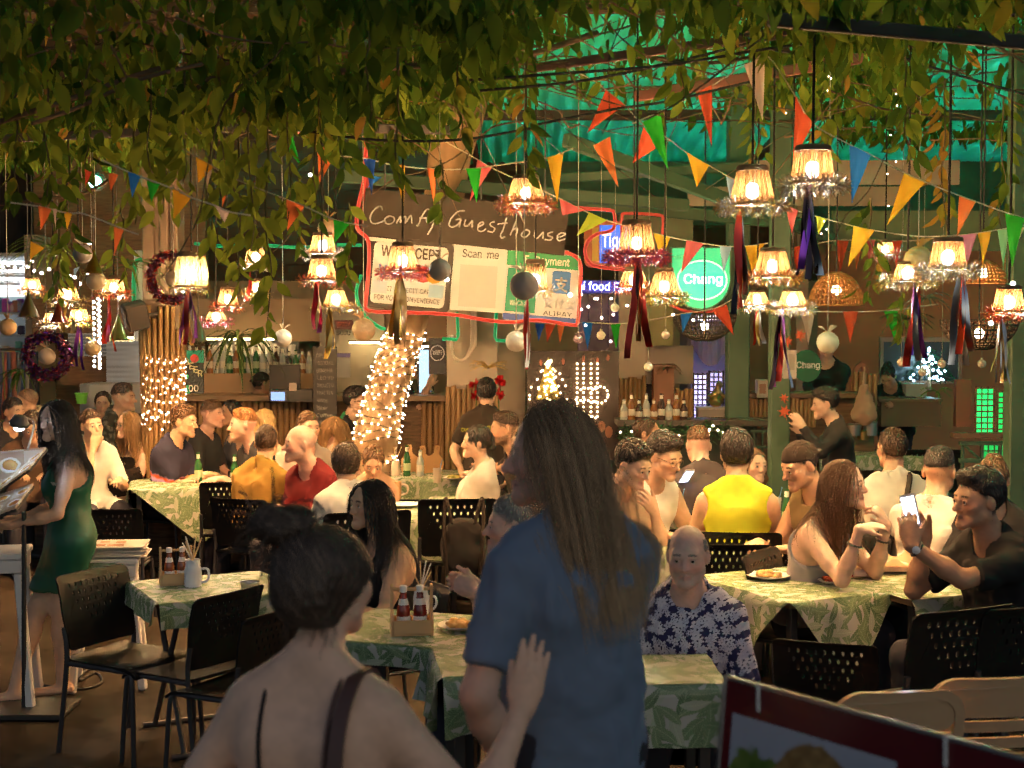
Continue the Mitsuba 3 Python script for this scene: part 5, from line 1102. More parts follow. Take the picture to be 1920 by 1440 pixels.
# --- middle and right
old = seated('old man with thinning grey hair in a dark blue floral shirt facing the camera', 'the old man in the floral shirt', (1289, 1042), 5.60, face=-8, look=-6, hair='balding', hcol='grey', skin=(.56, .36, .29), top='shirt', tcol=(.05, .05, .15), topmat='m_floral', armL='lap', armR='lap', lean=4, pitch=4, beard=.30, brow=(.10, .09, .08), fat=.9, size=1.0, mz=-.007, eyeh=.0030)
hid = seated('man in a patterned shirt with folded hands, half hidden by the long-haired man', 'the half hidden man with folded hands', (958, 985), 5.9, face=-82, hair='short', hcol='grey', skin='pink', top='shirt', tcol=(.1, .1, .1), topmat='m_floral', armL=P(893, 1098, 5.85), armR=P(888, 1108, 5.7), handL=dict(h=A(-.6, .3, .1), n=A(-.2, -1, 0), side=A(.2, .2, 1), curl=(50, 50, 40)), handR=dict(h=A(-.6, .5, .2), n=A(-.2, 1, 0), side=A(.2, -.2, 1), curl=(45, 45, 40)), lean=10, beard=.4)
seated('young man with black hair eating, just right of the long-haired man', 'the young man eating', (1188, 872), 8.2, face=38, look=10, pitch=20, hair='thick', hcol='black', skin='asian', tcol=(.35, .27, .20), lean=20, armL='eat', armR='table', size=1.06)
gl = seated('man with thin glasses in a white sleeveless tee looking down at his food', 'the man with thin glasses', (1247, 856), 8.55, face=35, look=8, pitch=18, hair='thick', hcol='black', skin='asian', top='sleeveless', tcol=(.68, .65, .60), lean=14, armL='table', armR='table', size=1.08); glasses(gl, (.15, .1, .06))
seated('dark haired woman behind the man with thin glasses', 'the woman behind the man with thin glasses', (1215, 812), 10.6, face=70, sex='f', hair='updo', hcol='dark', skin='tan', tcol=(.05, .04, .04), armL='lap', armR='lap')
grey = seated('man with a shaved neck in a dark grey tee, back turned, holding a phone', 'the man in dark grey', (1309, 836), 9.9, face=196, look=-10, pitch=12, hair='fade', hcol='brown', skin='pink', tcol=(.050, .042, .045), lean=16, armL='table', armR='table', size=1.05)
phone(P(1287, 893, 9.6), Rz(20) @ rot([1, 0, 0], 50), 'lit phone in the hands of the man in dark grey')
yel = seated('black haired man in a bright yellow tank top, back turned', 'the man in yellow', (1380, 852), 8.45, face=174, look=6, hair='mop', hcol='black', skin='asian', top='sleeveless', tcol=(.50, .52, .035), lean=8, armL='table', armR='table', size=1.08, fat=1.1)
seated('woman with a brown fringe facing the camera beside the man in yellow', 'the woman with a fringe', (1414, 872), 9.7, face=25, sex='f', hair='bob', hcol='brown', hlen=.24, skin='asian', top='tee', tcol=(.06, .05, .05), armL='lap', armR='lap')
seated('man in a dark cap worn backwards and an olive tank top', 'the man in the cap', (1500, 872), 8.0, face=-62, look=-6, pitch=20, hair='cap', hcol='black', skin='tan', top='sleeveless', tcol=(.14, .10, .05), lean=14, armL='table', armR='table', size=1.08)
br = seated('woman with long brown hair in a grey top, elbows on the table, looking right', 'the brunette', (1583, 907), 7.2, face=58, look=6, sex='f', hair='strand', hcol=(.042, .020, .011), hlen=.44, skin='fair', top='cami', tcol=(.28, .27, .28), armL=P(1662, 985, 7.15), armR=P(1612, 992, 6.85), elbL=A(.2, 0, -1), elbR=A(-.1, -.2, -1),
 handL=dict(h=A(-.45, -.1, .75), n=A(-.6, .5, -.3), side=A(-.3, -.6, .3), curl=(35, 45, 30)), handR=dict(h=A(.95, .1, .15), n=A(0, .3, -1), side=A(-.1, -.9, -.2), curl=(14, 22, 18)), lean=16, size=1.07, lip=(.34, .09, .08), brow='dark')
for X_, c_, t_ in ((br, (.02, .02, .025), .10), (br, (.03, .02, .02), -.1)):
 w_, e_ = X_.wr[1 if t_ > 0 else 0], X_.elb[1 if t_ > 0 else 0]; ax = nrm(e_ - w_); q = w_ + ax * abs(t_) * .8; fr = frame_z(ax)
 put('bracelet', tube([q + fr @ A(.034 * math.cos(a), .034 * math.sin(a), 0) for a in np.linspace(0, 6.283, 16, endpoint=False)], .005, 6, closed=True), 'm_satin', color=c_, parent=X_.root)
st = seated('man in a white tee with a dark bag strap across his back', 'the man with the bag strap', (1672, 842), 9.2, face=168, look=28, hair='short', hcol='dark', skin='tan', tcol=(.60, .54, .46), lean=6, armL='table', armR='table', size=1.08); glasses(st, (.05, .05, .05))
put('bag_strap', tube(catmull([st.W(-.07, .05, .525), st.W(-.085, -.075, .525), st.W(-.06, -.150, .40), st.W(-.01, -.165, .30), st.W(.05, -.165, .2), st.W(.15, -.13, .02)], 6), .017, 6), 'm_cloth', color=(.03, .025, .022), parent=st.root)
w2 = seated('man in a white tee with a thin sling strap turned away behind the phone', 'the man with the thin sling strap', (1762, 884), 7.95, face=140, look=8, hair='fade', hcol='black', skin='tan', tcol=(.60, .54, .47), lean=12, armL='table', armR='table', size=1.08, fat=1.08)
put('bag_strap', tube(catmull([w2.W(.08, .06, .525), w2.W(.09, -.07, .525), w2.W(.05, -.155, .40), w2.W(0, -.168, .30), w2.W(-.06, -.17, .2), w2.W(-.16, -.12, .04)], 6), .010, 6), 'm_cloth', color=(.05, .03, .02), parent=w2.root)
ph = seated('man in a black tee holding up a phone in both hands, at the right edge', 'the man with the phone', (1832, 938), 6.55, face=-66, look=-4, hair='thick', hcol='black', skin='brown', tcol=(.012, .012, .014), armL=P(1708, 1022, 6.35), armR=P(1735, 1005, 6.65), elbL=A(.1, -.3, -1), elbR=A(.3, .4, -1), lean=14, size=1.10, fat=1.05,
 handL=dict(h=A(-.1, .2, 1), n=A(.2, .9, 0), side=A(.8, 0, .5), curl=(28, 38, 30)), handR=dict(h=A(-.5, -.1, .8), n=A(-.4, -.8, 0), side=A(.3, -.4, .8), curl=(30, 40, 30)))
phone(P(1707, 957, 6.42), Rz(-38) @ rot([0, 1, 0], -14), 'lit phone held up in the hands of the man in black at the right', (2.2, 2.6, 3.4))
w_, e_ = ph.wr[0], ph.elb[0]; ax = nrm(e_ - w_); fr = frame_z(ax); q = w_ + ax * .03
put('watch_band', tube([q + fr @ A(.033 * math.cos(a), .033 * math.sin(a), 0) for a in np.linspace(0, 6.283, 16, endpoint=False)], .009, 6, closed=True), 'm_satin', color=(.04, .04, .04), parent=ph.root)
put('watch_face', lathe([(0, 0), (.018, 0), (.018, .010), (0, .011)], 14, q - fr @ A(0, 0, 0) + A(-.012, -.036, 0), frame_z(A(-.2, -1, .1))), 'm_metal', color=(.4, .4, .42), parent=ph.root)
seated('woman with a brown bun in black behind the man with the phone', 'the woman with the brown bun', (1862, 900), 7.6, face=-20, sex='f', hair='bun', hcol='brown', skin='tan', top='tee', tcol=(.015, .015, .017), armL='table', armR='table', lean=8)
person('waiter in a black shirt in profile at the serving table', head=(1546, 757), d=10.9, face=-100, look=10, stand=True, hair='thick', hcol='black', skin='asian', top='longsleeve', tcol=(.014, .014, .016), armL=P(1505, 800, 10.6), armR=P(1500, 810, 11.0), size=.93, pitch=8)
hb_ = person('barman in black standing behind the hanging white ball', head=(1550, 648), d=13.7, face=-12, stand=True, hair='short', hcol='black', skin='asian', top='longsleeve', tcol=(.014, .014, .016), armL=P(1560, 740, 13.3), armR=P(1522, 742, 13.3), size=.98, floor=.26)
person('woman with a black bun in black bending over the counter of the back room', head=(1665, 706), d=14.4, face=-30, pitch=38, lean=22, stand=True, sex='f', hair='bun', hcol='black', skin='tan', top='tee', tcol=(.016, .016, .018), armL=P(1672, 760, 14.0), armR=P(1650, 760, 14.0), size=.95, floor=.22)
# ------------------------------------------------------------------ the couple in front
man = person('tall man with very long brown hair in a plain blue tee, back turned', head=(1034, 852), d=3.45, face=-150, look=56, stand=True, hair=None, hcol='brown', skin='fair', top='tee', tcol=(.125, .165, .235), lean=2, size=1.02, fat=.97, armL=P(948, 1440, 3.36), armR=P(1080, 1400, 3.95), elbR=A(.2, 1, -.7), pitch=2, res=.9, beard=.3, wrinkle=1.7, hem=.24)
strand_hair(man, False, .42, np.array([.24, .15, .082]), 77, n=6500, rad=.0012, tint=np.array([.46, .33, .20]), sway=A(.15, -.02, 0), part=.0, gather=man.W(-.05, -.15, .40), gk=.24)
wom = person('woman with dark hair in a loose bun and thin shoulder straps, back turned, nearest', head=(622, 1092), d=2.95, face=164, look=-10, stand=True, sex='f', size=.985, hair=None, hcol='dark', skin=(.62, .385, .27), top='cami', tcol=(.012, .012, .014), lean=2, res=.9, pitch=4, topz=.25,
 armR=P(980, 1325, 2.98), elbR=A(.15, -.3, -1), armL=P(420, 1520, 2.75), handR=dict(h=A(.22, .05, 1), n=A(.1, 1, .05), side=A(-1, .1, .25), curl=(6, 12, 10), spread=1.2, thumb=18))
# her gathered hair: the cap, the bun and many fine locks
def bun_hair(X, col, seed=5):
 L, H, s = X.L, X.H, X.g; Fd = Field(); Fd.el(L(.008, -.028, .026), A(.106, .118, .099) * s, H, k=.03); Fd.rc(L(.01, -.085, -.03), L(0, -.072, -.085), .062, .046, k=.05)
 bc = L(.108, -.036, .124); Fb = Field()
 g = np.random.default_rng(seed)
 for i in range(9):
  a = i * .7; Fb.rc(bc + H @ A(.040 * math.cos(a), .036 * math.sin(a), -.005), bc + H @ A(.042 * math.cos(a + .9), .038 * math.sin(a + .9), .014 * math.sin(i * 2.3)), .031, .028, k=.010)
 def cut(p):
  q = (p - X.hc) @ H / s; x, y, z = q.T; return (np.where(y > .02, .02 + .7 * (y - .02), np.where(y > -.03, .004 - .9 * (.02 - y) * .6, -.088)) - z) * s * .7
 Fd.sub('cut', cut, k=.01); gro = lambda p: .0035 * (1 - 2 * meshkit.noise(((p - X.hc) @ H) * A(150, 40, 60), 3)); Fd.sub('fn', gro); Fb.sub('fn', lambda p: .004 * (1 - 2 * meshkit.noise(((p - bc) @ H) * A(90, 90, 200), 4)))
 mb = MB()
 for F_, fl in ((Fd, lambda p, no: (bc - p) / .12), (Fb, lambda p, no: np.cross(H[:, 2], p - bc) / .03 + no * .15)):
  v, f = F_.mesh(.0042); c = col * (.6 + .9 * meshkit.noise(((v - X.hc) @ H) * A(160, 60, 90), 5))[:, None]; mb.add((v, f), c)
  for cc, n_ in ((col, 1500), (col * 2.6, 500)): sv, sf, sc = strands(v, f, n_ if F_ is Fd else n_ // 2, fl, .07, .0022, .008, cc, seed + n_, .2); mb.add((sv, sf), sc)  # paler locks put highlights into the hair colour
 put('hair', mb, 'm_hair', smooth=True, parent=X.root)
 wisps = MB()
 for i in range(80):
  o = bc + H @ (g.normal(0, 1, 3) * A(.035, .03, .03)); d = H @ A(g.uniform(.2, 1.0), g.uniform(-.6, .3), g.uniform(-.5, .5)); pts = [o]; d = nrm(d)
  for k in range(7): d = nrm(d + g.normal(0, .35, 3) + A(0, 0, -.22)); pts.append(pts[-1] + d * g.uniform(.010, .020))
  wisps.add(tube(catmull(pts, 3), np.linspace(.0026, .0006, 22), 4), col * g.uniform(.8, 2.6))
 for i in range(40):
  o = L(g.uniform(-.07, .07), g.uniform(-.10, -.05), g.uniform(-.09, -.03)); pts = [o]; d = nrm(H @ A(g.normal(0, .3), -.6, -.6))
  for k in range(5): d = nrm(d + g.normal(0, .3, 3) + A(0, 0, -.35)); pts.append(pts[-1] + d * .014)
  wisps.add(tube(catmull(pts, 3), np.linspace(.0013, .0004, 16), 4), col * g.uniform(.8, 2.0))
 tag(put('loose_locks', wisps, 'm_hair', smooth=True, parent=X.root), kind='stuff')
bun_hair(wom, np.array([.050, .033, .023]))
bg = thing('bag_strap', 'brown leather bag strap hanging over the right shoulder of the woman with the bun', 'strap')
sr = wom.W(-.105, 0, 0); pts = [wom.W(-.112, .10, .30), wom.W(-.108, .05, .480), wom.W(-.105, -.035, .515), wom.W(-.10, -.115, .44), wom.W(-.102, -.150, .30), wom.W(-.125, -.15, .12), wom.W(-.16, -.13, -.05)]
sp = catmull(pts, 8); t_ = np.gradient(sp, axis=0); t_ /= np.linalg.norm(t_, axis=1, keepdims=True); wd = wom.ls; nn = np.cross(t_, wd); nn /= np.linalg.norm(nn, axis=1, keepdims=True)
for off, nm in ((0.0, 'band'), (.024, 'edge_band')):
 v = np.concatenate([sp + wd * (off - .012 * (off == 0) - .003) + nn * .004, sp + wd * (off + .012 * (off == 0) + .003) + nn * .004, sp + wd * (off + .012 * (off == 0) + .003) - nn * .003, sp + wd * (off - .012 * (off == 0) - .003) - nn * .003]); n_ = len(sp); i = np.arange(n_ - 1)
 q = np.vstack([np.stack([i + a * n_, i + b * n_, i + 1 + b * n_, i + 1 + a * n_], 1) for a, b in ((0, 1), (1, 2), (2, 3), (3, 0))]); put(nm, tm(v, np.vstack([q[:, [0, 1, 2]], q[:, [0, 2, 3]]])), 'm_satin', color=(.075, .032, .022), parent=bg)
# ------------------------------------------------------------------ signs and neon
def glow(name, pts, r, col, power, parent, weight=.25, sides=7):
 return put(name, tube(pts, r, sides), 'm_satin', color=np.array(col) * .4, smooth=True, parent=parent, emit=np.array(col) * power, weight=weight)
PINK, GRN = (.9, .10, .085), (.02, .75, .35)
def PL(uvs, d): return np.array([P(u, v, d) for u, v in uvs])
class Plane:
 """a board in the place: local x right and y up in photo pixels at its depth"""
 def __init__(self, u, v, d, roll): self.o, self.k, self.R = P(u, v, d), d / F, RF @ Rz(roll)
 def at(self, x, y, z=0.0): return self.o + self.R @ (A(x, y, 0) * self.k + A(0, 0, z))
 def plate(self, x0, x1, y0, y1, z, th, color, parent, name='panel', matn='m_satin', rad=0.0, **kw):
  pl = sbox(x0, y0, x1, y1)
  if rad: pl = pl.buffer(-rad).buffer(rad, 4)
  m = extrude(pl, 1.0); v = np.asarray(m.vertices).copy(); v[:, :2] *= self.k; v[:, 2] = z + v[:, 2] * th
  return put(name, tm(v @ self.R.T + self.o, m.faces), matn, color=color, smooth=False, parent=parent, **kw)
 def poly(self, poly, z, th, color, parent, name='shape', matn='m_satin', **kw):
  m = extrude(poly, 1.0); v = np.asarray(m.vertices).copy(); v[:, :2] *= self.k; v[:, 2] = z + v[:, 2] * th
  return put(name, tm(v @ self.R.T + self.o, m.faces), matn, color=color, smooth=False, parent=parent, **kw)
 def text(self, s, x, y, h, z, color, parent, width=None, bold=True, matn='m_matte', **kw):
  m = meshkit.text_mesh(s, h, 1.0, bold); v = np.asarray(m.vertices).copy(); v[:, 0] -= v[:, 0].min()
  if width: v[:, 0] *= width / np.ptp(v[:, 0])
  v[:, 0] = (v[:, 0] + x) * self.k; v[:, 1] = (v[:, 1] + y) * self.k; v[:, 2] = z + v[:, 2] * .002
  return put('lettering', tm(v @ self.R.T + self.o, m.faces), matn, color=color, smooth=False, parent=parent, **kw)
 def stroke(self, pts, w, z, color, parent, name='lettering', n=5, matn='m_matte', **kw):
  p = catmull(pts, n) if len(pts) > 2 else np.asarray(pts, float); q = np.array([self.at(a, b, z) for a, b in p]); return tube(q, w * self.k, 5)
# the hanging board with the handwritten name
S = Plane(868, 416, 11.0, -6.0); sk_ = thing('name_sign', 'dark board with the handwritten yellow words Comfy Guesthouse', 'sign')
S.plate(-186, 194, -43, 43, 0, .03, (.040, .033, .028), sk_, 'board', 'm_matte')
let = dict(C=[[(255, 240), (245, 210), (215, 215), (170, 260), (155, 310), (175, 345), (215, 345), (265, 325)]], o=[[(310, 285), (275, 310), (285, 345), (320, 350), (350, 325), (345, 295), (310, 285)]],
 m=[[(368, 345), (402, 290), (400, 340), (432, 292), (446, 300), (440, 345), (470, 300), (490, 285), (494, 350)]], f=[[(640, 255), (630, 233), (608, 240), (575, 290), (545, 360), (530, 362)], [(555, 305), (622, 300)]], y=[[(640, 262), (612, 330), (650, 335), (692, 288)], [(692, 288), (655, 380), (622, 438)]],
 G=[[(925, 243), (870, 250), (815, 305), (796, 355), (825, 378), (872, 350), (892, 312), (850, 318)], [(892, 312), (880, 378)]], u=[[(932, 315), (920, 362), (950, 365), (986, 320)], [(986, 320), (984, 378)]], e=[[(1030, 378), (1075, 352), (1066, 335), (1036, 355), (1030, 398), (1060, 412), (1097, 390)]],
 s=[[(1168, 333), (1140, 340), (1130, 362), (1165, 385), (1152, 416), (1108, 410)]], t=[[(1264, 298), (1238, 390), (1214, 440), (1225, 466), (1252, 452)], [(1188, 352), (1272, 343)]], h=[[(1342, 328), (1293, 442)], [(1308, 402), (1346, 385), (1352, 402), (1338, 446)]],
 o2=[[(1425, 395), (1385, 430), (1395, 456), (1430, 450), (1452, 415), (1425, 395)]], u2=[[(1500, 400), (1490, 450), (1515, 466), (1560, 415)], [(1560, 415), (1560, 472)]], s2=[[(1642, 413), (1605, 425), (1600, 445), (1636, 460), (1615, 482), (1573, 475)]], e2=[[(1675, 462), (1725, 445), (1742, 430), (1705, 424), (1675, 455), (1690, 487), (1742, 470)]])
cs_, sn_ = math.cos(math.radians(6)), math.sin(math.radians(6))
for nm, ls_ in let.items():
 mb = MB()
 for pts in ls_:
  q = []
  for x, y in pts:
   u, v = 660 + x / 4.364 - 868, -(340 + y / 4.364 - 416); q.append((u * cs_ - v * sn_, u * sn_ + v * cs_))
  mb.add(S.stroke(q, 1.5, .034, None, None))
 put('letter', mb, 'm_matte', color=(.55, .48, .08), smooth=True, parent=sk_)
for x in (-150, 30, 150): put('hanger', cyl(S.at(x, 42, .015), S.at(x, 42, .015) + A(0, 0, .8), .006, sides=6), 'm_satin', color=(.05, .05, .05), parent=sk_)
S.plate(-178, -120, -53, -46, .004, .02, (.7, .68, .6), sk_, 'tape', 'm_matte');
# payment boards below it
K = Plane(768, 516, 11.02, -5.0); k = thing('card_sign', 'black framed card payment sign under the name board, reading we accept', 'sign')
K.plate(-80, 79, -66, 66, 0, .012, (.035, .028, .022), k, 'frame', rad=12); K.plate(-70, 69, -57, 57, .012, .004, (.64, .61, .56), k, 'face', rad=9)
K.text('WE ACCEPT', -56, 32, 19, .017, (.10, .075, .06), k, width=112); K.text('DEBIT & CREDIT CARDS', -58, -33, 9, .017, (.10, .075, .06), k, width=112, bold=False); K.text('FOR YOUR CONVENIENCE', -62, -50, 9, .017, (.10, .075, .06), k, width=122, bold=False)
K.text('VISA', -58, -7, 22, .017, (.06, .10, .30), k, width=52)
K.poly(Point(26, 3).buffer(15, 8), .0165, .002, (.55, .05, .04), k); K.poly(Point(46, 3).buffer(15, 8), .019, .002, (.60, .28, .03), k)
for x, c in ((-54, (.45, .5, .55)), (52, (.35, .5, .6))): K.plate(x - 14, x + 14, -38, -14, .017, .004, c, k, 'card_plate')
K = Plane(898, 520, 11.02, -3.5); k = thing('scan_poster', 'cream paper poster reading Scan me between the two payment signs', 'poster')
K.plate(-51, 50, -64, 62, 0, .006, (.66, .63, .58), k, 'paper', 'm_matte'); K.text('Scan  me', -33, 36, 15, .007, (.07, .055, .045), k, width=68, bold=False)
K.plate(-36, 34, -56, 22, .0065, .002, (.56, .53, .48), k, 'blank_square', 'm_matte')
K = Plane(1016, 540, 11.02, -4.5); k = thing('payment_sign', 'green and white mobile payment sign at the right end under the name board', 'sign')
K.plate(-70, 69, -66, 66, 0, .012, (.62, .60, .56), k, 'board', rad=10); K.plate(-69, 68, 38, 65, .012, .003, (.02, .26, .09), k, 'header'); K.text('E-Payment', -36, 44, 14, .016, (.7, .68, .6), k, width=84)
K.plate(-66, -10, -48, 33, .012, .003, (.02, .24, .13), k, 'green_field'); K.poly(Point(-40, 10).buffer(17, 8), .0155, .002, (.55, .6, .5), k); K.poly(Point(-26, -2).buffer(13, 8), .018, .002, (.66, .68, .6), k); K.text('WeChat', -58, -36, 9, .016, (.7, .7, .64), k, width=34)
K.plate(-69, 68, -64, -52, .012, .003, (.05, .11, .38), k, 'blue_strip'); K.plate(18, 52, -8, 34, .012, .004, (.04, .17, .44), k, 'icon', rad=5)
ZH = {'支': [[(.1, .75), (.9, .75)], [(.5, .97), (.5, .54)], [(.2, .52), (.8, .52), (.55, .25), (.15, .02)], [(.28, .44), (.58, .16), (.93, .02)]], '付': [[(.32, .95), (.06, .55)], [(.2, .70), (.2, .02)], [(.4, .68), (.96, .68)], [(.76, .95), (.76, .06), (.62, .12)], [(.5, .5), (.58, .34)]],
    '宝': [[(.5, .98), (.5, .88)], [(.1, .70), (.1, .83), (.9, .83), (.88, .70)], [(.24, .60), (.76, .60)], [(.26, .34), (.74, .34)], [(.08, .05), (.92, .05)], [(.5, .60), (.5, .05)], [(.64, .25), (.74, .15)]]}
def zh(ch, x, y, s, w, z, color, pl=K, parent=k):
 mb = MB()
 for st_ in ZH[ch]:
  for a, b in zip(st_[:-1], st_[1:]): mb.add(tube([pl.at(x + a[0] * s, y + a[1] * s, z), pl.at(x + b[0] * s, y + b[1] * s, z)], w * pl.k, 5))
 put('character', mb, 'm_matte', color=color, smooth=True, parent=parent)
zh('支', 21, -4, 28, 1.8, .017, (.7, .7, .68)); [zh(c, 4 + 21 * i, -36, 19, 1.3, .0135, (.06, .05, .04)) for i, c in enumerate('支付宝')]
K.text('ALIPAY', 6, -50, 8, .0125, (.06, .05, .04), k, width=54, bold=False); K.plate(-30, 45, 64, 74, .008, .01, (.62, .56, .48), k, 'tape', 'm_matte')
# neon tubes
nk_ = thing('pink_neon', 'pink neon tube that frames the guesthouse and payment signs', 'neon tube')
glow('tube', catmull(PL([(556, 246), (600, 250), (672, 247), (684, 256), (686, 280), (682, 340), (671, 390), (670, 428), (688, 446), (692, 470), (690, 520), (684, 578)], 10.9), 4), .014, PINK, 2.6, nk_)
glow('tube', catmull(PL([(684, 578), (700, 584), (770, 586), (850, 590), (910, 600), (960, 604), (1010, 600), (1070, 609), (1083, 604), (1086, 560), (1089, 500), (1080, 482), (1060, 472)], 10.9), 4), .013, PINK, 2.0, nk_)
put('backing', tube(catmull(PL([(690, 300), (686, 390), (684, 432)], 11.0), 4), .03, 6), 'm_satin', color=(.30, .03, .03), parent=nk_)
tk = thing('pink_neon', 'pink neon tube that loops round the blue beer sign', 'neon tube')
glow('tube', catmull(PL([(1062, 387), (1100, 391), (1144, 394), (1152, 402), (1152, 425), (1142, 434), (1122, 438), (1104, 450), (1097, 470), (1103, 490), (1122, 500), (1172, 506)], 11.6), 4), .013, PINK, 2.2, tk)
glow('tube', catmull(PL([(1166, 500), (1166, 440), (1166, 408), (1174, 400), (1232, 403), (1243, 410), (1242, 440), (1238, 500)], 11.6), 4), .013, PINK, 2.2, tk)
gk = thing('green_neon', 'green neon line behind the vines above the left bar', 'neon tube')
glow('tube', catmull(PL([(364, 456), (400, 461), (480, 459), (560, 464), (620, 459), (678, 460)], 13.6), 4), .014, GRN, 1.3, gk)
gk = thing('green_neon', 'green neon hook on the grey pipe left of the lit column', 'neon tube'); glow('tube', catmull(PL([(272, 488), (260, 488), (253, 497), (251, 530), (251, 566)], 12.6), 4), .018, GRN, 1.5, gk)
put('pipe', cyl(P(262, 470, 12.66), P(262, 640, 12.66), .05), 'm_satin', color=(.4, .4, .36), parent=gk)
gk = thing('green_neon', 'green neon arc curving below the card sign to the lit tree', 'neon tube'); glow('tube', catmull(PL([(678, 515), (668, 545), (674, 575), (690, 598), (712, 614), (722, 617)], 11.4), 4), .013, GRN, 1.5, gk)
gk = thing('green_neon', 'green neon bracket above the coiled cables on the white column', 'neon tube'); glow('tube', PL([(857, 585), (859, 630), (856, 637), (829, 635)], 12.4), .013, GRN, 1.5, gk); glow('tube', PL([(931, 585), (928, 632), (931, 638), (966, 640)], 12.4), .013, GRN, 1.5, gk)
rk = thing('red_neon', 'red neon arc curving under the round green beer sign', 'neon tube'); glow('tube', catmull(PL([(1246, 560), (1262, 574), (1290, 584), (1325, 586), (1350, 578)], 12.2), 4), .010, (.9, .08, .06), 1.2, rk)
# beer signs
K = Plane(1139, 458, 11.9, 0); k = thing('beer_sign', 'small blue lightbox beer sign with white letters inside the pink neon loop', 'sign')
K.plate(-44, 44, -44, 42, 0, .10, (.45, .12, .05), k, 'case', rad=14); K.plate(-16, 40, -36, 34, .10, .01, (.02, .08, .42), k, 'face', emit=np.array([.02, .12, .62]) * .6, weight=.1); K.plate(-30, -18, -32, 30, .10, .01, (.55, .35, .06), k, 'side_stripe')
K.text('Tiger', -12, -6, 24, .112, (.8, .75, .7), k, width=50, emit=np.array([1., .75, .68]) * .7, weight=.05); K.text('BEER', -4, -26, 9, .112, (.8, .75, .7), k, width=24)
K = Plane(1311, 522, 12.3, 0); k = thing('beer_sign', 'large round bottomed green lightbox beer sign with white lettering', 'sign')
shp = shapely.union_all([sbox(-56, 0, 56, 58).buffer(-5).buffer(5), affinity.scale(Point(0, 0).buffer(57, 16), 1, 1.04)])
K.poly(shp, 0, .10, (.03, .10, .05), k, 'case'); K.poly(shp.buffer(-3), .10, .012, (.02, .35, .16), k, 'face', emit=np.array([.01, .42, .15]) * .55, weight=.4)
el = affinity.scale(Point(2, -4).buffer(44, 16), 1, .78); K.poly(el.buffer(3.5).difference(el), .112, .006, (.5, .8, .6), k, 'ring', emit=np.array([.25, 1., .55]) * .45, weight=.1); K.poly(el, .112, .004, (.03, .5, .25), k, 'oval', emit=np.array([.03, .7, .33]) * .6, weight=.2)
K.text('Chang', -32, -10, 17, .118, (.8, .8, .8), k, width=72, emit=np.array([.85, 1., .92]) * .9, weight=.1); K.text('CLASSIC', -50, 36, 6, .114, (.2, .7, .4), k, width=26)
K = Plane(1512, 686, 13.2, 0); k = thing('beer_sign', 'small dark green beer sign with white letters behind the second post', 'sign'); K.poly(affinity.scale(Point(0, 0).buffer(30, 12), .9, 1), 0, .03, (.01, .11, .05), k, 'board'); K.text('Chang', -20, -4, 12, .032, (.7, .72, .7), k, width=44)
K = Plane(1122, 536, 13.3, -2); k = thing('blue_neon_words', 'blue neon words under the blue beer sign', 'neon sign'); K.text('Thai food Fest', -62, -8, 15, 0, (.8, .8, .9), k, width=128, bold=False, emit=np.array([.22, .26, 1.0]) * 7, weight=.3)
put('back_bar', wall_px(1060, 1190, 526, 550, 13.36, .03), 'm_satin', color=(.02, .02, .12), parent=k)
# ------------------------------------------------------------------ the bar, the columns and what stands at the back
def pbox(name, u0, u1, v0, v1, d, th, color, parent, m='m_satin', **kw):
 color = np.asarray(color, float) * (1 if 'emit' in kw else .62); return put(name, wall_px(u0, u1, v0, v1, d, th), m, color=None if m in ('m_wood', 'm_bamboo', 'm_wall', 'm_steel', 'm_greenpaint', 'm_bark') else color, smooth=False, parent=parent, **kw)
def flat_thing(name, label, catg, u0, u1, v0, v1, d, th, color, m='m_satin', part='panel', **kw):
 k = thing(name, label, catg); pbox(part, u0, u1, v0, v1, d, th, color, k, m, **kw); return k
def cane_wall(parent, u0, u1, v0, v1, d, wpx, m='m_bamboo'):
 """a row of canes, each one its own"""
 a, b = P(u0, v1, d), P(u1, v0, d); n = max(int((u1 - u0) / wpx), 2); w = (b[0] - a[0]) / n; g = np.random.default_rng(int(u0 + v0))
 for i in range(n): put('cane', cyl(A(a[0] + (i + .5) * w + g.normal(0, w * .06), d, a[2] - .01 + g.uniform(0, .01)), A(a[0] + (i + .5) * w + g.normal(0, w * .06), d + .004, b[2] + g.uniform(-.02, .02)), w * .52, w * .48, 7), m, smooth=True, parent=parent)
k = thing('bar_counter', 'long bar counter faced with canes at the left back', 'counter')
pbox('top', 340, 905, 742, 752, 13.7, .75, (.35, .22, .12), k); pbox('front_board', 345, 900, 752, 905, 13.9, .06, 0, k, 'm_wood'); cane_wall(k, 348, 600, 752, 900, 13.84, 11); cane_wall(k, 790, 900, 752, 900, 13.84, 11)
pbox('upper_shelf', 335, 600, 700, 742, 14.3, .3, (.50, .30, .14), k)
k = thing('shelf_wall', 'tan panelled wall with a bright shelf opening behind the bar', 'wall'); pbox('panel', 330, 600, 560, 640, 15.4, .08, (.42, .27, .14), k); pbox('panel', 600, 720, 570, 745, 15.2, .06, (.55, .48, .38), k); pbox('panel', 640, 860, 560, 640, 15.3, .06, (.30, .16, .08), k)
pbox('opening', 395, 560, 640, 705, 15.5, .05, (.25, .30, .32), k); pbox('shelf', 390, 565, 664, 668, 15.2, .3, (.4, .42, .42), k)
g = np.random.default_rng(3)
for i in range(11): q = P(402 + i * 14.5, 664, 15.25); put('cup', lathe([(0, 0), (.035, 0), (.045, .09 + g.uniform(0, .08)), (.04, .1), (0, .05)], 10, q), 'm_gloss', color=np.array([.55, .55, .55]) * g.uniform(.4, 1.2), smooth=40, parent=k)
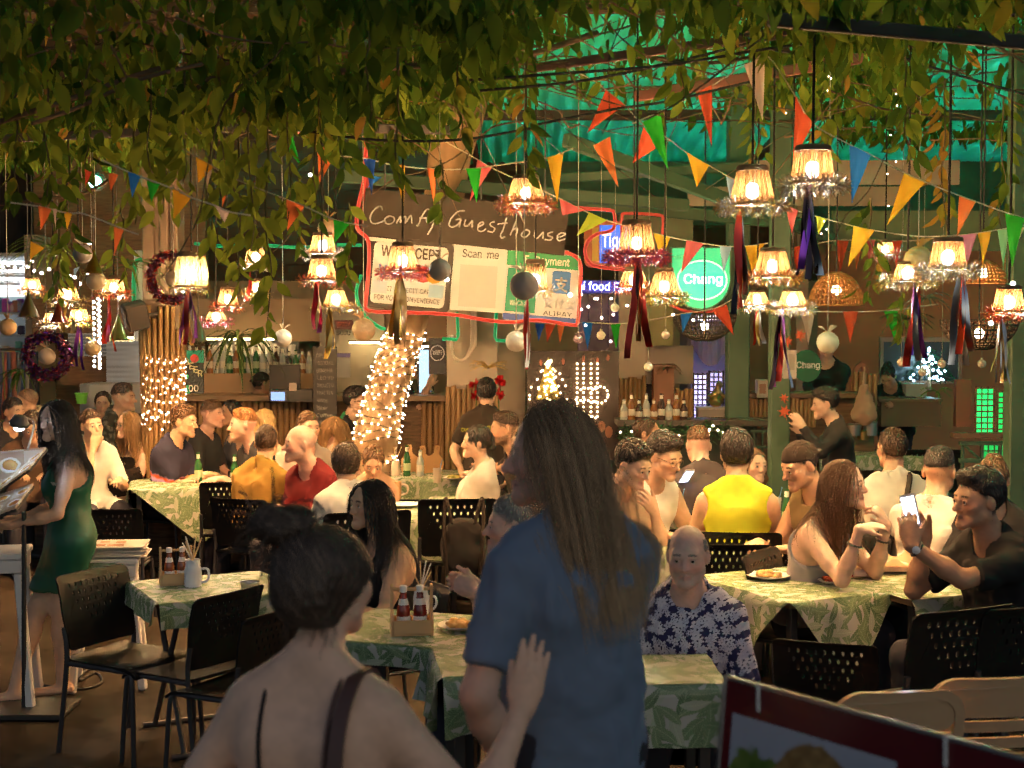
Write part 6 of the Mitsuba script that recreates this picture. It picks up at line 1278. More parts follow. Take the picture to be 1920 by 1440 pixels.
for u0, u1, v, d in ((385, 520, 636, 15.0), (655, 712, 643, 15.0), (783, 806, 650, 15.0), (205, 262, 634, 15.0)):
 lk = thing('led_strip', 'yellow light strip under the shelf edge at the back, ' + ('left of the till', 'beside the lit tree', 'right of the lit tree', 'left of the lit column')[(385, 655, 783, 205).index(u0)], 'light strip'); pbox('strip', u0, u1, v - 2, v + 1.5, d, .02, (.8, .7, .4), lk, emit=np.array([1., .74, .30]) * 14, weight=.3); pbox('holder', u0 - 2, u1 + 2, v - 5, v - 2.3, d, .03, (.2, .12, .06), lk)
ORD = 'first second third fourth fifth sixth seventh eighth ninth tenth eleventh twelfth thirteenth fourteenth fifteenth sixteenth seventeenth eighteenth nineteenth twentieth'.split()
g = np.random.default_rng(14)
for i in range(20):
 u = 344 + i * 12.4; kd = ('brown', 'dark', 'green', 'clear')[int(g.integers(4))]; bottle(0, 0, 0, kd + ' liquor bottle on the tan back bar shelf, ' + ORD[i] + ' from the left', kd, h=g.uniform(.22, .31), pos=P(u, 700, 14.35)); [labels[k_].update(group='bottles on the back bar shelf') for k_ in list(labels)[-1:]]
for i in range(9):
 bottle(0, 0, 0, ('clear', 'brown', 'dark')[i % 3] + ' small bottle on the dark counter ledge, ' + ORD[i] + ' from the left', ('clear', 'brown', 'dark')[i % 3], h=.18 + .05 * (i % 2), pos=P(1170 + i * 14, 788, 12.3)); labels[list(labels)[-1]]['group'] = 'bottles on the dark ledge'
def screen(label, u0, u1, v0, v1, d, face=None, frame=(.015, .015, .016)):
 k = thing('monitor', label, 'monitor'); pbox('case', u0, u1, v0, v1, d, .05, frame, k); pbox('display', u0 + 4, u1 - 4, v0 + 4, v1 - 6, d - .004, .003, (.02, .02, .022), k, **(dict(emit=face, weight=.1) if face is not None else {}))
 pbox('foot', (u0 + u1) / 2 - 6, (u0 + u1) / 2 + 6, v1, v1 + 12, d + .02, .03, frame, k); return k
screen('black till screen on the bar left of the chalk menu', 505, 562, 684, 730, 13.6)
screen('bright blue white screen that the man at the till points at', 782, 812, 652, 742, 14.1, np.array([.28, .42, .55]))
k = thing('receipt_printer', 'black receipt printer with a small blue screen on the bar', 'printer'); pbox('body', 505, 585, 731, 753, 13.45, .25, (.02, .02, .022), k); pbox('screen', 508, 534, 735, 751, 13.44, .004, (.05, .1, .2), k, emit=np.array([.15, .25, .5]), weight=.05); pbox('paper_sign', 542, 556, 718, 733, 13.44, .01, (.6, .5, .42), k)
k = thing('chalk_menu', 'tall narrow black chalk menu beside the till', 'menu board'); pbox('board', 588, 631, 650, 826, 13.3, .03, (.022, .018, .018), k); pl = Plane(609, 738, 13.29, 0); g = np.random.default_rng(8)
for i, w in enumerate(('OPEN', 'COCKTAIL', 'SINGHA', 'LEO 90', 'MOJITO', 'THAI TEA', 'Wine', 'Beer', 'Coffee', 'FRUIT', 'SHAKE')): pl.text(w, -15 + g.uniform(-1, 2), 68 - i * 14, 7, .001, (.42, .40, .36), k, width=min(30, 5 * len(w)), bold=False)
k = thing('wifi_sign', 'black board with a white wifi mark right of the lit tree', 'sign'); pbox('board', 804, 836, 634, 702, 12.9, .02, (.02, .02, .03), k); pl = Plane(820, 662, 12.89, 0); pl.poly(affinity.scale(Point(0, 0).buffer(14, 8), .9, 1).buffer(1).difference(affinity.scale(Point(0, 0).buffer(13, 8), .9, 1)), .001, .002, (.5, .5, .55), k, 'outline'); pl.text('WiFi', -9, -3, 8, .001, (.6, .6, .62), k, width=18)
k = thing('soju_sign', 'small dark red sign reading soju on the cream wall', 'sign'); pbox('board', 627, 662, 600, 618, 14.9, .02, (.16, .02, .02), k); pl = Plane(644, 624, 14.88, 0); pl.text('SOJU', -13, -4, 8, .001, (.06, .05, .05), k, width=26); pl.text('SPICY', -13, 12, 8, .001, (.45, .10, .08), k, width=26)
k = thing('wall_poster', 'white poster with a blue head on the cream wall above the till', 'poster'); pbox('paper', 630, 657, 664, 708, 15.1, .01, (.6, .6, .6), k); pbox('head', 630, 657, 662, 670, 15.09, .004, (.12, .10, .35), k)
k = thing('beer_board', 'teal edged black board reading beer 100 beside the lit column', 'menu board'); pbox('board', 338, 381, 658, 738, 12.5, .02, (.012, .016, .015), k); pbox('edge', 337, 382, 657, 680, 12.488, .008, (.02, .42, .30), k); pbox('edge', 337, 356, 722, 738, 12.488, .008, (.02, .42, .20), k)
pl = Plane(360, 698, 12.48, 0); [pl.text(c, x, y, 12, .002, (.55, .5, .3), k) for c, x, y in (('B', -14, 14), ('E', -5, 6), ('E', 3, -1), ('R', 11, -8))]; pl.text('100', -16, -36, 12, .002, (.7, .62, .55), k, width=28); pl.poly(Point(5, 26).buffer(8, 5), .002, .002, (.5, .05, .05), k, 'chilli'); pl.poly(Point(-11, -8).buffer(5, 4), .002, .002, (.05, .5, .2), k, 'leaf')
# columns
def cane_column(u, v0, v1, d, rad, n, label, core=True, flare=0.0, upper=None):
 k = thing('cane_column', label, 'column'); a, b = P(u, v1, d), P(u, v0, d); g = np.random.default_rng(int(u))
 put('core', cyl(A(a[0], d, 0), A(a[0], d, b[2] - .05), rad * .9, sides=14), 'm_wood', parent=k)
 for i in range(n):
  t = 6.283 * i / n; e = g.uniform(-.12, .04); put('cane', cyl(A(a[0] + rad * math.cos(t), d + rad * math.sin(t), max(a[2], .0)), A(a[0] + (rad + flare) * math.cos(t), d + (rad + flare) * math.sin(t), b[2] + e), rad * 3.2 / n, rad * 3.0 / n, 6), 'm_bamboo', smooth=True, parent=k)
 return k, a, b
k, a, b = cane_column(308, 575, 905, 12.0, .150, 22, 'cane wrapped column lit by fairy lights at the left', flare=.03)
put('post', box((.30, .26, 3.2), (b[0], 12.0, b[2] + 1.4), bevel=.02), 'm_satin', color=(.11, .08, .06), parent=k)
for dx, w in ((-.09, .10), (.04, .07), (.12, .06)): put('board', box((w, .03, 2.9), (b[0] + dx, 11.86, b[2] + 1.5), bevel=.006), 'm_satin', color=np.array([.13, .09, .065]) * (1 + dx * 2), parent=k)
k = thing('white_column', 'white square column with a cane wrapped foot behind the barman', 'column'); pbox('shaft', 838, 932, 380, 732, 12.6, .5, (.60, .50, .38), k); pbox('side_shaft', 932, 985, 470, 860, 12.95, .3, (.58, .48, .36), k); cane_wall(k, 836, 934, 725, 900, 12.55, 9); put('pipe', cyl(P(888, 460, 12.56), P(888, 650, 12.56), .03), 'm_satin', color=(.6, .52, .42), parent=k)
k = thing('cable_coil', 'pale coiled cables hanging on the white column', 'cables'); g = np.random.default_rng(6)
for i in range(8):
 w = g.uniform(.7, 1.0); put('cable', tube(catmull(PL([(888 - 4 + i, 560, ), (886 + i, 630), (880 + i, 650 + 6 * w), (868, 668 + 8 * w), (850, 655 + 14 * w), (842 + i, 628)], 12.5 - .004 * i), 5), .008, 6), 'm_satin', color=np.array([.55, .47, .37]) * g.uniform(.8, 1.1), smooth=True, parent=k)
# the tree
def bark_tube(pts, rad, sides=22, seed=1, amp=.12):
 p = catmull(pts, 10); r = np.interp(np.linspace(0, 1, len(p)), np.linspace(0, 1, len(rad)), rad); m = tube(p, r, sides); v = np.asarray(m.vertices); n = vnormals(v, np.asarray(m.faces))
 return tm(v + n * (meshkit.fbm(v * A(9, 9, 3), 4, seed) - .5)[:, None] * amp * np.mean(rad) * 2, m.faces)
tr = thing('tree', 'tree whose trunk is wound with fairy lights and grows through the roof', 'tree')
TP = [(686, 905, 12.15), (700, 840, 12.1), (716, 770, 12.05), (738, 690, 12.0), (762, 620, 11.95), (792, 520, 11.9), (826, 400, 11.8), (842, 300, 11.7), (856, 190, 11.5), (866, 60, 11.3)]
tpts = [P(*q) for q in TP]; trad = [.24, .20, .17, .16, .155, .15, .16, .17, .16, .14]
put('trunk', bark_tube(tpts, trad), 'm_bark', smooth=True, parent=tr)
put('limb', bark_tube([P(850, 330, 11.7), P(880, 240, 11.6), (P(905, 160, 11.5)), P(940, 60, 11.3)], [.10, .09, .075, .06], 14, 2), 'm_bark', smooth=True, parent=tr)
put('limb', bark_tube([P(845, 250, 11.7), P(800, 140, 11.5), P(700, 40, 11.3)], [.09, .08, .05], 14, 3), 'm_bark', smooth=True, parent=tr)
def fairy(label, pos, r, col, power, weight, wire=None, bulbcol=(.8, .7, .5)):
 k = thing('fairy_lights', label, 'string lights'); mb = MB(); ic = trimesh.creation.icosphere(subdivisions=1 if r > .009 else 0, radius=1)
 for p in pos: mb.add(tm(np.asarray(ic.vertices) * r + p, ic.faces), bulbcol)
 tag(put('bulb', mb, 'm_matte', smooth=True, parent=k, emit=np.array(col) * power, weight=weight), kind='stuff')
 if wire is not None: put('wire', tube(wire, .0035, 4), 'm_matte', color=(.06, .05, .03), parent=k)
 return k
FW = (1.0, .70, .40)
def wind(pts, rad, t0, t1, turns, n, seed, off=.012):
 p = catmull(pts, 20); r = np.interp(np.linspace(0, 1, len(p)), np.linspace(0, 1, len(rad)), rad); g = np.random.default_rng(seed); out = []
 for i in range(n):
  s_ = t0 + (t1 - t0) * i / n; j = s_ * (len(p) - 1); a = np.array([np.interp(j, np.arange(len(p)), p[:, q]) for q in range(3)]); rr = np.interp(j, np.arange(len(p)), r) + off; th = turns * 6.283 * i / n + g.normal(0, .12)
  out.append(a + A(math.cos(th), math.sin(th), 0) * rr + A(0, 0, g.normal(0, .02)))
 return np.array(out)
w = wind(tpts[:7], trad[:7], .20, .66, 15, 250, 1, .022); fairy('warm fairy lights wound thickly round the leaning tree trunk', w, .0085, FW, 16, 1.6, w)
w = wind(tpts[:4], trad[:4], .05, .30, 3, 26, 2, .022); fairy('few warm fairy lights trailing at the foot of the tree', w, .011, FW, 14, .2, w)
a_, b_ = P(308, 802, 12.0), P(308, 668, 12.0); th = np.linspace(0, 13 * 6.283, 270); g = np.random.default_rng(4); zz = np.linspace(a_[2], b_[2], 270) + g.normal(0, .02, 270)
w = np.stack([a_[0] + .178 * np.cos(th), 12.0 + .178 * np.sin(th), zz], 1); fairy('warm fairy lights wound round the cane column', w, .0085, FW, 16, 1.3, w)
w = np.stack([P(182, 560, 12.6)[0] + .03 * np.sin(np.arange(40) * 2.1), 12.6 + .03 * np.cos(np.arange(40) * 2.1), np.linspace(P(0, 560, 12.6)[2], P(0, 690, 12.6)[2], 40)], 1); fairy('white fairy lights on a thin stem left of the cane column', w, .013, (1., .85, .65), 14, .3, w)
w = np.array([P(u, v, 13.5) for u, v in [(5, 500), (15, 496), (28, 502), (40, 505), (52, 500), (65, 508), (78, 512), (92, 505), (102, 478), (108, 468), (118, 462), (60, 490), (35, 492), (140, 520), (150, 532), (165, 512), (162, 452), (168, 456), (120, 545), (130, 517)]]); fairy('cool white fairy lights among the leaves at the far left', w, .016, (1., .9, .75), 12, .2, w)
# kitchen and shop at the far left
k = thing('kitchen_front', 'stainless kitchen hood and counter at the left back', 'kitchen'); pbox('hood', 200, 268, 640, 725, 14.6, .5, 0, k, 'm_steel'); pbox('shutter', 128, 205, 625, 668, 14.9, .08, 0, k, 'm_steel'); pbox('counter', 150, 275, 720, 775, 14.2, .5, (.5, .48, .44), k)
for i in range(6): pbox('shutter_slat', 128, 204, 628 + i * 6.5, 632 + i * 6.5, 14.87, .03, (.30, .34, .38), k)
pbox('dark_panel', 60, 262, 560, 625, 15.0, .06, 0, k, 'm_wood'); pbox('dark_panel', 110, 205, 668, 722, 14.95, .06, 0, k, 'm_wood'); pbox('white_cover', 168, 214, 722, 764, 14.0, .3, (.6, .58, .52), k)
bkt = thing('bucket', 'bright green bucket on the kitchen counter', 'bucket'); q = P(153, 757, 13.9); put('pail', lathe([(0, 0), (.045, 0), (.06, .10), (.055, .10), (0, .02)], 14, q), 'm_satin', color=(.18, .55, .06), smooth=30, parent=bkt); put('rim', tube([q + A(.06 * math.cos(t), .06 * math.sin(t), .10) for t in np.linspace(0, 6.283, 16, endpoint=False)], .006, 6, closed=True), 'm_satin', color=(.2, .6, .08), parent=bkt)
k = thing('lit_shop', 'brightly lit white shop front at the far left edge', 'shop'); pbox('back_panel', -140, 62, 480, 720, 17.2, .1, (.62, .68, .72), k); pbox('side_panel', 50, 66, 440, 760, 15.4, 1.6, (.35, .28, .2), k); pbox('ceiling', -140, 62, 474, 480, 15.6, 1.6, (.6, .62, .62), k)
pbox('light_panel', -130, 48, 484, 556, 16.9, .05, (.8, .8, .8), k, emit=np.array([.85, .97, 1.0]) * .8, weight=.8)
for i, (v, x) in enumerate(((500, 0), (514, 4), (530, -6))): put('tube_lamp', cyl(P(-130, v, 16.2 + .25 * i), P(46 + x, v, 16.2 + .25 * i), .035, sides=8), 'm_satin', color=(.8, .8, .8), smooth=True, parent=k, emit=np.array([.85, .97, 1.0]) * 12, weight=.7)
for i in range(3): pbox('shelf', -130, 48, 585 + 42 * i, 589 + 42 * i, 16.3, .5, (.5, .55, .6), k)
g = np.random.default_rng(12)
for i in range(24): u = g.uniform(-20, 44); r_ = int(g.integers(3)); q = P(u, 585 + 42 * r_, 16.4); h_ = g.uniform(.08, .18); put('goods', box((.07, .07, h_), q + A(0, 0, h_ / 2), bevel=.01), 'm_satin', color=g.uniform(.05, .55, 3), parent=k)
gr = thing('garment_rack', 'rack of pale green and dark clothes at the left edge', 'clothes rack'); put('rail', cyl(P(-30, 655, 14.0), P(58, 655, 14.0), .012), 'm_metal', color=(.5, .5, .5), parent=gr)
for i in range(9):
 u = -24 + i * 9.5; c = ((.45, .5, .16), (.5, .55, .2), (.42, .48, .18), (.08, .1, .2), (.35, .12, .1), (.1, .12, .14), (.06, .09, .18), (.3, .28, .25), (.05, .05, .06))[i]
 put('garment', grid_mesh(8, 10, lambda a, b: np.array([P(u, 660, 14.0)]) + np.stack([(a - .5) * (.10 + .08 * b) , .05 * np.sin(a * 9 + i) * (.3 + b) + .02 * i, -b * (.62 + .04 * (i % 3))], 1)), 'm_thin', color=c, smooth=True, parent=gr)
# right part: cream panels, niche with lattices, counter, deck
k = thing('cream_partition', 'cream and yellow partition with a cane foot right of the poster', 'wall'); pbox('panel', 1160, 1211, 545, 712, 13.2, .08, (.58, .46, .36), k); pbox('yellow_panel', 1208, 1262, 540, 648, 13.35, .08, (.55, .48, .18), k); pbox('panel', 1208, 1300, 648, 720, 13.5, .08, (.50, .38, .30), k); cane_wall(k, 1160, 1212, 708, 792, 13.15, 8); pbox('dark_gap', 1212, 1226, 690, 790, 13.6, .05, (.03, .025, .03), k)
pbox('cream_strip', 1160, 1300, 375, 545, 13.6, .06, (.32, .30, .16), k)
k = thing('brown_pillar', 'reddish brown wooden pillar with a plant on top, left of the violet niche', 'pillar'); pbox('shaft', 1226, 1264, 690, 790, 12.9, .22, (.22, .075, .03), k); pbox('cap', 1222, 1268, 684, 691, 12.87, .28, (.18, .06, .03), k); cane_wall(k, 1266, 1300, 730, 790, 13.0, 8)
k = thing('violet_pillar', 'dark pillar coloured as lit violet by the blue neon words', 'pillar'); pbox('shaft', 1104, 1142, 548, 660, 13.5, .2, (.06, .03, .10), k); pbox('side', 1084, 1104, 548, 660, 13.55, .15, (.25, .16, .30), k); pbox('side', 1142, 1162, 548, 660, 13.55, .15, (.34, .22, .26), k)  # violet of the neon light is put into the pillar colours
k = thing('niche', 'violet lit niche with a draped curtain behind the first green post', 'niche'); pbox('back', 1290, 1372, 590, 790, 14.2, .08, (.42, .36, .62), k); pbox('side', 1288, 1296, 590, 790, 13.6, .6, (.25, .2, .3), k)  # violet light is also put into the back, side and drape colours
put('lamp', cyl(P(1300, 778, 13.9), P(1330, 778, 13.9), .03, sides=8), 'm_satin', color=(.8, .8, .8), smooth=True, parent=k, emit=np.array([.34, .20, 1.0]) * 90, weight=1.2); put('lamp', cyl(P(1310, 596, 13.9), P(1366, 596, 13.9), .02, sides=8), 'm_satin', color=(.8, .8, .8), smooth=True, parent=k, emit=np.array([.36, .22, 1.0]) * 70, weight=1.0)
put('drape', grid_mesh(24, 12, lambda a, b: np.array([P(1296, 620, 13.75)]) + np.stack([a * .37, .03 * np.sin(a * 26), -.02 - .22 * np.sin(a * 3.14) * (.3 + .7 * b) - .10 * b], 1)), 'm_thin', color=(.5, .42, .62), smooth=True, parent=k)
def lattice(label, u0, u1, v0, v1, d, nx, ny, glass, bar_, emit=None, wood=(.05, .04, .05), off=0):
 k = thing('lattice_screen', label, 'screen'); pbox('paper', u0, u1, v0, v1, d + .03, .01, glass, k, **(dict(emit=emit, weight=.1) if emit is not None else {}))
 for i in range(nx + 1): u = u0 + (u1 - u0) * i / nx; e = 2.0 if i in (0, nx) else bar_; pbox('upright', u - e, u + e, v0 - 3, v1, d, .02, wood, k)
 for j in range(ny + 1): v = v0 + (v1 - v0) * j / ny; sh = off * ((j % 2) - .5) * (u1 - u0) * .2; pbox('crossbar', u0 + max(sh, 0), u1 + min(sh, 0), v - bar_, v + bar_, d - .006, .02, wood, k)
 return k
lattice('white lattice screen in the violet niche, left of two', 1300, 1326, 702, 788, 13.7, 3, 9, (.6, .58, .75), 1.3, np.array([.55, .50, 1.0]) * .8, off=1)  # both white screens are given the violet light as colour and own glow
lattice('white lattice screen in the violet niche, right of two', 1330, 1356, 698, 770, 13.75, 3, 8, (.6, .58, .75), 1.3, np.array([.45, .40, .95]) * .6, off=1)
k = thing('statue', 'small golden figure on a white box in the violet niche', 'statue'); q = P(1342, 764, 13.2); Fd = Field(); Fd.el(q + A(0, 0, .06), (.07, .05, .05), k=.03); Fd.rc(q + A(0, 0, .06), q + A(.02, 0, .17), .045, .03, k=.03); Fd.el(q + A(.03, 0, .21), (.03, .03, .035), k=.015); Fd.rc(q + A(.02, 0, .15), q + A(-.07, -.03, .11), .016, .012); Fd.rc(q + A(.02, 0, .15), q + A(.08, -.03, .10), .016, .012); Fd.sub('fn', lambda p: .006 * (1 - 2 * meshkit.noise(p * 70)))
put('figure', Fd.mesh(.008), 'm_metal', color=(.55, .38, .14), smooth=True, parent=k); k2 = flat_thing('white_box', 'white box under the golden figure', 'box', 1310, 1362, 766, 790, 13.1, .2, (.58, .52, .46), part='carton'); put('lid', wall_px(1308, 1364, 764, 768, 13.09, .22), 'm_satin', color=(.55, .5, .45), parent=k2)
k = thing('deck_counter', 'long dark counter ledge with a garland, across the right middle', 'counter'); pbox('ledge', 1158, 1485, 788, 799, 12.2, .4, (.07, .055, .04), k); pbox('back_board', 1160, 1420, 799, 905, 12.5, .05, (.05, .06, .04), k)
for i in range(5): pbox('upright', 1412 + i * 16, 1416 + i * 16, 802, 905, 12.3, .03, 0, k, 'm_greenpaint')
for v in (806, 836, 868): pbox('rail', 1408, 1482, v, v + 5, 12.28, .03, 0, k, 'm_greenpaint')
k = thing('bar_cabinet', 'cane fronted bar cabinet behind the second green post', 'cabinet'); pbox('top', 1398, 1640, 738, 746, 12.8, .5, (.20, .11, .06), k); cane_wall(k, 1400, 1446, 746, 800, 12.85, 7); cane_wall(k, 1484, 1530, 746, 800, 12.85, 7); cane_wall(k, 1600, 1645, 700, 790, 13.4, 8); pbox('back_board', 1400, 1640, 746, 905, 13.0, .05, 0, k, 'm_wood')
k = thing('napkin_box', 'white box on the bar cabinet right of the first green post', 'box'); pbox('carton', 1420, 1441, 712, 746, 12.75, .12, (.6, .5, .4), k); pbox('print', 1424, 1436, 720, 738, 12.748, .003, (.4, .2, .12), k)
for i, (u, v, d) in enumerate(((1480, 684, 11.1),)):
 k = thing('payment_card', 'white payment poster fixed to the second green post', 'poster'); pbox('paper', u - 13, u + 14, v - 28, v + 26, d, .006, (.6, .55, .5), k); pbox('blank_square', u - 9, u + 10, v - 20, v + 10, d - .002, .003, (.42, .38, .34), k, 'm_matte')
def maple(u, v, d, s, label):
 k = thing('paper_leaf', label, 'paper leaf'); pts = []
 for i in range(14): a = i / 14 * 6.283 + .3; r = s * (1.0 if i % 2 == 0 else .45); pts.append((r * math.cos(a), r * math.sin(a)))
 m = extrude(Polygon(pts), .002); put('blade', tm(np.asarray(m.vertices) @ RF.T + P(u, v, d), m.faces), 'm_matte', color=(.52, .10, .05), smooth=False, parent=k); put('stem', cyl(P(u, v, d - .003), P(u + 4, v + s * 280, d - .003), .002, sides=5), 'm_matte', color=(.4, .1, .05), parent=k)
maple(1470, 746, 11.08, .04, 'red paper maple leaf on the second green post, middle one'); maple(1471, 772, 11.08, .055, 'red paper maple leaf on the second green post, lowest and largest'); maple(1476, 640, 11.08, .05, 'red paper maple leaf on the second green post, upper left'); maple(1500, 628, 11.12, .05, 'red paper maple leaf on the second green post, upper right')
k = thing('mirror_frame', 'carved reddish wooden frame right of the barman in black', 'frame'); pl = Plane(1612, 730, 13.5, 0); ov = affinity.scale(Point(0, 0).buffer(24, 12), .8, 2.1); pl.poly(ov.difference(ov.buffer(-7)), 0, .05, (.30, .12, .05), k, 'moulding', 'm_gloss'); pl.poly(ov.buffer(-7), 0, .02, (.16, .08, .05), k, 'mirror', 'm_gloss')
k = thing('back_counter', 'brown counter with a white machine in the lit back room', 'counter'); pbox('front', 1652, 1765, 752, 800, 14.0, .4, (.20, .12, .06), k); pbox('top', 1648, 1768, 748, 753, 13.95, .5, (.28, .17, .09), k); pbox('machine', 1698, 1738, 720, 750, 14.3, .3, (.62, .60, .52), k); pbox('slot', 1684, 1718, 744, 750, 14.1, .1, (.05, .04, .04), k)
flat_thing('orange_door', 'orange door panel right of the back room counter', 'door', 1792, 1822, 712, 800, 14.0, .08, (.50, .17, .08)); k = thing('window', 'window of the back room with a pale frame and darkness behind', 'window'); pbox('dark_pane', 1655, 1800, 640, 715, 15.2, .03, (.03, .05, .06), k, 'm_gloss')
for a in ((1650, 1805, 632, 641), (1650, 1805, 714, 720), (1650, 1657, 641, 714), (1798, 1805, 641, 714), (1726, 1731, 641, 714)): pbox('frame', *a, 15.16, .06, (.42, .22, .12), k)
g = np.random.default_rng(21)
pos = []
for i in range(46): t = g.uniform(0, 1); pos.append(P(1742 + g.normal(0, 1) * 16 * (.15 + t), 652 + t * 62, 14.9 + g.normal(0, .06)))
fairy('cool blue lights on the small christmas tree in the back room', pos, .014, (.45, .8, 1.0), 7, .25)
k = thing('christmas_tree', 'small dark christmas tree with blue lights in the back room', 'tree'); q0 = P(1742, 716, 14.95); mb = MB()
for i in range(420): t = g.uniform(0, 1) ** .7; a = g.uniform(0, 6.283); r_ = .26 * t; c_ = q0 + A(math.cos(a) * r_, math.sin(a) * r_, .36 * (1 - t)); mb.add((np.array([c_ + A(-.006, 0, 0), c_ + A(.006, 0, 0), c_ + A(math.cos(a) * .07, math.sin(a) * .07, -.03)]), [[0, 1, 2]]), A(.02, .06, .03) * g.uniform(.5, 1.5))
tag(put('needles', mb, 'm_thin', smooth=False, parent=k), kind='stuff'); put('trunk', cyl(q0 - A(0, 0, .1), q0 + A(0, 0, .36), .02, .005), 'm_bark', parent=k)
lattice('green lit lattice screen at the right edge, left panel', 1830, 1864, 728, 815, 12.2, 3, 8, (.03, .55, .16), 1.2, np.array([.02, .75, .14]) * .7, (.22, .09, .04)); lattice('green lit lattice screen at the right edge, right panel', 1871, 1904, 735, 815, 12.2, 3, 8, (.03, .5, .14), 1.2, np.array([.01, .55, .09]) * .7, (.22, .09, .04))
lattice('green lit lattice panel below the railing at the right edge', 1842, 1888, 832, 900, 12.6, 4, 5, (.03, .45, .12), 1.2, np.array([.01, .45, .08]) * .5, (.12, .10, .05))
k = thing('railing', 'green wooden deck railing before the green lattice at the right', 'railing'); pbox('top_rail', 1788, 1912, 812, 822, 11.6, .10, (.16, .09, .05), k); pbox('rail', 1800, 1910, 828, 835, 11.62, .04, 0, k, 'm_greenpaint'); pbox('rail', 1800, 1910, 860, 868, 11.62, .04, 0, k, 'm_greenpaint'); [pbox('upright', u, u + 7, 828, 950, 11.64, .03, 0, k, 'm_greenpaint') for u in (1802, 1838, 1872, 1900)]
for q in (0, 1): put('brace', tube([P(1806 + q * 70, 833, 11.63), P(1838 + q * 34, 862, 11.63)], .012, 6), 'm_greenpaint', parent=k)
# the poster with the lit christmas scene
k = thing('light_poster', 'dark poster with a christmas tree and light letters behind the long-haired man', 'poster'); pbox('board', 988, 1161, 658, 862, 12.7, .03, (.05, .032, .028), k); g = np.random.default_rng(31); pl = Plane(1074, 760, 12.69, 0)
pos = [pl.at(-44 + g.normal(0, 1) * (3 + 22 * t), 88 - 78 * t, .012) for t in g.uniform(0, 1, 60) ** .8] + [pl.at(8 + 12 * (i % 2), 78 - 9 * (i // 2), .012) for i in range(26)] + [pl.at(8 + 7 * (i % 6), 32 - 26 * (i // 6) + g.normal(0, 2), .012) for i in range(18)] + [pl.at(50 + 16 * math.cos(i * .5), 20 + 16 * math.sin(i * .5), .012) for i in range(13)] + [pl.at(34 + 12 * (i % 2), 78 - 9 * (i // 2), .012) for i in range(24)]
fairy('small warm lights drawn into letters on the dark poster', pos, .0105, (1., .66, .30), 5, .2)
for x, y in ((-60, 80), (-18, 82), (20, 88), (46, 84), (66, 90)): pl.poly(affinity.scale(Point(x, y).buffer(4, 4), .7, 1.6), .001, .002, (.35, .12, .08), k, 'ornament')
for x in (40, 54, 68): pl.poly(affinity.scale(Point(x, -40 - (x % 3) * 5).buffer(9, 6), .8, 1.2), .001, .002, (.28, .12, .07), k, 'bauble')
pl.poly(Polygon([(-46, 92), (-22, 10), (-70, 10)]), .001, .002, (.22, .17, .04), k, 'printed_tree')
# garland along the ledge
gl_ = thing('garland', 'leafy garland with fairy lights along the dark counter ledge', 'garland'); mb = MB(); g = np.random.default_rng(17); pos = []
for i in range(900):
 u = g.uniform(1160, 1400); c_ = P(u, 812 + g.normal(0, 8) + 5 * math.sin(u * .06), 12.1 + g.normal(0, .04)); d_ = nrm(g.normal(0, 1, 3)) * g.uniform(.03, .07); s_ = nrm(np.cross(d_, g.normal(0, 1, 3))) * .008; mb.add((np.array([c_ - s_, c_ + s_, c_ + d_]), [[0, 1, 2]]), A(.03, .06, .025) * g.uniform(.4, 1.8))
 if i % 24 == 0: pos.append(c_ - A(0, .05, 0))
tag(put('leaf', mb, 'm_thin', smooth=False, parent=gl_), kind='stuff'); put('cord', tube([P(u, 812 + 5 * math.sin(u * .06), 12.1) for u in range(1160, 1401, 12)], .008, 5), 'm_matte', color=(.05, .05, .03), parent=gl_); fairy('warm fairy lights on the leafy garland of the counter', pos, .010, FW, 9, .2)
# pots on the serving table and odd things
for i, (u, v, r_, h_, c_) in enumerate(((1632, 812, .06, .12, (.5, .5, .5)), (1600, 812, .07, .10, (.45, .42, .38)), (1618, 820, .05, .08, (.4, .25, .1)))):
 k = thing('pot', ('tall shiny steel pot', 'wide steel pot', 'small brown pot')[i] + ' on the serving table near the right posts', 'pot'); q = P(u, v, 12.8); put('body', lathe([(0, 0), (r_, 0), (r_ * 1.02, h_), (r_ * .94, h_), (r_ * .9, .02), (0, .02)], 16, q - A(0, 0, .02)), 'm_metal', color=c_, smooth=40, parent=k); put('rim', tube([q + A(r_ * 1.02 * math.cos(t), r_ * 1.02 * math.sin(t), h_ - .02) for t in np.linspace(0, 6.283, 16, endpoint=False)], .005, 5, closed=True), 'm_metal', color=c_, parent=k)
k = thing('plastic_bag', 'milky plastic bag hanging between the waiter and the bending woman', 'bag'); q = P(1620, 760, 12.6); Fd = Field(); Fd.rc(q + A(0, 0, .14), q - A(0, 0, .06), .05, .11, k=.05); Fd.sub('fn', lambda p: .02 * (1 - 2 * meshkit.noise(p * 16))); put('film', Fd.mesh(.016), 'm_thin', color=(.5, .36, .26), smooth=True, parent=k); put('knot', cyl(q + A(0, 0, .14), q + A(0, 0, .34), .02, .006), 'm_thin', color=(.5, .36, .26), parent=k)
k = thing('speaker', 'black loudspeaker tilted on the left column', 'loudspeaker'); q = P(254, 592, 11.7); R = Rz(25) @ rot([0, 1, 0], -14) @ rot([1, 0, 0], 12); put('cabinet', box((.19, .16, .22), q, R, bevel=.02), 'm_satin', color=(.012, .011, .011), parent=k); put('grille', box((.16, .012, .19), q + R @ A(0, -.085, 0), R, bevel=.005), 'm_matte', color=(.02, .018, .018), parent=k); put('bracket', cyl(q + A(.05, .05, 0), q + A(.22, .2, .03), .015), 'm_satin', color=(.05, .05, .05), parent=k)
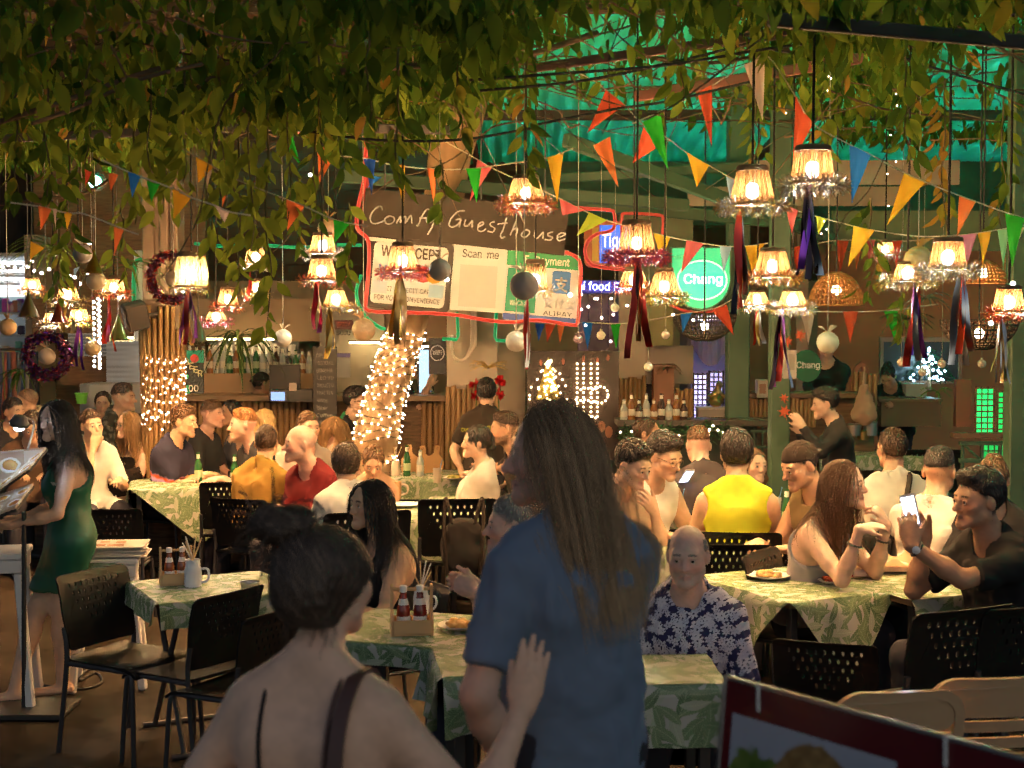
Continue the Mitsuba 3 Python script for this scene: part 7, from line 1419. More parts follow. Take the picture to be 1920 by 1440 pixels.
# ------------------------------------------------------------------ hanging lamps: cord, wicker shade, bulb, tinsel ring, foil ribbons
BULB = 1450.0
STRAW = (.013, .0088, .0054)
TIN = dict(gold=(.85, .58, .16), red=(.70, .07, .05), silver=(.78, .70, .58), purple=(.40, .06, .16), orange=(.85, .28, .08), white=(.85, .75, .62), pink=(.75, .12, .22), brown=(.45, .28, .10), violet=(.18, .05, .42), dark=(.05, .035, .045), black=(.035, .03, .035), steel=(.45, .47, .52), green=(.25, .45, .10))
def tinsel(mb, c, R0, n, spike, thick, cols, g, flat=.7):
 for i in range(n):
  a = g.uniform(0, 6.283); b = g.uniform(0, 6.283); o = c + A(math.cos(a), math.sin(a), 0) * (R0 + thick * .5 * math.cos(b)) + A(0, 0, thick * .5 * math.sin(b) * flat)
  d = nrm(A(math.cos(a) * math.cos(b), math.sin(a) * math.cos(b), math.sin(b)) + g.normal(0, .45, 3)); s = nrm(np.cross(d, g.normal(0, 1, 3))) * spike * .055; e = o + d * spike * g.uniform(.5, 1.2)
  mb.add((np.array([o - s, o + s, e + s * .7, e - s * .7]), [[0, 1, 2, 3]]), np.array(TIN[cols[int(g.integers(len(cols)))]]) * g.uniform(.35, 1.0))
def ribbon(p0, L, w, g, lean=(0, 0), curl=1.0, n=14):
 """a foil strip that hangs, twists and flares"""
 t = np.linspace(0, 1, n); ph = g.uniform(0, 6.28); tw = g.uniform(-2.2, 2.2) * curl; x = lean[0] * t + .012 * np.sin(t * 6 + ph) * t; y = lean[1] * t + .012 * np.cos(t * 5 + ph) * t
 c = np.asarray(p0) + np.stack([x, y, -L * t], 1); an = ph + tw * t; wd = w * (.35 + .65 * np.minimum(t * 4, 1)); s = np.stack([np.cos(an), np.sin(an), .1 * np.sin(t * 9)], 1) * (wd / 2)[:, None]
 nn = np.stack([-np.sin(an), np.cos(an), 0 * an], 1) * .0012; v = np.concatenate([c - s + nn, c + nn * 3, c + s + nn]); i = np.arange(n - 1); q = np.vstack([np.stack([i, i + n, i + n + 1, i + 1], 1), np.stack([i + n, i + 2 * n, i + 2 * n + 1, i + n + 1], 1)])
 return tm(v, np.vstack([q[:, [0, 1, 2]], q[:, [0, 2, 3]]]))
_lamp = [0]
def lamp(u, vt, vb, wt, wb, d, label, ring=('gold',), rw=None, rings=1, tassel=None, tl=100, tn=5, tw=13, tu=0, spread=10, bulb=1.0, reed=STRAW, style='reed', weight=1.0, spike=1.0, top=None):
 """u, vt, vb: centre column and the rows of the shade's top and bottom; wt, wb its widths, in photo pixels at distance d"""
 _lamp[0] += 1; g = np.random.default_rng(100 + _lamp[0]); k = thing('hanging_lamp', label, 'lamp', 'wicker lamps hanging from the pergola'); s = d / F; a, b = P(u, vt, d), P(u, vb, d); rt, rb, h = wt * s / 2, wb * s / 2, (vb - vt) * s
 put('cord', tube([a + A(0, 0, .02), a + A(.003, 0, .5), a + A(0, 0, (top or 3.75) - a[2])], .006, 6), 'm_matte', color=(.012, .012, .012), smooth=True, parent=k)
 n = 52; mb = MB()
 for i in range(n):
  t = 6.283 * (i + g.uniform(-.25, .25)) / n; w = 6.283 / n * .37 * g.uniform(.6, 1.15); q = []
  for zz, r in ((0, rt), (.5, (rt + rb) / 2 * (1.0 if style == 'reed' else 1.1)), (1, rb)):
   for e in (-w, 0, w): q.append(A(a[0] + r * (1.0 + .012 * (e == 0)) * math.cos(t + e), d + r * (1.0 + .012 * (e == 0)) * math.sin(t + e), a[2] - h * zz))
  f = [[0, 1, 4, 3], [1, 2, 5, 4], [3, 4, 7, 6], [4, 5, 8, 7]]; mb.add((np.array(q), f), np.array(reed) * g.uniform(.55, 1.5))
 tag(put('shade', mb, 'm_shade', smooth=True, parent=k), kind='stuff')
 put('collar', lathe([(rt * .9, -.002), (rt * 1.06, -.002), (rt * 1.07, .018 * h / .2), (rt * .95, .03 * h / .2), (rt * .9, .03 * h / .2)], 24, a - A(0, 0, .01)), 'm_matte', color=(.10, .07, .045), smooth=40, parent=k)
 put('bottom_hoop', tube([b + A(rb * 1.0 * math.cos(t), rb * 1.0 * math.sin(t), 0) for t in np.linspace(0, 6.283, 24, endpoint=False)], .006, 6, closed=True), 'm_satin', color=(.30, .16, .06), parent=k)
 put('top_cap', lathe([(rt * .62, -.004), (.012, .004), (0, .004)], 20, a), 'm_matte', color=(.16, .10, .05), parent=k)  # cap added to hold back the lamp light going up into the leaves
 c = a - A(0, 0, h * .62); rbulb = min(.030, rb * .36)
 put('socket', cyl(a - A(0, 0, .0), c + A(0, 0, rbulb * 1.0), .016, sides=8), 'm_matte', color=(.10, .08, .06), parent=k)
 put('bulb', sphere(rbulb, c, 2, (1, 1, 1.25)), 'm_satin', color=(.8, .8, .8), smooth=True, parent=k, emit=WARM * BULB * bulb * (.030 / rbulb)**2, weight=weight)
 rw = rw or wb * 1.2; R0 = rw * s / 2 - .012; mb = MB()
 for j in range(rings): tinsel(mb, b - A(0, 0, .022 * j * s * 400 / 1.0 * .4 + .010), R0 * (1 - .02 * j), 800 if d < 9 else 300, .029 * spike * np.clip(s * 440, .7, 1.3), .034 * np.clip(s * 440, .7, 1.3), ring, g)
 tag(put('tinsel', mb, 'm_tinsel', smooth=False, parent=k), kind='stuff')
 if tassel:
  for i in range(tn):
   o = b + A(tu * s + g.normal(0, .006), g.normal(0, .006), -.01); L = tl * s * g.uniform(.75, 1.0); put('ribbon', ribbon(o, L, tw * s * g.uniform(.6, 1.1), g, ((i - (tn - 1) / 2) / max(tn - 1, 1) * spread * 2 * s, g.normal(0, .02))), 'm_foil', color=np.array(TIN[tassel[i % len(tassel)]]) * g.uniform(.7, 1.2), smooth=True, parent=k)
 return k
lamp(1411, 316, 383, 56, 86, 6.5, 'second largest wicker lamp with thick silvery gold tinsel and dark red ribbons', ('gold', 'silver', 'brown'), 122, 2, ('black', 'red', 'dark', 'red', 'steel'), 215, 5, 15, -25, 9)
lamp(1524, 278, 342, 64, 82, 6.2, 'largest wicker lamp with a beige looped fringe and dark violet foil tassel', ('white', 'silver', 'brown'), 110, 2, ('dark', 'violet', 'steel', 'dark', 'black', 'steel'), 190, 6, 15, -6, 18, spike=1.2)
lamp(1194, 418, 478, 52, 70, 7.9, 'wicker lamp with purple red tinsel and a long crimson ribbon, before the blue beer sign', ('purple', 'red', 'purple'), 108, 2, ('red', 'black', 'brown', 'red'), 195, 4, 14, 2, 16)
lamp(1188, 506, 538, 34, 56, 9.6, 'small red fringed lamp just under the lamp with the crimson ribbon', ('red', 'orange'), 68)
lamp(1246, 506, 556, 32, 64, 8.8, 'wicker lamp with thin gold tinsel against the round green sign', ('gold', 'green', 'gold'), 74)
lamp(986, 332, 380, 46, 74, 8.3, 'wicker lamp half covered by leaves above the name board, red gold tinsel', ('red', 'gold', 'orange'), 94, 2)
lamp(755, 458, 508, 38, 60, 8.6, 'wicker lamp before the card sign, with a red ring and a long gold tassel', ('red', 'pink', 'red'), 84, 1, ('gold', 'brown', 'gold', 'brown'), 150, 4, 13, -8, 12)
lamp(605, 438, 474, 35, 50, 9.4, 'lamp with a pale frayed fringe, upper of the three left of the card sign', ('white', 'silver'), 76, 1)
lamp(603, 482, 524, 38, 56, 9.0, 'lamp with orange red fringe and pink tassel, middle of three left of the card sign', ('orange', 'red'), 74, 1, ('pink', 'red', 'pink'), 115, 3, 12, -8, 5)
lamp(630, 541, 574, 28, 48, 9.8, 'lamp with gold fringe and golden ribbons, lowest of the three left of the card sign', ('gold', 'brown'), 80, 1, ('gold', 'brown', 'gold'), 100, 3, 12, -12, 8)
lamp(359, 478, 537, 50, 60, 9.5, 'round glowing golden tinsel lamp on the left column', ('gold', 'brown', 'gold'), 62, 1, ('violet', 'red', 'gold', 'steel', 'violet'), 120, 5, 11, -4, 16, reed=(.16, .11, .035), style='round')
lamp(127, 537, 563, 28, 44, 10.6, 'lamp with a broad brown gold ring at the far left', ('brown', 'gold'), 70, 1, ('gold', 'brown'), 70, 2, 8)
lamp(213, 521, 550, 30, 46, 10.4, 'lamp with red fringe and a red tassel left of the left column', ('red', 'orange'), 58, 1, ('red', 'pink', 'red'), 115, 3, 10, -10, 8)
lamp(148, 577, 602, 24, 40, 10.9, 'small gold fringed lamp with violet and green ribbons at the far left', ('gold',), 46, 1, ('violet', 'green', 'gold', 'violet'), 90, 4, 7, 0, 8, weight=.7)
lamp(427, 540, 573, 26, 40, 10.6, 'lamp with orange red fringe right of the lit cane column', ('orange', 'red'), 50, 1)
lamp(405, 583, 602, 24, 42, 10.9, 'small lamp with purple pink fringe right of the lit cane column', ('purple', 'pink'), 56, 1, weight=.6)
lamp(479, 462, 494, 28, 42, 11.0, 'pale lamp with a red twisted tassel below the green neon line', ('white', 'silver'), 52, 1, ('red', 'orange'), 85, 2, 11, -10, 4)
lamp(1449, 468, 518, 46, 72, 7.8, 'wicker lamp with orange gold fringe right of the first green post', ('orange', 'gold'), 92, 1)
lamp(1486, 543, 575, 32, 56, 8.6, 'shell like glowing lamp with a long violet tassel left of the hanging white ball', ('white', 'gold'), 70, 1, ('dark', 'violet', 'red', 'violet', 'steel'), 175, 5, 13, -22, 18)
lamp(1778, 449, 503, 52, 68, 6.9, 'wicker lamp with thick silver gold tinsel and a silver blue tassel at the right', ('silver', 'gold', 'white'), 106, 2, ('steel', 'red', 'steel', 'steel'), 185, 4, 18, 26, 14)
lamp(1702, 492, 526, 36, 56, 7.6, 'wicker lamp with gold tinsel and a violet tassel, left of the silver tasselled lamp', ('gold', 'brown', 'gold'), 102, 1, ('red', 'violet', 'steel', 'violet'), 160, 4, 14, 14, 20)
lamp(1892, 538, 584, 42, 60, 7.2, 'wicker lamp with orange red fringe and a pale gold tassel at the right edge', ('orange', 'red'), 76, 1, ('gold', 'steel', 'gold', 'silver', 'steel'), 140, 5, 14, -14, 22)
lamp(1004, 491, 543, 34, 46, 9.2, 'wicker lamp half hidden by the grey ball before the payment sign', ('gold', 'white'), 56, 1, ('red', 'silver', 'red'), 150, 3, 9, -14, 4, weight=.7)
lamp(100, 584, 606, 26, 40, 10.8, 'small pale lamp left of the gold fringed one at the far left', ('white', 'gold'), 50, 1, weight=.6)
lamp(480, 524, 548, 22, 36, 11.6, 'small lamp between the vines above the bar shelf', ('gold',), 44, 1, weight=.5)
lamp(1660, 452, 476, 24, 36, 11.0, 'small pink fringed lamp behind the large leaved vine', ('pink', 'white'), 46, 1, weight=.5)
lamp(60, 520, 544, 24, 36, 11.6, 'small orange lamp before the lit shop at the left edge', ('orange',), 44, 1, weight=.5)
lamp(1420, 545, 572, 26, 48, 9.9, 'small lamp behind the red ribbons between the two green posts', ('silver', 'gold'), 56, 1, ('red', 'gold', 'steel'), 90, 3, 10, 0, 8, weight=.6)
# woven lampshades and fans at the right
def woven(u, v, d, w, h, label, bowl=True, up=False, col=(.26, .13, .05)):
 s = d / F; c = P(u, v, d); R, H = w * s / 2, h * s; k = thing('woven_shade', label, 'lampshade'); prof = [(R * math.cos(a), H * (math.sin(a) if not up else -math.sin(a))) for a in np.linspace(0, 1.35, 9)]; n = 34
 for i, (r, z) in enumerate(prof): put('hoop', tube([c + A(r * math.cos(t), r * math.sin(t), z) for t in np.linspace(0, 6.283, 26, endpoint=False)], .0055, 5, closed=True), 'm_matte', color=np.array(col) * (1 + .3 * (i % 2)), parent=k)
 mb = MB()
 for i in range(n):
  t = 6.283 * i / n; mb.add(tube([c + A(r * math.cos(t), r * math.sin(t), z) for r, z in prof], .006, 4, cap=False), np.array(col) * (.7 + .6 * ((i * 7) % 5) / 5))
 tag(put('weave', mb, 'm_matte', smooth=True, parent=k), kind='stuff'); put('cord', tube([c + A(0, 0, H if not up else 0), A(c[0], c[1], 3.9)], .006, 5), 'm_matte', color=(.02, .02, .02), parent=k)
 put('rod', tube([c + A(0, 0, H * .98 if not up else 0), c + A(0, 0, H * .98 if not up else -H * .98)], .004, 4), 'm_matte', color=(.1, .07, .04), parent=k)
 put('bulb', sphere(.035, c + A(0, 0, (H if not up else -H) * .45), 2), 'm_satin', color=(.8, .8, .8), smooth=True, parent=k, emit=WARM * 70, weight=.5)
 return k
woven(1568, 572, 10.4, 100, 62, 'woven brown basket lampshade right of the second green post'); woven(1843, 530, 9.6, 84, 42, 'woven cane lampshade behind the silver tasselled lamp', up=False)
woven(1321, 588, 11.9, 118, 52, 'black net basket hanging under the round green sign', up=True, col=(.04, .035, .03)); woven(1836, 600, 9.4, 140, 56, 'large black net hood at the right, under the woven cane lampshade', up=True, col=(.04, .032, .026))
# cloth balls with bows, cones and wreaths
def ball(u, v, r, d, col, label, bow=None, bowcol=None, fw=True):
 s = d / F; c = P(u, v, d); R = r * s; k = thing('paper_ball', label, 'ball'); m = sphere(R, (0, 0, 0), 3); vv = np.asarray(m.vertices); vv = vv * (1 + .03 * (meshkit.noise(vv * 30 / R * .1) - .5))[:, None]
 put('ball', tm(vv + c, m.faces), 'm_satin', color=col, smooth=True, parent=k); g = np.random.default_rng(int(u)); put('cord', tube([c + A(0, 0, R), A(c[0], c[1], 3.7)], .003, 4), 'm_matte', color=(.35, .32, .28), parent=k)
 for i in range(5 if bow is None else bow): a = g.uniform(-1.2, 1.2); o = c + A(0, 0, R * .85); e = o + A(math.sin(a) * R * 1.1, g.normal(0, R * .3), R * (.25 + .5 * math.cos(a))); sd = A(0, R * .3, R * .12); put('bow_loop', grid_mesh(5, 4, lambda x, y: o + (e - o) * x[:, None] + sd * ((y - .5) * 2 * np.sin(x * 2.6 + .3))[:, None] + A(0, 0, R * .15) * np.sin(x * 3.14)[:, None]), 'm_thin', color=np.array(bowcol or col) * 1.15, smooth=True, parent=k)
 return k
ball(825, 506, 21, 8.4, (.20, .19, .20), 'grey ball with a cloth bow before the card sign', bowcol=(.42, .36, .30)); ball(983, 536, 27, 7.8, (.21, .20, .22), 'larger grey ball before the payment sign', bowcol=(.35, .32, .30)); ball(155, 476, 18, 9.2, (.25, .23, .23), 'grey ball among the leaves at the upper left', bowcol=(.36, .32, .30))
ball(15, 613, 16, 10.0, (.38, .25, .12), 'tan ball with a bow at the left edge'); ball(180, 526, 18, 10.2, (.36, .27, .18), 'tan ball just left of the red tasselled lamp'); ball(174, 653, 15, 10.5, (.42, .30, .16), 'tan ball above the kitchen counter, right of the purple wreath'); ball(88, 668, 16, 9.9, (.36, .28, .20), 'tan ball inside the purple wreath'); ball(616, 428, 20, 9.8, (.40, .25, .12), 'tan ball behind the upper lamp left of the card sign')
ball(531, 634, 17, 9.8, (.55, .50, .44), 'white ball hanging before the shelf of the bar'); ball(1552, 642, 21, 9.0, (.62, .55, .40), 'cream white ball that hides the face of the barman in black', bowcol=(.62, .56, .46)); ball(1722, 488, 27, 7.6, (.42, .28, .09), 'large tan ball between the two tinselled lamps at the right'); ball(968, 640, 20, 9.4, (.55, .48, .42), 'white cloth bundle below the payment sign', bowcol=(.55, .48, .42)); ball(326, 522, 16, 10.2, (.36, .28, .20), 'tan ball inside the wreath on the left column'); ball(682, 618, 22, 10.4, (.36, .24, .15), 'brown ball between the lamps and the lit tree'); ball(1084, 636, 9, 10.0, (.30, .22, .26), 'small dull ball above the dark poster')
def wreath(u, v, r, d, th, cols, label):
 s = d / F; c = P(u, v, d); k = thing('wreath', label, 'wreath'); g = np.random.default_rng(int(u)); R = r * s; mb = MB()
 for i in range(900):
  a, b = g.uniform(0, 6.283, 2); q = R + th * s * .5 * math.cos(b); o = c + A(q * math.cos(a), th * s * .5 * math.sin(b), q * math.sin(a)); e = nrm(g.normal(0, 1, 3)) * .035; sd = nrm(np.cross(e, g.normal(0, 1, 3))) * .008; mb.add((np.array([o - sd, o + sd, o + e]), [[0, 1, 2]]), np.array(TIN[cols[int(g.integers(len(cols)))]]) * g.uniform(.3, 1.2))
 tag(put('tinsel', mb, 'm_foil', smooth=False, parent=k), kind='stuff'); put('ring', tube([c + A(R * math.cos(t), 0, R * math.sin(t)) for t in np.linspace(0, 6.283, 30, endpoint=False)], th * s * .28, 8, closed=True), 'm_matte', color=(.06, .02, .05), smooth=True, parent=k); put('cord', tube([c + A(0, 0, R), A(c[0], c[1], 3.6)], .003, 4), 'm_matte', color=(.1, .1, .1), parent=k)
wreath(88, 667, 38, 9.9, 18, ('purple', 'violet', 'violet', 'dark', 'pink'), 'purple tinsel wreath above the waitress'); wreath(323, 520, 42, 10.3, 15, ('purple', 'red', 'dark', 'purple'), 'dark red tinsel wreath on the left column')
def cone(u, vt, vb, w, d, col, hem, label):
 s = d / F; k = thing('foil_cone', label, 'cone'); b = P(u, vb, d); h = (vb - vt) * s; R = w * s / 2; put('shell', lathe([(R, 0), (R * .5, h * .5), (.004, h)], 16, b), 'm_foil', color=col, smooth=True, parent=k); g = np.random.default_rng(int(u)); mb = MB(); tinsel(mb, b, R, 120, .022, .014, hem, g); tag(put('tinsel', mb, 'm_foil', smooth=False, parent=k), kind='stuff'); put('cord', tube([b + A(0, 0, h), A(b[0], b[1], 3.6)], .003, 4), 'm_matte', color=(.1, .1, .1), parent=k)
cone(54, 548, 594, 40, 9.9, (.6, .55, .5), ('silver', 'gold'), 'silver glitter cone at the far left'); cone(110, 566, 604, 32, 10.4, (.5, .10, .08), ('red', 'silver'), 'red glitter cone below the brown ringed lamp'); cone(222, 590, 636, 36, 10.5, (.22, .32, .12), ('gold', 'green'), 'green glitter cone left of the loudspeaker'); cone(372, 594, 640, 34, 10.3, (.4, .4, .34), ('silver', 'gold'), 'silver grey glitter cone right of the lit column'); cone(176, 468, 512, 34, 9.8, (.45, .28, .06), ('gold',), 'golden cone behind the grey ball at the upper left')
# clear baubles with candle lights on threads
for i, (u, v, d) in enumerate(((1127, 629, 10.8), (1216, 688, 10.2), (1248, 628, 11.2), (1153, 577, 11.0), (1690, 680, 11.0), (1766, 682, 11.0), (1730, 698, 11.4), (1841, 682, 11.0))):
 k = thing('glass_bauble', 'clear glass bauble hanging on a thread, number %d from the left' % (sorted([1127, 1216, 1248, 1153, 1690, 1766, 1730, 1841]).index(u) + 1), 'bauble'); labels[k]['label'] = 'clear glass bauble on a thread ' + ('left of the yellow partition above the poster', 'right of the poster and above the brown pillar', 'beside the foot of the gold tinselled lamp', 'just under the blue neon words', 'far left before the back room window', 'right of the christmas tree in the back room', 'before the christmas tree in the back room', 'before the orange wall near the right edge')[i]
 c = P(u, v, d); put('globe', sphere(.034, c, 2), 'm_gloss', color=(.62, .55, .42), smooth=True, parent=k); put('cap', cyl(c + A(0, 0, .032), c + A(0, 0, .046), .010, sides=8), 'm_metal', color=(.6, .5, .3), parent=k); put('thread', tube([c + A(0, 0, .045), A(c[0], c[1], 3.4)], .0018, 4), 'm_matte', color=(.3, .28, .22), parent=k)
# thin strings of fairy lights among the leaves and before the signs
fairy('loose fairy lights hanging before the neon tinted pillar and the partition', [P(u, v, 11.0) for u, v in ((1090, 552), (1103, 575), (1116, 560), (1128, 596), (1090, 580), (1146, 560), (1150, 590), (1098, 610), (1176, 573), (1120, 560), (1088, 545), (1145, 640), (1262, 590), (1300, 600))], .011, (1, .8, .6), 10, .1)
fairy('loose fairy lights among the vines at the upper right', [P(u, v, 7.6) for u, v in ((1551, 132), (1553, 143), (1558, 147), (1549, 163), (1551, 170), (1680, 176), (1682, 198), (1676, 230), (1670, 253), (1680, 276), (1680, 303), (1664, 326), (1666, 386), (1536, 270), (1548, 275), (1474, 212), (1592, 80), (1616, 76), (1545, 415), (1550, 430), (1605, 86), (1540, 438))], .005, (1, .78, .45), 10, .1)
fairy('bright white bulbs before the signs', [P(838, 524, 8.8), P(1069, 553, 9.0), P(582, 328, 10.5), P(1899, 532, 7.6), P(1858, 606, 7.8)], .014, (1, .85, .65), 30, .3)
fl = thing('flood_lamp', 'small green flood lamp glaring among the leaves at the upper left', 'lamp'); c = P(178, 341, 11.8); put('lens', sphere(.05, c, 2), 'm_satin', color=(.8, .8, .8), smooth=True, parent=fl, emit=np.array([.08, 1.0, .45]) * 60, weight=.8); put('housing', lathe([(.055, 0), (.08, .03), (.06, .10), (0, .11)], 14, c + A(0, .02, 0), frame_z(A(0, 1, .2))), 'm_satin', color=(.03, .03, .03), parent=fl)
# ------------------------------------------------------------------ bunting
PC = dict(r=(.62, .085, .045), o=(.68, .17, .06), y=(.66, .36, .035), g=(.02, .30, .03), b=(.02, .14, .50), w=(.58, .47, .42), p=(.62, .13, .16), l=(.36, .46, .05), m=(.20, .52, .30), v=(.50, .20, .36), d=(.02, .07, .34), s=(.25, .42, .62))
def pennant(a, b, c, col, parent, seed):
 g = np.random.default_rng(seed); n = 9; cu, ph = g.uniform(-.03, .03), g.uniform(0, 6)
 nn = nrm(np.cross(b - a, c - a))
 def fn(u, v): p = a + (b - a) * u[:, None]; q = p + (c - (a + b) / 2 - (p - (a + b) / 2)) * v[:, None]; return q + nn * (cu * np.sin(v * 3 + ph) + .012 * np.sin(u * 5 + ph) * (1 - v * .3))[:, None] * min(1, np.linalg.norm(c - a) * 4)
 put('pennant', grid_mesh(n, n, fn), 'm_thin', color=np.array(PC[col]) * g.uniform(.85, 1.1), smooth=True, parent=parent)
def bunting(label, d, rope, flags, dd=0.0):
 k = thing('bunting', label, 'bunting', 'strings of bunting across the restaurant'); u0, u1 = rope[0][0], rope[-1][0]; D = lambda u: d + dd * (u - u0) / (u1 - u0)
 put('cord', tube(catmull([P(u, v, D(u)) for u, v in rope], 4), .004 if d < 9 else .005, 5), 'm_matte', color=(.50, .44, .34), smooth=True, parent=k); g = np.random.default_rng(int(d * 100 + u0))
 for i, f in enumerate(flags):
  m = (f[0] + f[2]) / 2; pennant(P(f[0], f[1], D(m) - .01), P(f[2], f[3], D(m) - .01), P(f[4], f[5], D(m) + g.uniform(-.05, .05)), f[6], k, int(f[0] * 3 + f[1]))
bunting('bunting that climbs to the right from the flags before the green roof', 8.3, [(1050, 120), (1115, 152), (1136, 169), (1171, 197), (1205, 232), (1250, 258), (1287, 286), (1329, 310), (1375, 336), (1440, 368), (1494, 395), (1547, 410), (1600, 424), (1639, 432), (1720, 443), (1800, 441), (1860, 433), (1940, 418)],
 [(1136, 169, 1171, 197, 1100, 250, 'r'), (1112, 272, 1144, 256, 1160, 352, 'o'), (1208, 237, 1232, 277, 1185, 307, 'r'), (1205, 230, 1239, 215, 1254, 317, 'g'), (1287, 286, 1329, 310, 1307, 351, 'y'), (1362, 330, 1386, 338, 1370, 378, 's'), (1472, 382, 1496, 395, 1485, 437, 'p'), (1530, 404, 1550, 411, 1534, 440, 'l'), (1600, 424, 1639, 432, 1592, 500, 'y'), (1800, 441, 1831, 438, 1812, 500, 'v'), (1831, 438, 1857, 434, 1843, 500, 'y'), (1869, 431, 1893, 428, 1881, 507, 'm'), (1893, 428, 1920, 424, 1905, 470, 'w')], -.5)
bunting('nearest bunting with the large blue and yellow flags at the upper right', 6.9, [(1400, 128), (1438, 104), (1491, 180), (1524, 232), (1593, 271), (1634, 291), (1696, 324), (1736, 342), (1799, 367), (1832, 379), (1887, 399), (1940, 414)],
 [(1394, 122, 1432, 107, 1431, 225, 'w'), (1491, 180, 1524, 232, 1486, 302, 'r'), (1593, 271, 1634, 291, 1597, 381, 'b'), (1696, 324, 1736, 342, 1661, 422, 'y'), (1799, 367, 1832, 379, 1793, 442, 'o'), (1887, 399, 1922, 410, 1897, 500, 'g')], .2)
bunting('short bunting string with one long red flag before the green roof', 8.0, [(1185, 232), (1240, 208), (1290, 185), (1334, 161), (1394, 124)], [(1306, 174, 1334, 161, 1335, 274, 'r')])
bunting('bunting with blue, yellow and green flags above the name board', 9.4, [(520, 215), (556, 240), (596, 272), (631, 291), (681, 296), (736, 309), (801, 316), (874, 317), (960, 306), (1026, 296), (1075, 278)], [(548, 250, 533, 272, 564, 312, 'g'), (596, 272, 631, 291, 597, 344, 'o'), (681, 296, 704, 300, 697, 366, 'd'), (736, 309, 760, 310, 757, 387, 'y'), (801, 316, 817, 317, 816, 397, 'o'), (874, 317, 902, 316, 894, 380, 'g'), (1026, 296, 1057, 286, 1045, 382, 'y')])
bunting('long bunting that falls to the right past the lamp above the name board', 10.1, [(790, 240), (815, 254), (895, 299), (922, 315), (1000, 350), (1049, 372), (1095, 395), (1137, 413), (1225, 437), (1287, 451), (1351, 461), (1397, 462), (1440, 456)], [(895, 299, 922, 315, 881, 377, 'p'), (1049, 372, 1096, 395, 1054, 404, 'p'), (1105, 398, 1139, 413, 1080, 443, 'l'), (1225, 437, 1257, 446, 1240, 488, 'y'), (1287, 451, 1321, 456, 1277, 512, 'p'), (1349, 461, 1372, 462, 1357, 512, 's'), (1397, 462, 1433, 457, 1410, 512, 'y'), (700, 330, 716, 332, 690, 352, 'b')])
bunting('bunting with yellow flags before the left column', 6.3, [(190, 300), (240, 322), (263, 331), (322, 353), (358, 370), (402, 385), (430, 397), (470, 404)], [(322, 353, 358, 370, 327, 410, 'y'), (158, 318, 172, 322, 160, 352, 'r'), (203, 325, 222, 328, 208, 358, 'o'), (240, 322, 263, 331, 247, 370, 'b'), (402, 385, 430, 397, 422, 417, 'w'), (275, 338, 300, 345, 284, 380, 'g')])
bunting('bunting with orange flags among the vines at the left', 6.9, [(340, 278), (367, 293), (400, 313), (435, 333), (537, 374), (571, 387), (625, 411), (657, 419), (690, 424)], [(367, 293, 400, 313, 372, 343, 'y'), (382, 310, 398, 318, 388, 356, 'w'), (415, 328, 435, 333, 417, 390, 'o'), (537, 374, 571, 387, 538, 432, 'o'), (625, 411, 657, 419, 627, 457, 'g')])
bunting('bunting in the leaves at the far left above the lit shop', 6.6, [(20, 380), (72, 387), (97, 393), (130, 400), (160, 402), (232, 430), (260, 440)], [(72, 387, 97, 393, 75, 430, 'o'), (100, 392, 108, 394, 104, 430, 'w'), (118, 396, 135, 400, 126, 432, 'y'), (212, 426, 232, 431, 214, 480, 'o'), (57, 452, 83, 465, 58, 487, 'y'), (138, 504, 150, 500, 140, 520, 's')])
bunting('low bunting above the poster with blue and green flags', 11.6, [(1000, 600), (1040, 607), (1100, 605), (1163, 607), (1220, 600), (1276, 589), (1340, 578), (1375, 560)], [(1003, 604, 1022, 606, 1010, 640, 'd'), (1022, 606, 1042, 606, 1026, 642, 'r'), (1044, 606, 1060, 606, 1050, 644, 'o'), (1091, 604, 1111, 606, 1102, 656, 'b'), (1145, 609, 1163, 607, 1155, 656, 'g'), (1276, 589, 1297, 587, 1280, 624, 'b'), (1336, 584, 1362, 570, 1376, 629, 'r')])
bunting('low bunting with white, red and green flags beside the hanging white ball', 11.4, [(1440, 578), (1501, 583), (1529, 584), (1579, 585), (1607, 585), (1657, 583), (1690, 580), (1760, 570)], [(1501, 583, 1529, 584, 1516, 646, 'w'), (1579, 585, 1607, 585, 1596, 642, 'r'), (1657, 583, 1683, 583, 1679, 642, 'g')])
bunting('far bunting of red and orange flags behind the woven basket lampshade', 12.2, [(1440, 470), (1485, 465), (1525, 458), (1567, 451), (1640, 450), (1700, 452), (1760, 446), (1830, 442)], [(1465, 466, 1478, 465, 1470, 500, 'w'), (1485, 465, 1502, 460, 1498, 520, 'r'), (1504, 460, 1520, 459, 1512, 500, 'o'), (1567, 451, 1592, 451, 1575, 512, 'r'), (1596, 451, 1618, 451, 1606, 506, 'o'), (1622, 451, 1640, 450, 1630, 500, 'p'), (1644, 451, 1662, 451, 1652, 498, 'd'), (1668, 451, 1690, 451, 1680, 500, 'r'), (1862, 442, 1880, 440, 1870, 500, 'p')][:8])
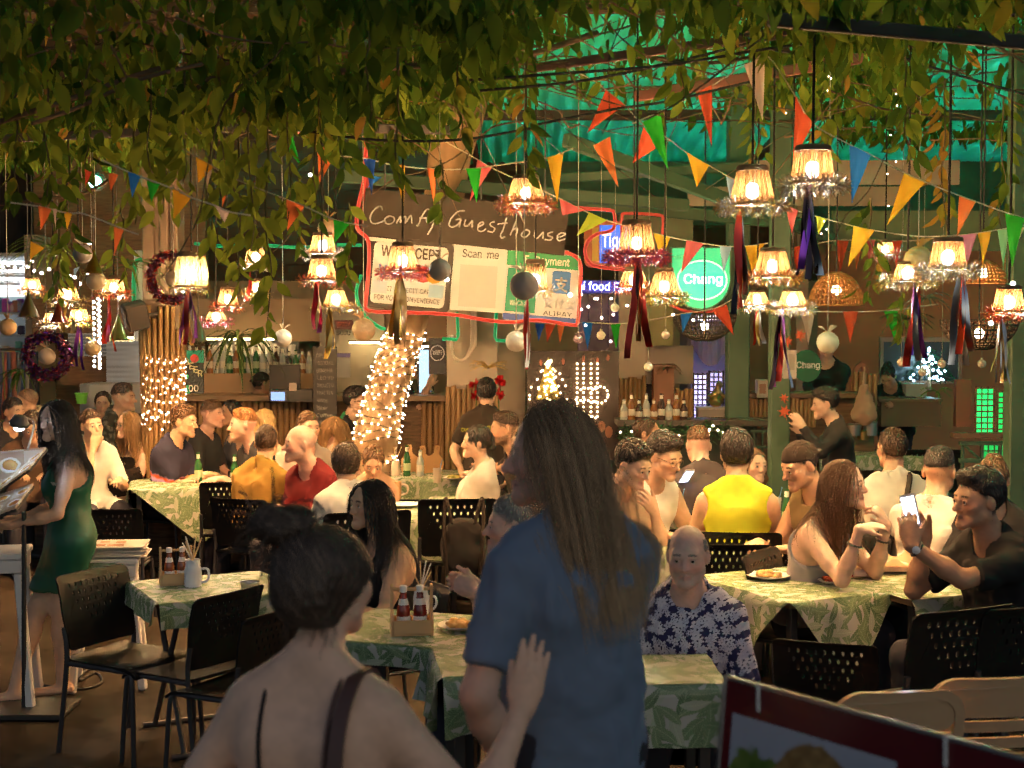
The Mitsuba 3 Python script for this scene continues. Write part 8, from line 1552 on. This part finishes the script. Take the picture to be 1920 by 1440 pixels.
# ------------------------------------------------------------------ the vine over the pergola
scene['m_leaf'] = {'type': 'principledthin', 'base_color': VC, 'roughness': .45, 'diff_trans': .7, 'spec_trans': 0.0}
g = np.random.default_rng(42)
def leaf_shape(seed):
 q = np.random.default_rng(seed); n = 7; t = np.linspace(0, 1, n); w = .26 * np.sin(np.pi * t**.8) ** .9 * (1 - .25 * t); w[0] = .012; w[-1] = .0; sag = q.uniform(.05, .3); fold = q.uniform(.1, .45); v = []
 for i in range(n):
  z = -sag * t[i]**2; v += [(-w[i] * math.cos(fold), t[i], z + w[i] * math.sin(fold)), (0, t[i], z), (w[i] * math.cos(fold), t[i], z + w[i] * math.sin(fold))]
 f = []
 for i in range(n - 1): a = i * 3; f += [[a, a + 1, a + 4], [a, a + 4, a + 3], [a + 1, a + 2, a + 5], [a + 1, a + 5, a + 4]]
 return np.array(v), np.array(f)
SHAPES_ = [leaf_shape(i) for i in range(5)]
LCOL = [(.070, .112, .016), (.046, .084, .013), (.108, .146, .021), (.15, .14, .022), (.024, .052, .011), (.25, .15, .032), (.16, .205, .03)]
LCP = [.30, .25, .18, .05, .12, .025, .075]
LEAF = [[mikit.ply(tm(*s), 'm_leaf', smooth=True, uv=encode(np.tile(np.array(c), (len(s[0]), 1)), s[1])) for c in LCOL] for s in SHAPES_]
def leaf_frame(d, nvec):
 y = nrm(d); x = nrm(np.cross(y, nvec)); return np.stack([x, y, np.cross(x, y)], 1)
def hanging(d=None):
 d = nrm(A(g.normal(0, .45), g.normal(0, .45), -1.0) if d is None else d); n = nrm(g.normal(0, 1, 3) + A(0, -.5, .3)); return leaf_frame(d, n)
def mass(leaves, col_scale=1.0):
 """many leaves as one mesh"""
 by = {}
 for p, R, s, c in leaves: by.setdefault(int(g.integers(5)), []).append((p, R, s, c))
 V, Fc, C, n = [], [], [], 0
 for k, ls in by.items():
  v, f = SHAPES_[k]; M = np.array([R * s for p, R, s, c in ls]); T_ = np.array([p for p, R, s, c in ls]); vv = np.einsum('nij,kj->nki', M, v) + T_[:, None]; N = len(ls)
  V.append(vv.reshape(-1, 3)); Fc.append((f[None] + (np.arange(N) * len(v))[:, None, None]).reshape(-1, 3) + n); C.append(np.repeat(np.array([c for *_, c in ls]) * g.uniform(.7, 1.35, (N, 1)), len(v), 0)); n += N * len(v)
 m = tm(np.vstack(V), np.vstack(Fc)); m.vcol = np.vstack(C); return m
# which parts of the roof the photograph leaves open
def hole(u, v):
 h = 0.0
 for cu, cv, ru, rv, w in ((1190, 190, 240, 190, 1.0), (1130, 60, 160, 90, .8), (1860, 130, 130, 100, 1.0), (1165, 175, 130, 120, .93), (1060, 60, 60, 40, .7), (1300, 110, 110, 70, .75), (1840, 130, 110, 80, .85), (1000, 100, 60, 70, .6), (905, 250, 70, 70, .5), (1400, 250, 120, 60, .55), (680, 230, 60, 70, .4)):
  h = max(h, w * min(1, 2.2 * max(0, 1 - ((u - cu) / ru)**2 - ((v - cv) / rv)**2) ** .5) if ((u - cu) / ru)**2 + ((v - cv) / rv)**2 < 1 else 0)
 return h
vine = thing('vine_canopy', 'dense canopy of green climbing vines over the whole restaurant', 'vine')
leaves = []
def px(p): x, z = p[0] / p[1], (p[2] - CZ) / p[1]; c, s = math.cos(PITCH), math.sin(PITCH); f = c - s * z; return CU + F * x / f, 720 - F * (s + c * z) / f
tries = 0
while len(leaves) < 10500 and tries < 120000:
 tries += 1; d = 3.9 + 8.8 * g.uniform() ** .9; u = g.uniform(-120, 2040); x = (u - CU) / F * d; z = 3.05 + .055 * (d - 4) + abs(g.normal(0, .30)) - .18 * (u < 700) * (d > 5.5) + .10 * (u > 1000)
 p = A(x, d, z); pu, pv = px(p)
 if pv < -60 or pv > 470 or g.uniform() < .93 * hole(pu, pv): continue
 clump = meshkit.noise(np.array([[x * 1.7, d * 1.7, z * 2.5]]), 3)[0]
 if g.uniform() > (clump - .27) * 2.8: continue
 lim = 250 + 110 * (1 - min(abs(pu - 150) / 420, 1)) + 60 * math.sin(pu * .011) - 40 * (1000 < pu < 1500) + 60 * (pu > 1560)
 if pv > lim: continue
 s = .045 + .115 * g.uniform()**1.3; leaves.append((p, hanging(), s, LCOL[int(g.choice(7, p=LCP))] if meshkit.noise(p[None] * 1.3, 9)[0] > .42 else LCOL[int(g.choice([1, 4, 4, 0, 1]))]))
leaves.sort(key=lambda q: q[0][1] - 10 * q[2]); vis = [q for q in leaves if 0 < px(q[0])[0] < 1920 and 0 < px(q[0])[1] < 440][:260]; ids = {id(q) for q in vis}
for p, R, s, c in vis: put('leaf', LEAF[int(g.integers(5))][LCOL.index(c)], None, parent=vine, to_world=T(M4(R, p, s).tolist()))
tag(put('foliage', mass([q for q in leaves if id(q) not in ids]), 'm_leaf', smooth=True, parent=vine), kind='stuff')
# stems: thin twigs wandering through the canopy, and a few thick limbs
mb = MB()
for i in range(230):
 d = g.uniform(5.6, 12); u = g.uniform(-60, 1980); p = A((u - CU) / F * d, d, g.uniform(3.05, 3.7) + .05 * (d - 4)); dr_ = nrm(A(g.normal(0, 1), g.normal(0, .6), g.normal(0, .22))); pts = [p]
 for k_ in range(6): dr_ = nrm(dr_ + g.normal(0, .28, 3) * A(1, 1, .5)); pts.append(pts[-1] + dr_ * g.uniform(.12, .32))
 r0 = g.uniform(.003, .009) * min(1, d / 9); mb.add(tube(catmull(pts, 3), np.linspace(r0, r0 * .5, 19), 5), A(.13, .085, .05) * g.uniform(.35, 1.3))
tag(put('twig', mb, 'm_matte', smooth=True, parent=vine), kind='stuff')
for pts, r in (([(-20, 235, 6.2), (120, 190, 6.3), (230, 150, 6.4), (300, 128, 6.5)], .016), ([(640, 134, 6.4), (800, 122, 6.6), (960, 110, 6.8), (1120, 62, 7.0)], .020), ([(60, 232, 6.0), (150, 200, 6.2), (260, 150, 6.2), (380, 120, 6.3)], .012), ([(1040, 128, 7.6), (1180, 105, 7.5), (1330, 118, 7.2), (1480, 92, 7.0)], .012), ([(370, 165, 6.6), (405, 148, 6.6), (460, 210, 6.7)], .014), ([(208, 85, 5.6), (235, 140, 5.7), (256, 180, 5.8)], .006), ([(-10, 385, 8.4), (90, 372, 8.4), (150, 365, 8.5), (220, 330, 8.6)], .012)):
 put('stem', tube(catmull([P(*q) for q in pts], 8), r * .75, 8), 'm_matte', color=(.075, .052, .034), smooth=True, parent=vine)
# dark cables slung under the pergola
ck = thing('cables', 'bundle of black cables slung through the vines at the top right', 'cables')
for i, pts in enumerate((((880, 150), (1050, 138), (1250, 122), (1450, 90), (1700, 60), (1940, 20)), ((900, 170), (1100, 150), (1300, 108), (1420, 78), (1560, 60), (1760, 30)), ((1380, 60), (1440, 90), (1500, 96), (1560, 62)), ((1505, 20), (1510, 90), (1530, 110), (1555, 96), (1560, 40)), ((1000, 235), (1150, 205), (1250, 190), (1420, 150)), ((540, 240), (700, 262), (860, 262), (1000, 240)), ((1640, 60), (1700, 110), (1760, 130), (1930, 180)))):
 put('cable', tube(catmull([P(u, v, 6.6 + .15 * i) for u, v in pts], 6), .007, 6), 'm_satin', color=(.012, .012, .012), smooth=True, parent=ck)
# vines that hang down, each a thing with its own leaves
def strand(u, v0, v1, d, n, label, wid=20, big=1.0, col=None, sway=6):
 k = thing('hanging_vine', label, 'vine'); m = 8; pts = [P(u + sway * math.sin(i * 1.3 + u) * (i / m) + g.normal(0, 2), v0 + (v1 - v0) * i / m, d + g.normal(0, .03)) for i in range(m + 1)]; c = catmull(pts, 5)
 put('stem', tube(c, np.linspace(.006, .0025, len(c)), 5), 'm_matte', color=(.07, .06, .03), smooth=True, parent=k)
 for i in range(n):
  t = ((i + g.uniform(0, .8)) / n) ** .85; p = c[min(int(t * (len(c) - 1)), len(c) - 1)]; a = g.uniform(0, 6.283); o = A(math.cos(a), math.sin(a) * .7, 0); dd = nrm(o * g.uniform(.3, .9) + A(0, 0, -1) * g.uniform(.5, 1.1)); s = g.uniform(.06, .140) * big
  ci = int(g.choice(7, p=LCP)) if col is None else int(g.choice(col)); q = p + o * g.uniform(0, wid) * d / F * .6
  put('leaf', LEAF[int(g.integers(5))][ci], None, parent=k, to_world=T(M4(leaf_frame(dd, nrm(-o + A(0, -.6, .6) + g.normal(0, .4, 3))), q, s).tolist()))
VS = [(250, 200, 420, 7.6, 26, 'vine hanging left of the left column, lower one', 40), (395, 240, 470, 7.7, 26, 'vine between the left column and the longest vine', 40), (590, 180, 420, 7.4, 24, 'vine over the orange flag left of the pink neon', 34), (448, 250, 540, 7.3, 30, 'second longest vine, hanging before the bar shelf', 34), (130, 260, 470, 8.2, 24, 'vine above the golden cone at the left', 34), (310, 250, 400, 7.5, 20, 'short vine across the post of the left column', 36), (640, 150, 330, 7.2, 20, 'vine beside the corner of the pink neon', 34), (502, 90, 640, 6.9, 44, 'longest leafy vine hanging down left of the three lamps', 34), (470, 60, 470, 6.7, 34, 'vine hanging just left of the longest one', 34), (415, 110, 390, 6.6, 26, 'vine hanging over the left column, right side', 30), (345, 120, 345, 6.5, 22, 'vine hanging over the top of the left column', 30), (280, 90, 330, 6.6, 22, 'vine hanging left of the left column', 34), (165, 120, 330, 6.8, 20, 'vine above the green flood lamp', 34), (90, 150, 420, 7.0, 26, 'vine above the lit shop at the left', 34), (30, 170, 380, 6.9, 22, 'vine at the left edge', 30), (655, 380, 520, 8.6, 16, 'short vine hanging before the card sign', 18), (690, -10, 230, 5.9, 18, 'vine of big leaves hanging at the top, left of the middle', 26), (745, 90, 345, 6.2, 24, 'vine of big leaves hanging before the pink neon', 24), (600, 30, 250, 6.1, 20, 'vine hanging above the pink neon, left end', 30), (985, 90, 335, 6.8, 26, 'vine hanging over the lamp above the name board', 26), (832, 300, 410, 8.2, 10, 'short vine before the word comfy', 12), (1545, 90, 290, 7.4, 24, 'vine with tiny lights above the largest lamp', 30), (1700, 80, 300, 7.2, 26, 'vine hanging between the blue and yellow flags', 36), (1770, 150, 430, 7.9, 30, 'yellowing vine right of the pale signboard', 34), (1880, 180, 430, 8.2, 26, 'vine at the right edge above the orange fringed lamp', 36), (1635, 370, 560, 9.2, 26, 'large leaved vine right of the woven basket lampshade', 34), (1690, 540, 640, 9.6, 14, 'tuft of vine under the gold tinselled lamp', 24), (540, 60, 420, 6.9, 30, 'vine hanging just right of the longest one', 30), (1420, 160, 300, 8.4, 18, 'vine behind the second largest lamp', 40), (860, 60, 260, 6.4, 18, 'vine hanging before the tree trunk', 26), (1280, 30, 190, 6.8, 18, 'vine hanging at the top, right of the middle', 34), (230, 380, 520, 8.8, 16, 'vine right of the grey ball at the upper left', 26), (110, 430, 560, 8.9, 18, 'vine with dark leaves before the lit shop', 24), (560, 330, 470, 8.0, 16, 'vine left of the tan ball and the upper lamp', 22)]
for q in VS: strand(*q[:6], wid=q[6], col=[3, 5, 5, 0] if 'yellowing' in q[5] else [2, 2, 2, 6] if 'longest' in q[5] or 450 > q[0] > 200 else None)
# palms and pot plants
def fronds(u, v, d, n, L, label, col=(.03, .06, .015), droop=.8):
 k = thing('palm_plant', label, 'plant'); c = P(u, v, d); q = np.random.default_rng(int(u))
 for i in range(n):
  a = q.uniform(0, 6.283); dirn = A(math.cos(a), math.sin(a) * .6, q.uniform(.1, .9)); pts = [c + dirn * L * t + A(0, 0, -droop * L * t * t) for t in np.linspace(0, 1, 8)]; mb = MB(); p = np.array(pts); t_ = np.gradient(p, axis=0); sd = np.cross(t_, A(0, 0, 1)); sd /= np.linalg.norm(sd, axis=1, keepdims=True) + 1e-9; w = L * .035 * np.sin(np.linspace(.25, 3.1, 8))[:, None]
  v_ = np.concatenate([p - sd * w, p + A(0, 0, .004), p + sd * w]); j = np.arange(7); f = np.vstack([np.stack([j, j + 8, j + 9, j + 1], 1), np.stack([j + 8, j + 16, j + 17, j + 9], 1)]); put('frond', tm(v_, np.vstack([f[:, [0, 1, 2]], f[:, [0, 2, 3]]])), 'm_leaf', color=np.array(col) * q.uniform(.6, 1.6), smooth=True, parent=k)
 put('crown', sphere(L * .05, c, 1), 'm_matte', color=(.08, .06, .03), parent=k)
fronds(447, 632, 12.0, 22, .42, 'dark palm fronds hanging behind the lit cane column', (.02, .035, .012), 1.2); fronds(240, 500, 11.0, 16, .36, 'palm fronds above the grey pipe at the left', (.04, .07, .02)); fronds(40, 700, 12.8, 16, .34, 'leafy plant at the left edge before the kitchen'); fronds(1757, 735, 13.6, 18, .16, 'small pale green pot plant on the back room counter', (.16, .24, .05)); fronds(1255, 690, 12.7, 14, .12, 'tuft of dry plant on top of the brown pillar', (.08, .06, .03)); fronds(1700, 600, 10.6, 26, .20, 'dark wreath like plant behind the violet tassel', (.03, .055, .02)); fronds(1735, 560, 11.0, 20, .2, 'silvery leaved plant behind the tinselled lamps', (.12, .15, .11)); fronds(105, 470, 10.6, 18, .4, 'palm like plant above the brown ringed lamp', (.05, .08, .02)); fronds(916, 690, 11.95, 30, .16, 'dry golden straw ornament above the head of the barman', (.42, .28, .09), .5)
for i, (u, v) in enumerate(((893, 742), (935, 738), (890, 720), (938, 715))):
 k = thing('red_flower', 'red artificial flower behind the head of the barman, ' + ('lower left', 'lower right', 'upper left', 'upper right')[i], 'flower'); c = P(u, v, 12.2); q = np.random.default_rng(i); mb = MB()
 for j in range(26): e = nrm(q.normal(0, 1, 3)) * .06; sd = nrm(np.cross(e, q.normal(0, 1, 3))) * .018; mb.add((np.array([c, c + e * .6 + sd, c + e, c + e * .6 - sd]), [[0, 1, 2, 3]]), A(.42, .02, .025) * q.uniform(.5, 1.3))
 tag(put('petals', mb, 'm_thin', smooth=False, parent=k), kind='stuff'); put('stem', cyl(c, c - A(0, -.02, .14), .004, sides=5), 'm_matte', color=(.05, .1, .03), parent=k)
# ------------------------------------------------------------------ menu boards in front
mbk = thing('menu_board', 'dark red framed menu board with a burger photo at the lower right, nearest thing', 'menu board')
a = P(1361, 1270, 3.03); b = P(1990, 1470, 2.40); b[2] = a[2]; ax = nrm(b - a); Ln = np.linalg.norm(b - a) ; nb = nrm(np.cross(ax, A(0, 0, 1))); dn = nrm(A(0, 0, -1) + nb * .10); nb = np.cross(ax, -dn); RB = np.stack([ax, -dn, nb], 1)
def mplate(x0, x1, y0, y1, z, th, color, name, m='m_satin', **kw): bb = box((x1 - x0, y1 - y0, th), ((x0 + x1) / 2, (y0 + y1) / 2, z + th / 2), bevel=min(.004, th * .4)); return put(name, tm(np.asarray(bb.vertices) @ RB.T + a, bb.faces), m, color=color, parent=mbk, **kw)
mplate(0, Ln, -.80, 0, -.012, .012, (.10, .006, .010), 'board', 'm_gloss')
for q in ((-.004, .006, -.80, .004), (Ln - .006, Ln + .004, -.80, .004)): mplate(*q, -.014, .020, (.45, .45, .47), 'edge_trim', 'm_metal')
mplate(.006, Ln - .006, -.003, .005, -.014, .020, (.45, .45, .47), 'edge_trim', 'm_metal')
def burger(p, n, uv):
 x, y = uv.x, uv.y; col = mikit.mix((.26, .27, .32), (.36, .37, .42), y); nz = fb(x * 14, y * 14, 1, 4)
 pl = mikit.smoothstep(.02, -.02, dr.sqrt(dr.square((x - .36) / .52) + dr.square((y - .30) / .50)) - 1); col = mikit.mix(C3(0), C3(.34, .34, .38), pl) + col * (1 - pl)
 let_ = dr.sqrt(dr.square((x - .20) / .30) + dr.square((y - .60) / .27)) + .35 * (nz - .5) + .12 * n3(x * 30, y * 30); a_ = mikit.smoothstep(1.0, .9, let_); col = col * (1 - a_) + mikit.mix((.05, .10, .015), (.26, .28, .07), n3(x * 26, y * 22, 3) * fb(x * 9, y * 9, 2)) * a_ * 1.3
 bn = dr.sqrt(dr.square((x - .54) / .26) + dr.square((y - .70) / .27)) + .16 * (nz - .5); b_ = mikit.smoothstep(1.0, .94, bn); col = col * (1 - b_) + mikit.mix((.14, .07, .02), (.36, .22, .08), fb(x * 22, y * 30, 5)) * b_
 return col
mat('m_burger', mikit.proc(burger), rough=.2, spec=.5)
pw, ph_ = Ln - .20, .62
qv = np.array([[.030, -.068 - ph_, .003], [.455, -.068 - ph_, .003], [.455, -.068, .003], [.030, -.068, .003]])
put('food_photo', tm(qv @ RB.T + a, [[0, 1, 2], [0, 2, 3]]), 'm_burger', uv=np.array([[0, -.45], [1, -.45], [1, 1], [0, 1.]]), smooth=False, parent=mbk)
for x in (.10, .56): put('tape', tube([a + RB @ A(x, .006, .008), a + RB @ A(x + .004, -.05, .006)], .004, 5), 'm_gloss', color=(.5, .5, .5), parent=mbk)
for x in (.1, Ln - .1): put('leg', box((.04, .03, a[2] - .5), a * A(1, 1, 0) + ax * x + nb * -.03 + A(0, 0, (a[2] - .5) / 2)), 'm_satin', color=(.05, .05, .05), parent=mbk)
# the lit menu stand at the left with its clip lamp
ms = thing('menu_stand', 'open lit picture menu on a black stand before the waitress', 'menu stand')
def foodpic(p, n, uv):
 x, y = uv.x * 2.8, uv.y * 2.6; cx, cy = dr.floor(x), dr.floor(y); fx, fy = x - cx - .5, y - cy - .5; r = mikit.cell_rand(cx, cy, 4); rr = dr.sqrt(fx * fx + fy * fy * 1.4) + .1 * n3(x * 6, y * 6, r * 9)
 a_ = mikit.smoothstep(.44, .38, rr); in_ = mikit.smoothstep(.33, .28, rr); food = mikit.mix((.34, .05, .015), (.60, .33, .06), fb(x * 5, y * 5, r * 20)); base = mikit.mix((.50, .46, .40), (.34, .20, .12), r)
 c = base * (1 - a_) + C3(.66, .64, .60) * a_; return c * (1 - in_) + food * in_
mat('m_foodpic', mikit.proc(foodpic), rough=.25, spec=.5)
for i, (q, nm) in enumerate((([(-60, 955), (52, 878), (86, 838), (-60, 852)], 'page'), ([(-70, 985), (28, 950), (62, 905), (-60, 948)], 'page'))):
 ds = (7.15, 7.25, 7.5, 7.45) if i == 0 else (7.0, 7.05, 7.25, 7.25); v = np.array([P(u, vv, dd) for (u, vv), dd in zip(q, ds)]); nn = nrm(np.cross(v[1] - v[0], v[3] - v[0])); nn = nn if nn[1] < 0 else -nn; v2 = np.vstack([v, v - nn * .012]); put(nm, tm(v2, [[0, 1, 2], [0, 2, 3], [4, 6, 5], [4, 7, 6], [0, 4, 5], [0, 5, 1], [1, 5, 6], [1, 6, 2], [2, 6, 7], [2, 7, 3], [3, 7, 4], [3, 4, 0]]), 'm_foodpic', uv=np.array([[0, 0], [1, 0], [1, .8], [0, .8]] * 2), smooth=False, parent=ms)
 put('back_cover', tm(v2 - nn * .014, [[0, 1, 2], [0, 2, 3], [4, 6, 5], [4, 7, 6], [0, 4, 5], [0, 5, 1], [1, 5, 6], [1, 6, 2]]), 'm_satin', color=(.02, .02, .022), smooth=False, parent=ms)
put('pole', cyl(P(45, 1340, 7.45) * A(1, 1, 0), P(45, 960, 7.45), .012), 'm_satin', color=(.015, .015, .016), parent=ms); put('foot', box((.5, .35, .03), P(45, 1340, 7.45) * A(1, 1, 0) + A(0, 0, .017), bevel=.008), 'm_satin', color=(.02, .02, .02), parent=ms)
cl = thing('clip_lamp', 'small clip lamp shining on the picture menu at the left', 'lamp'); c = P(36, 803, 7.25); put('bulb', sphere(.026, c, 2, (1, 1, .6)), 'm_satin', color=(.8, .8, .8), smooth=True, parent=cl, emit=np.array([1., .92, .8]) * 650, weight=.6); put('hood', lathe([(.045, -.005), (.05, .012), (.03, .05), (0, .055)], 14, c + A(0, 0, .015), frame_z(A(.2, -.1, 1))), 'm_satin', color=(.05, .05, .05), parent=cl); put('arm', tube(catmull([c + A(.03, 0, .05), P(52, 784, 7.3), P(64, 796, 7.4), P(50, 850, 7.5)], 5), .006, 6), 'm_satin', color=(.3, .3, .3), parent=cl)
wc = thing('floor_cable', 'dark cable lying on the floor under the white stool', 'cable'); put('cable', tube(catmull([A(*(P(u, v, 5535 / (v - 600))[:2]), .008) for u, v in ((70, 1292), (140, 1302), (190, 1290), (180, 1270), (150, 1285), (170, 1262), (240, 1255))], 6), .007, 6), 'm_satin', color=(.02, .02, .02), smooth=True, parent=wc)
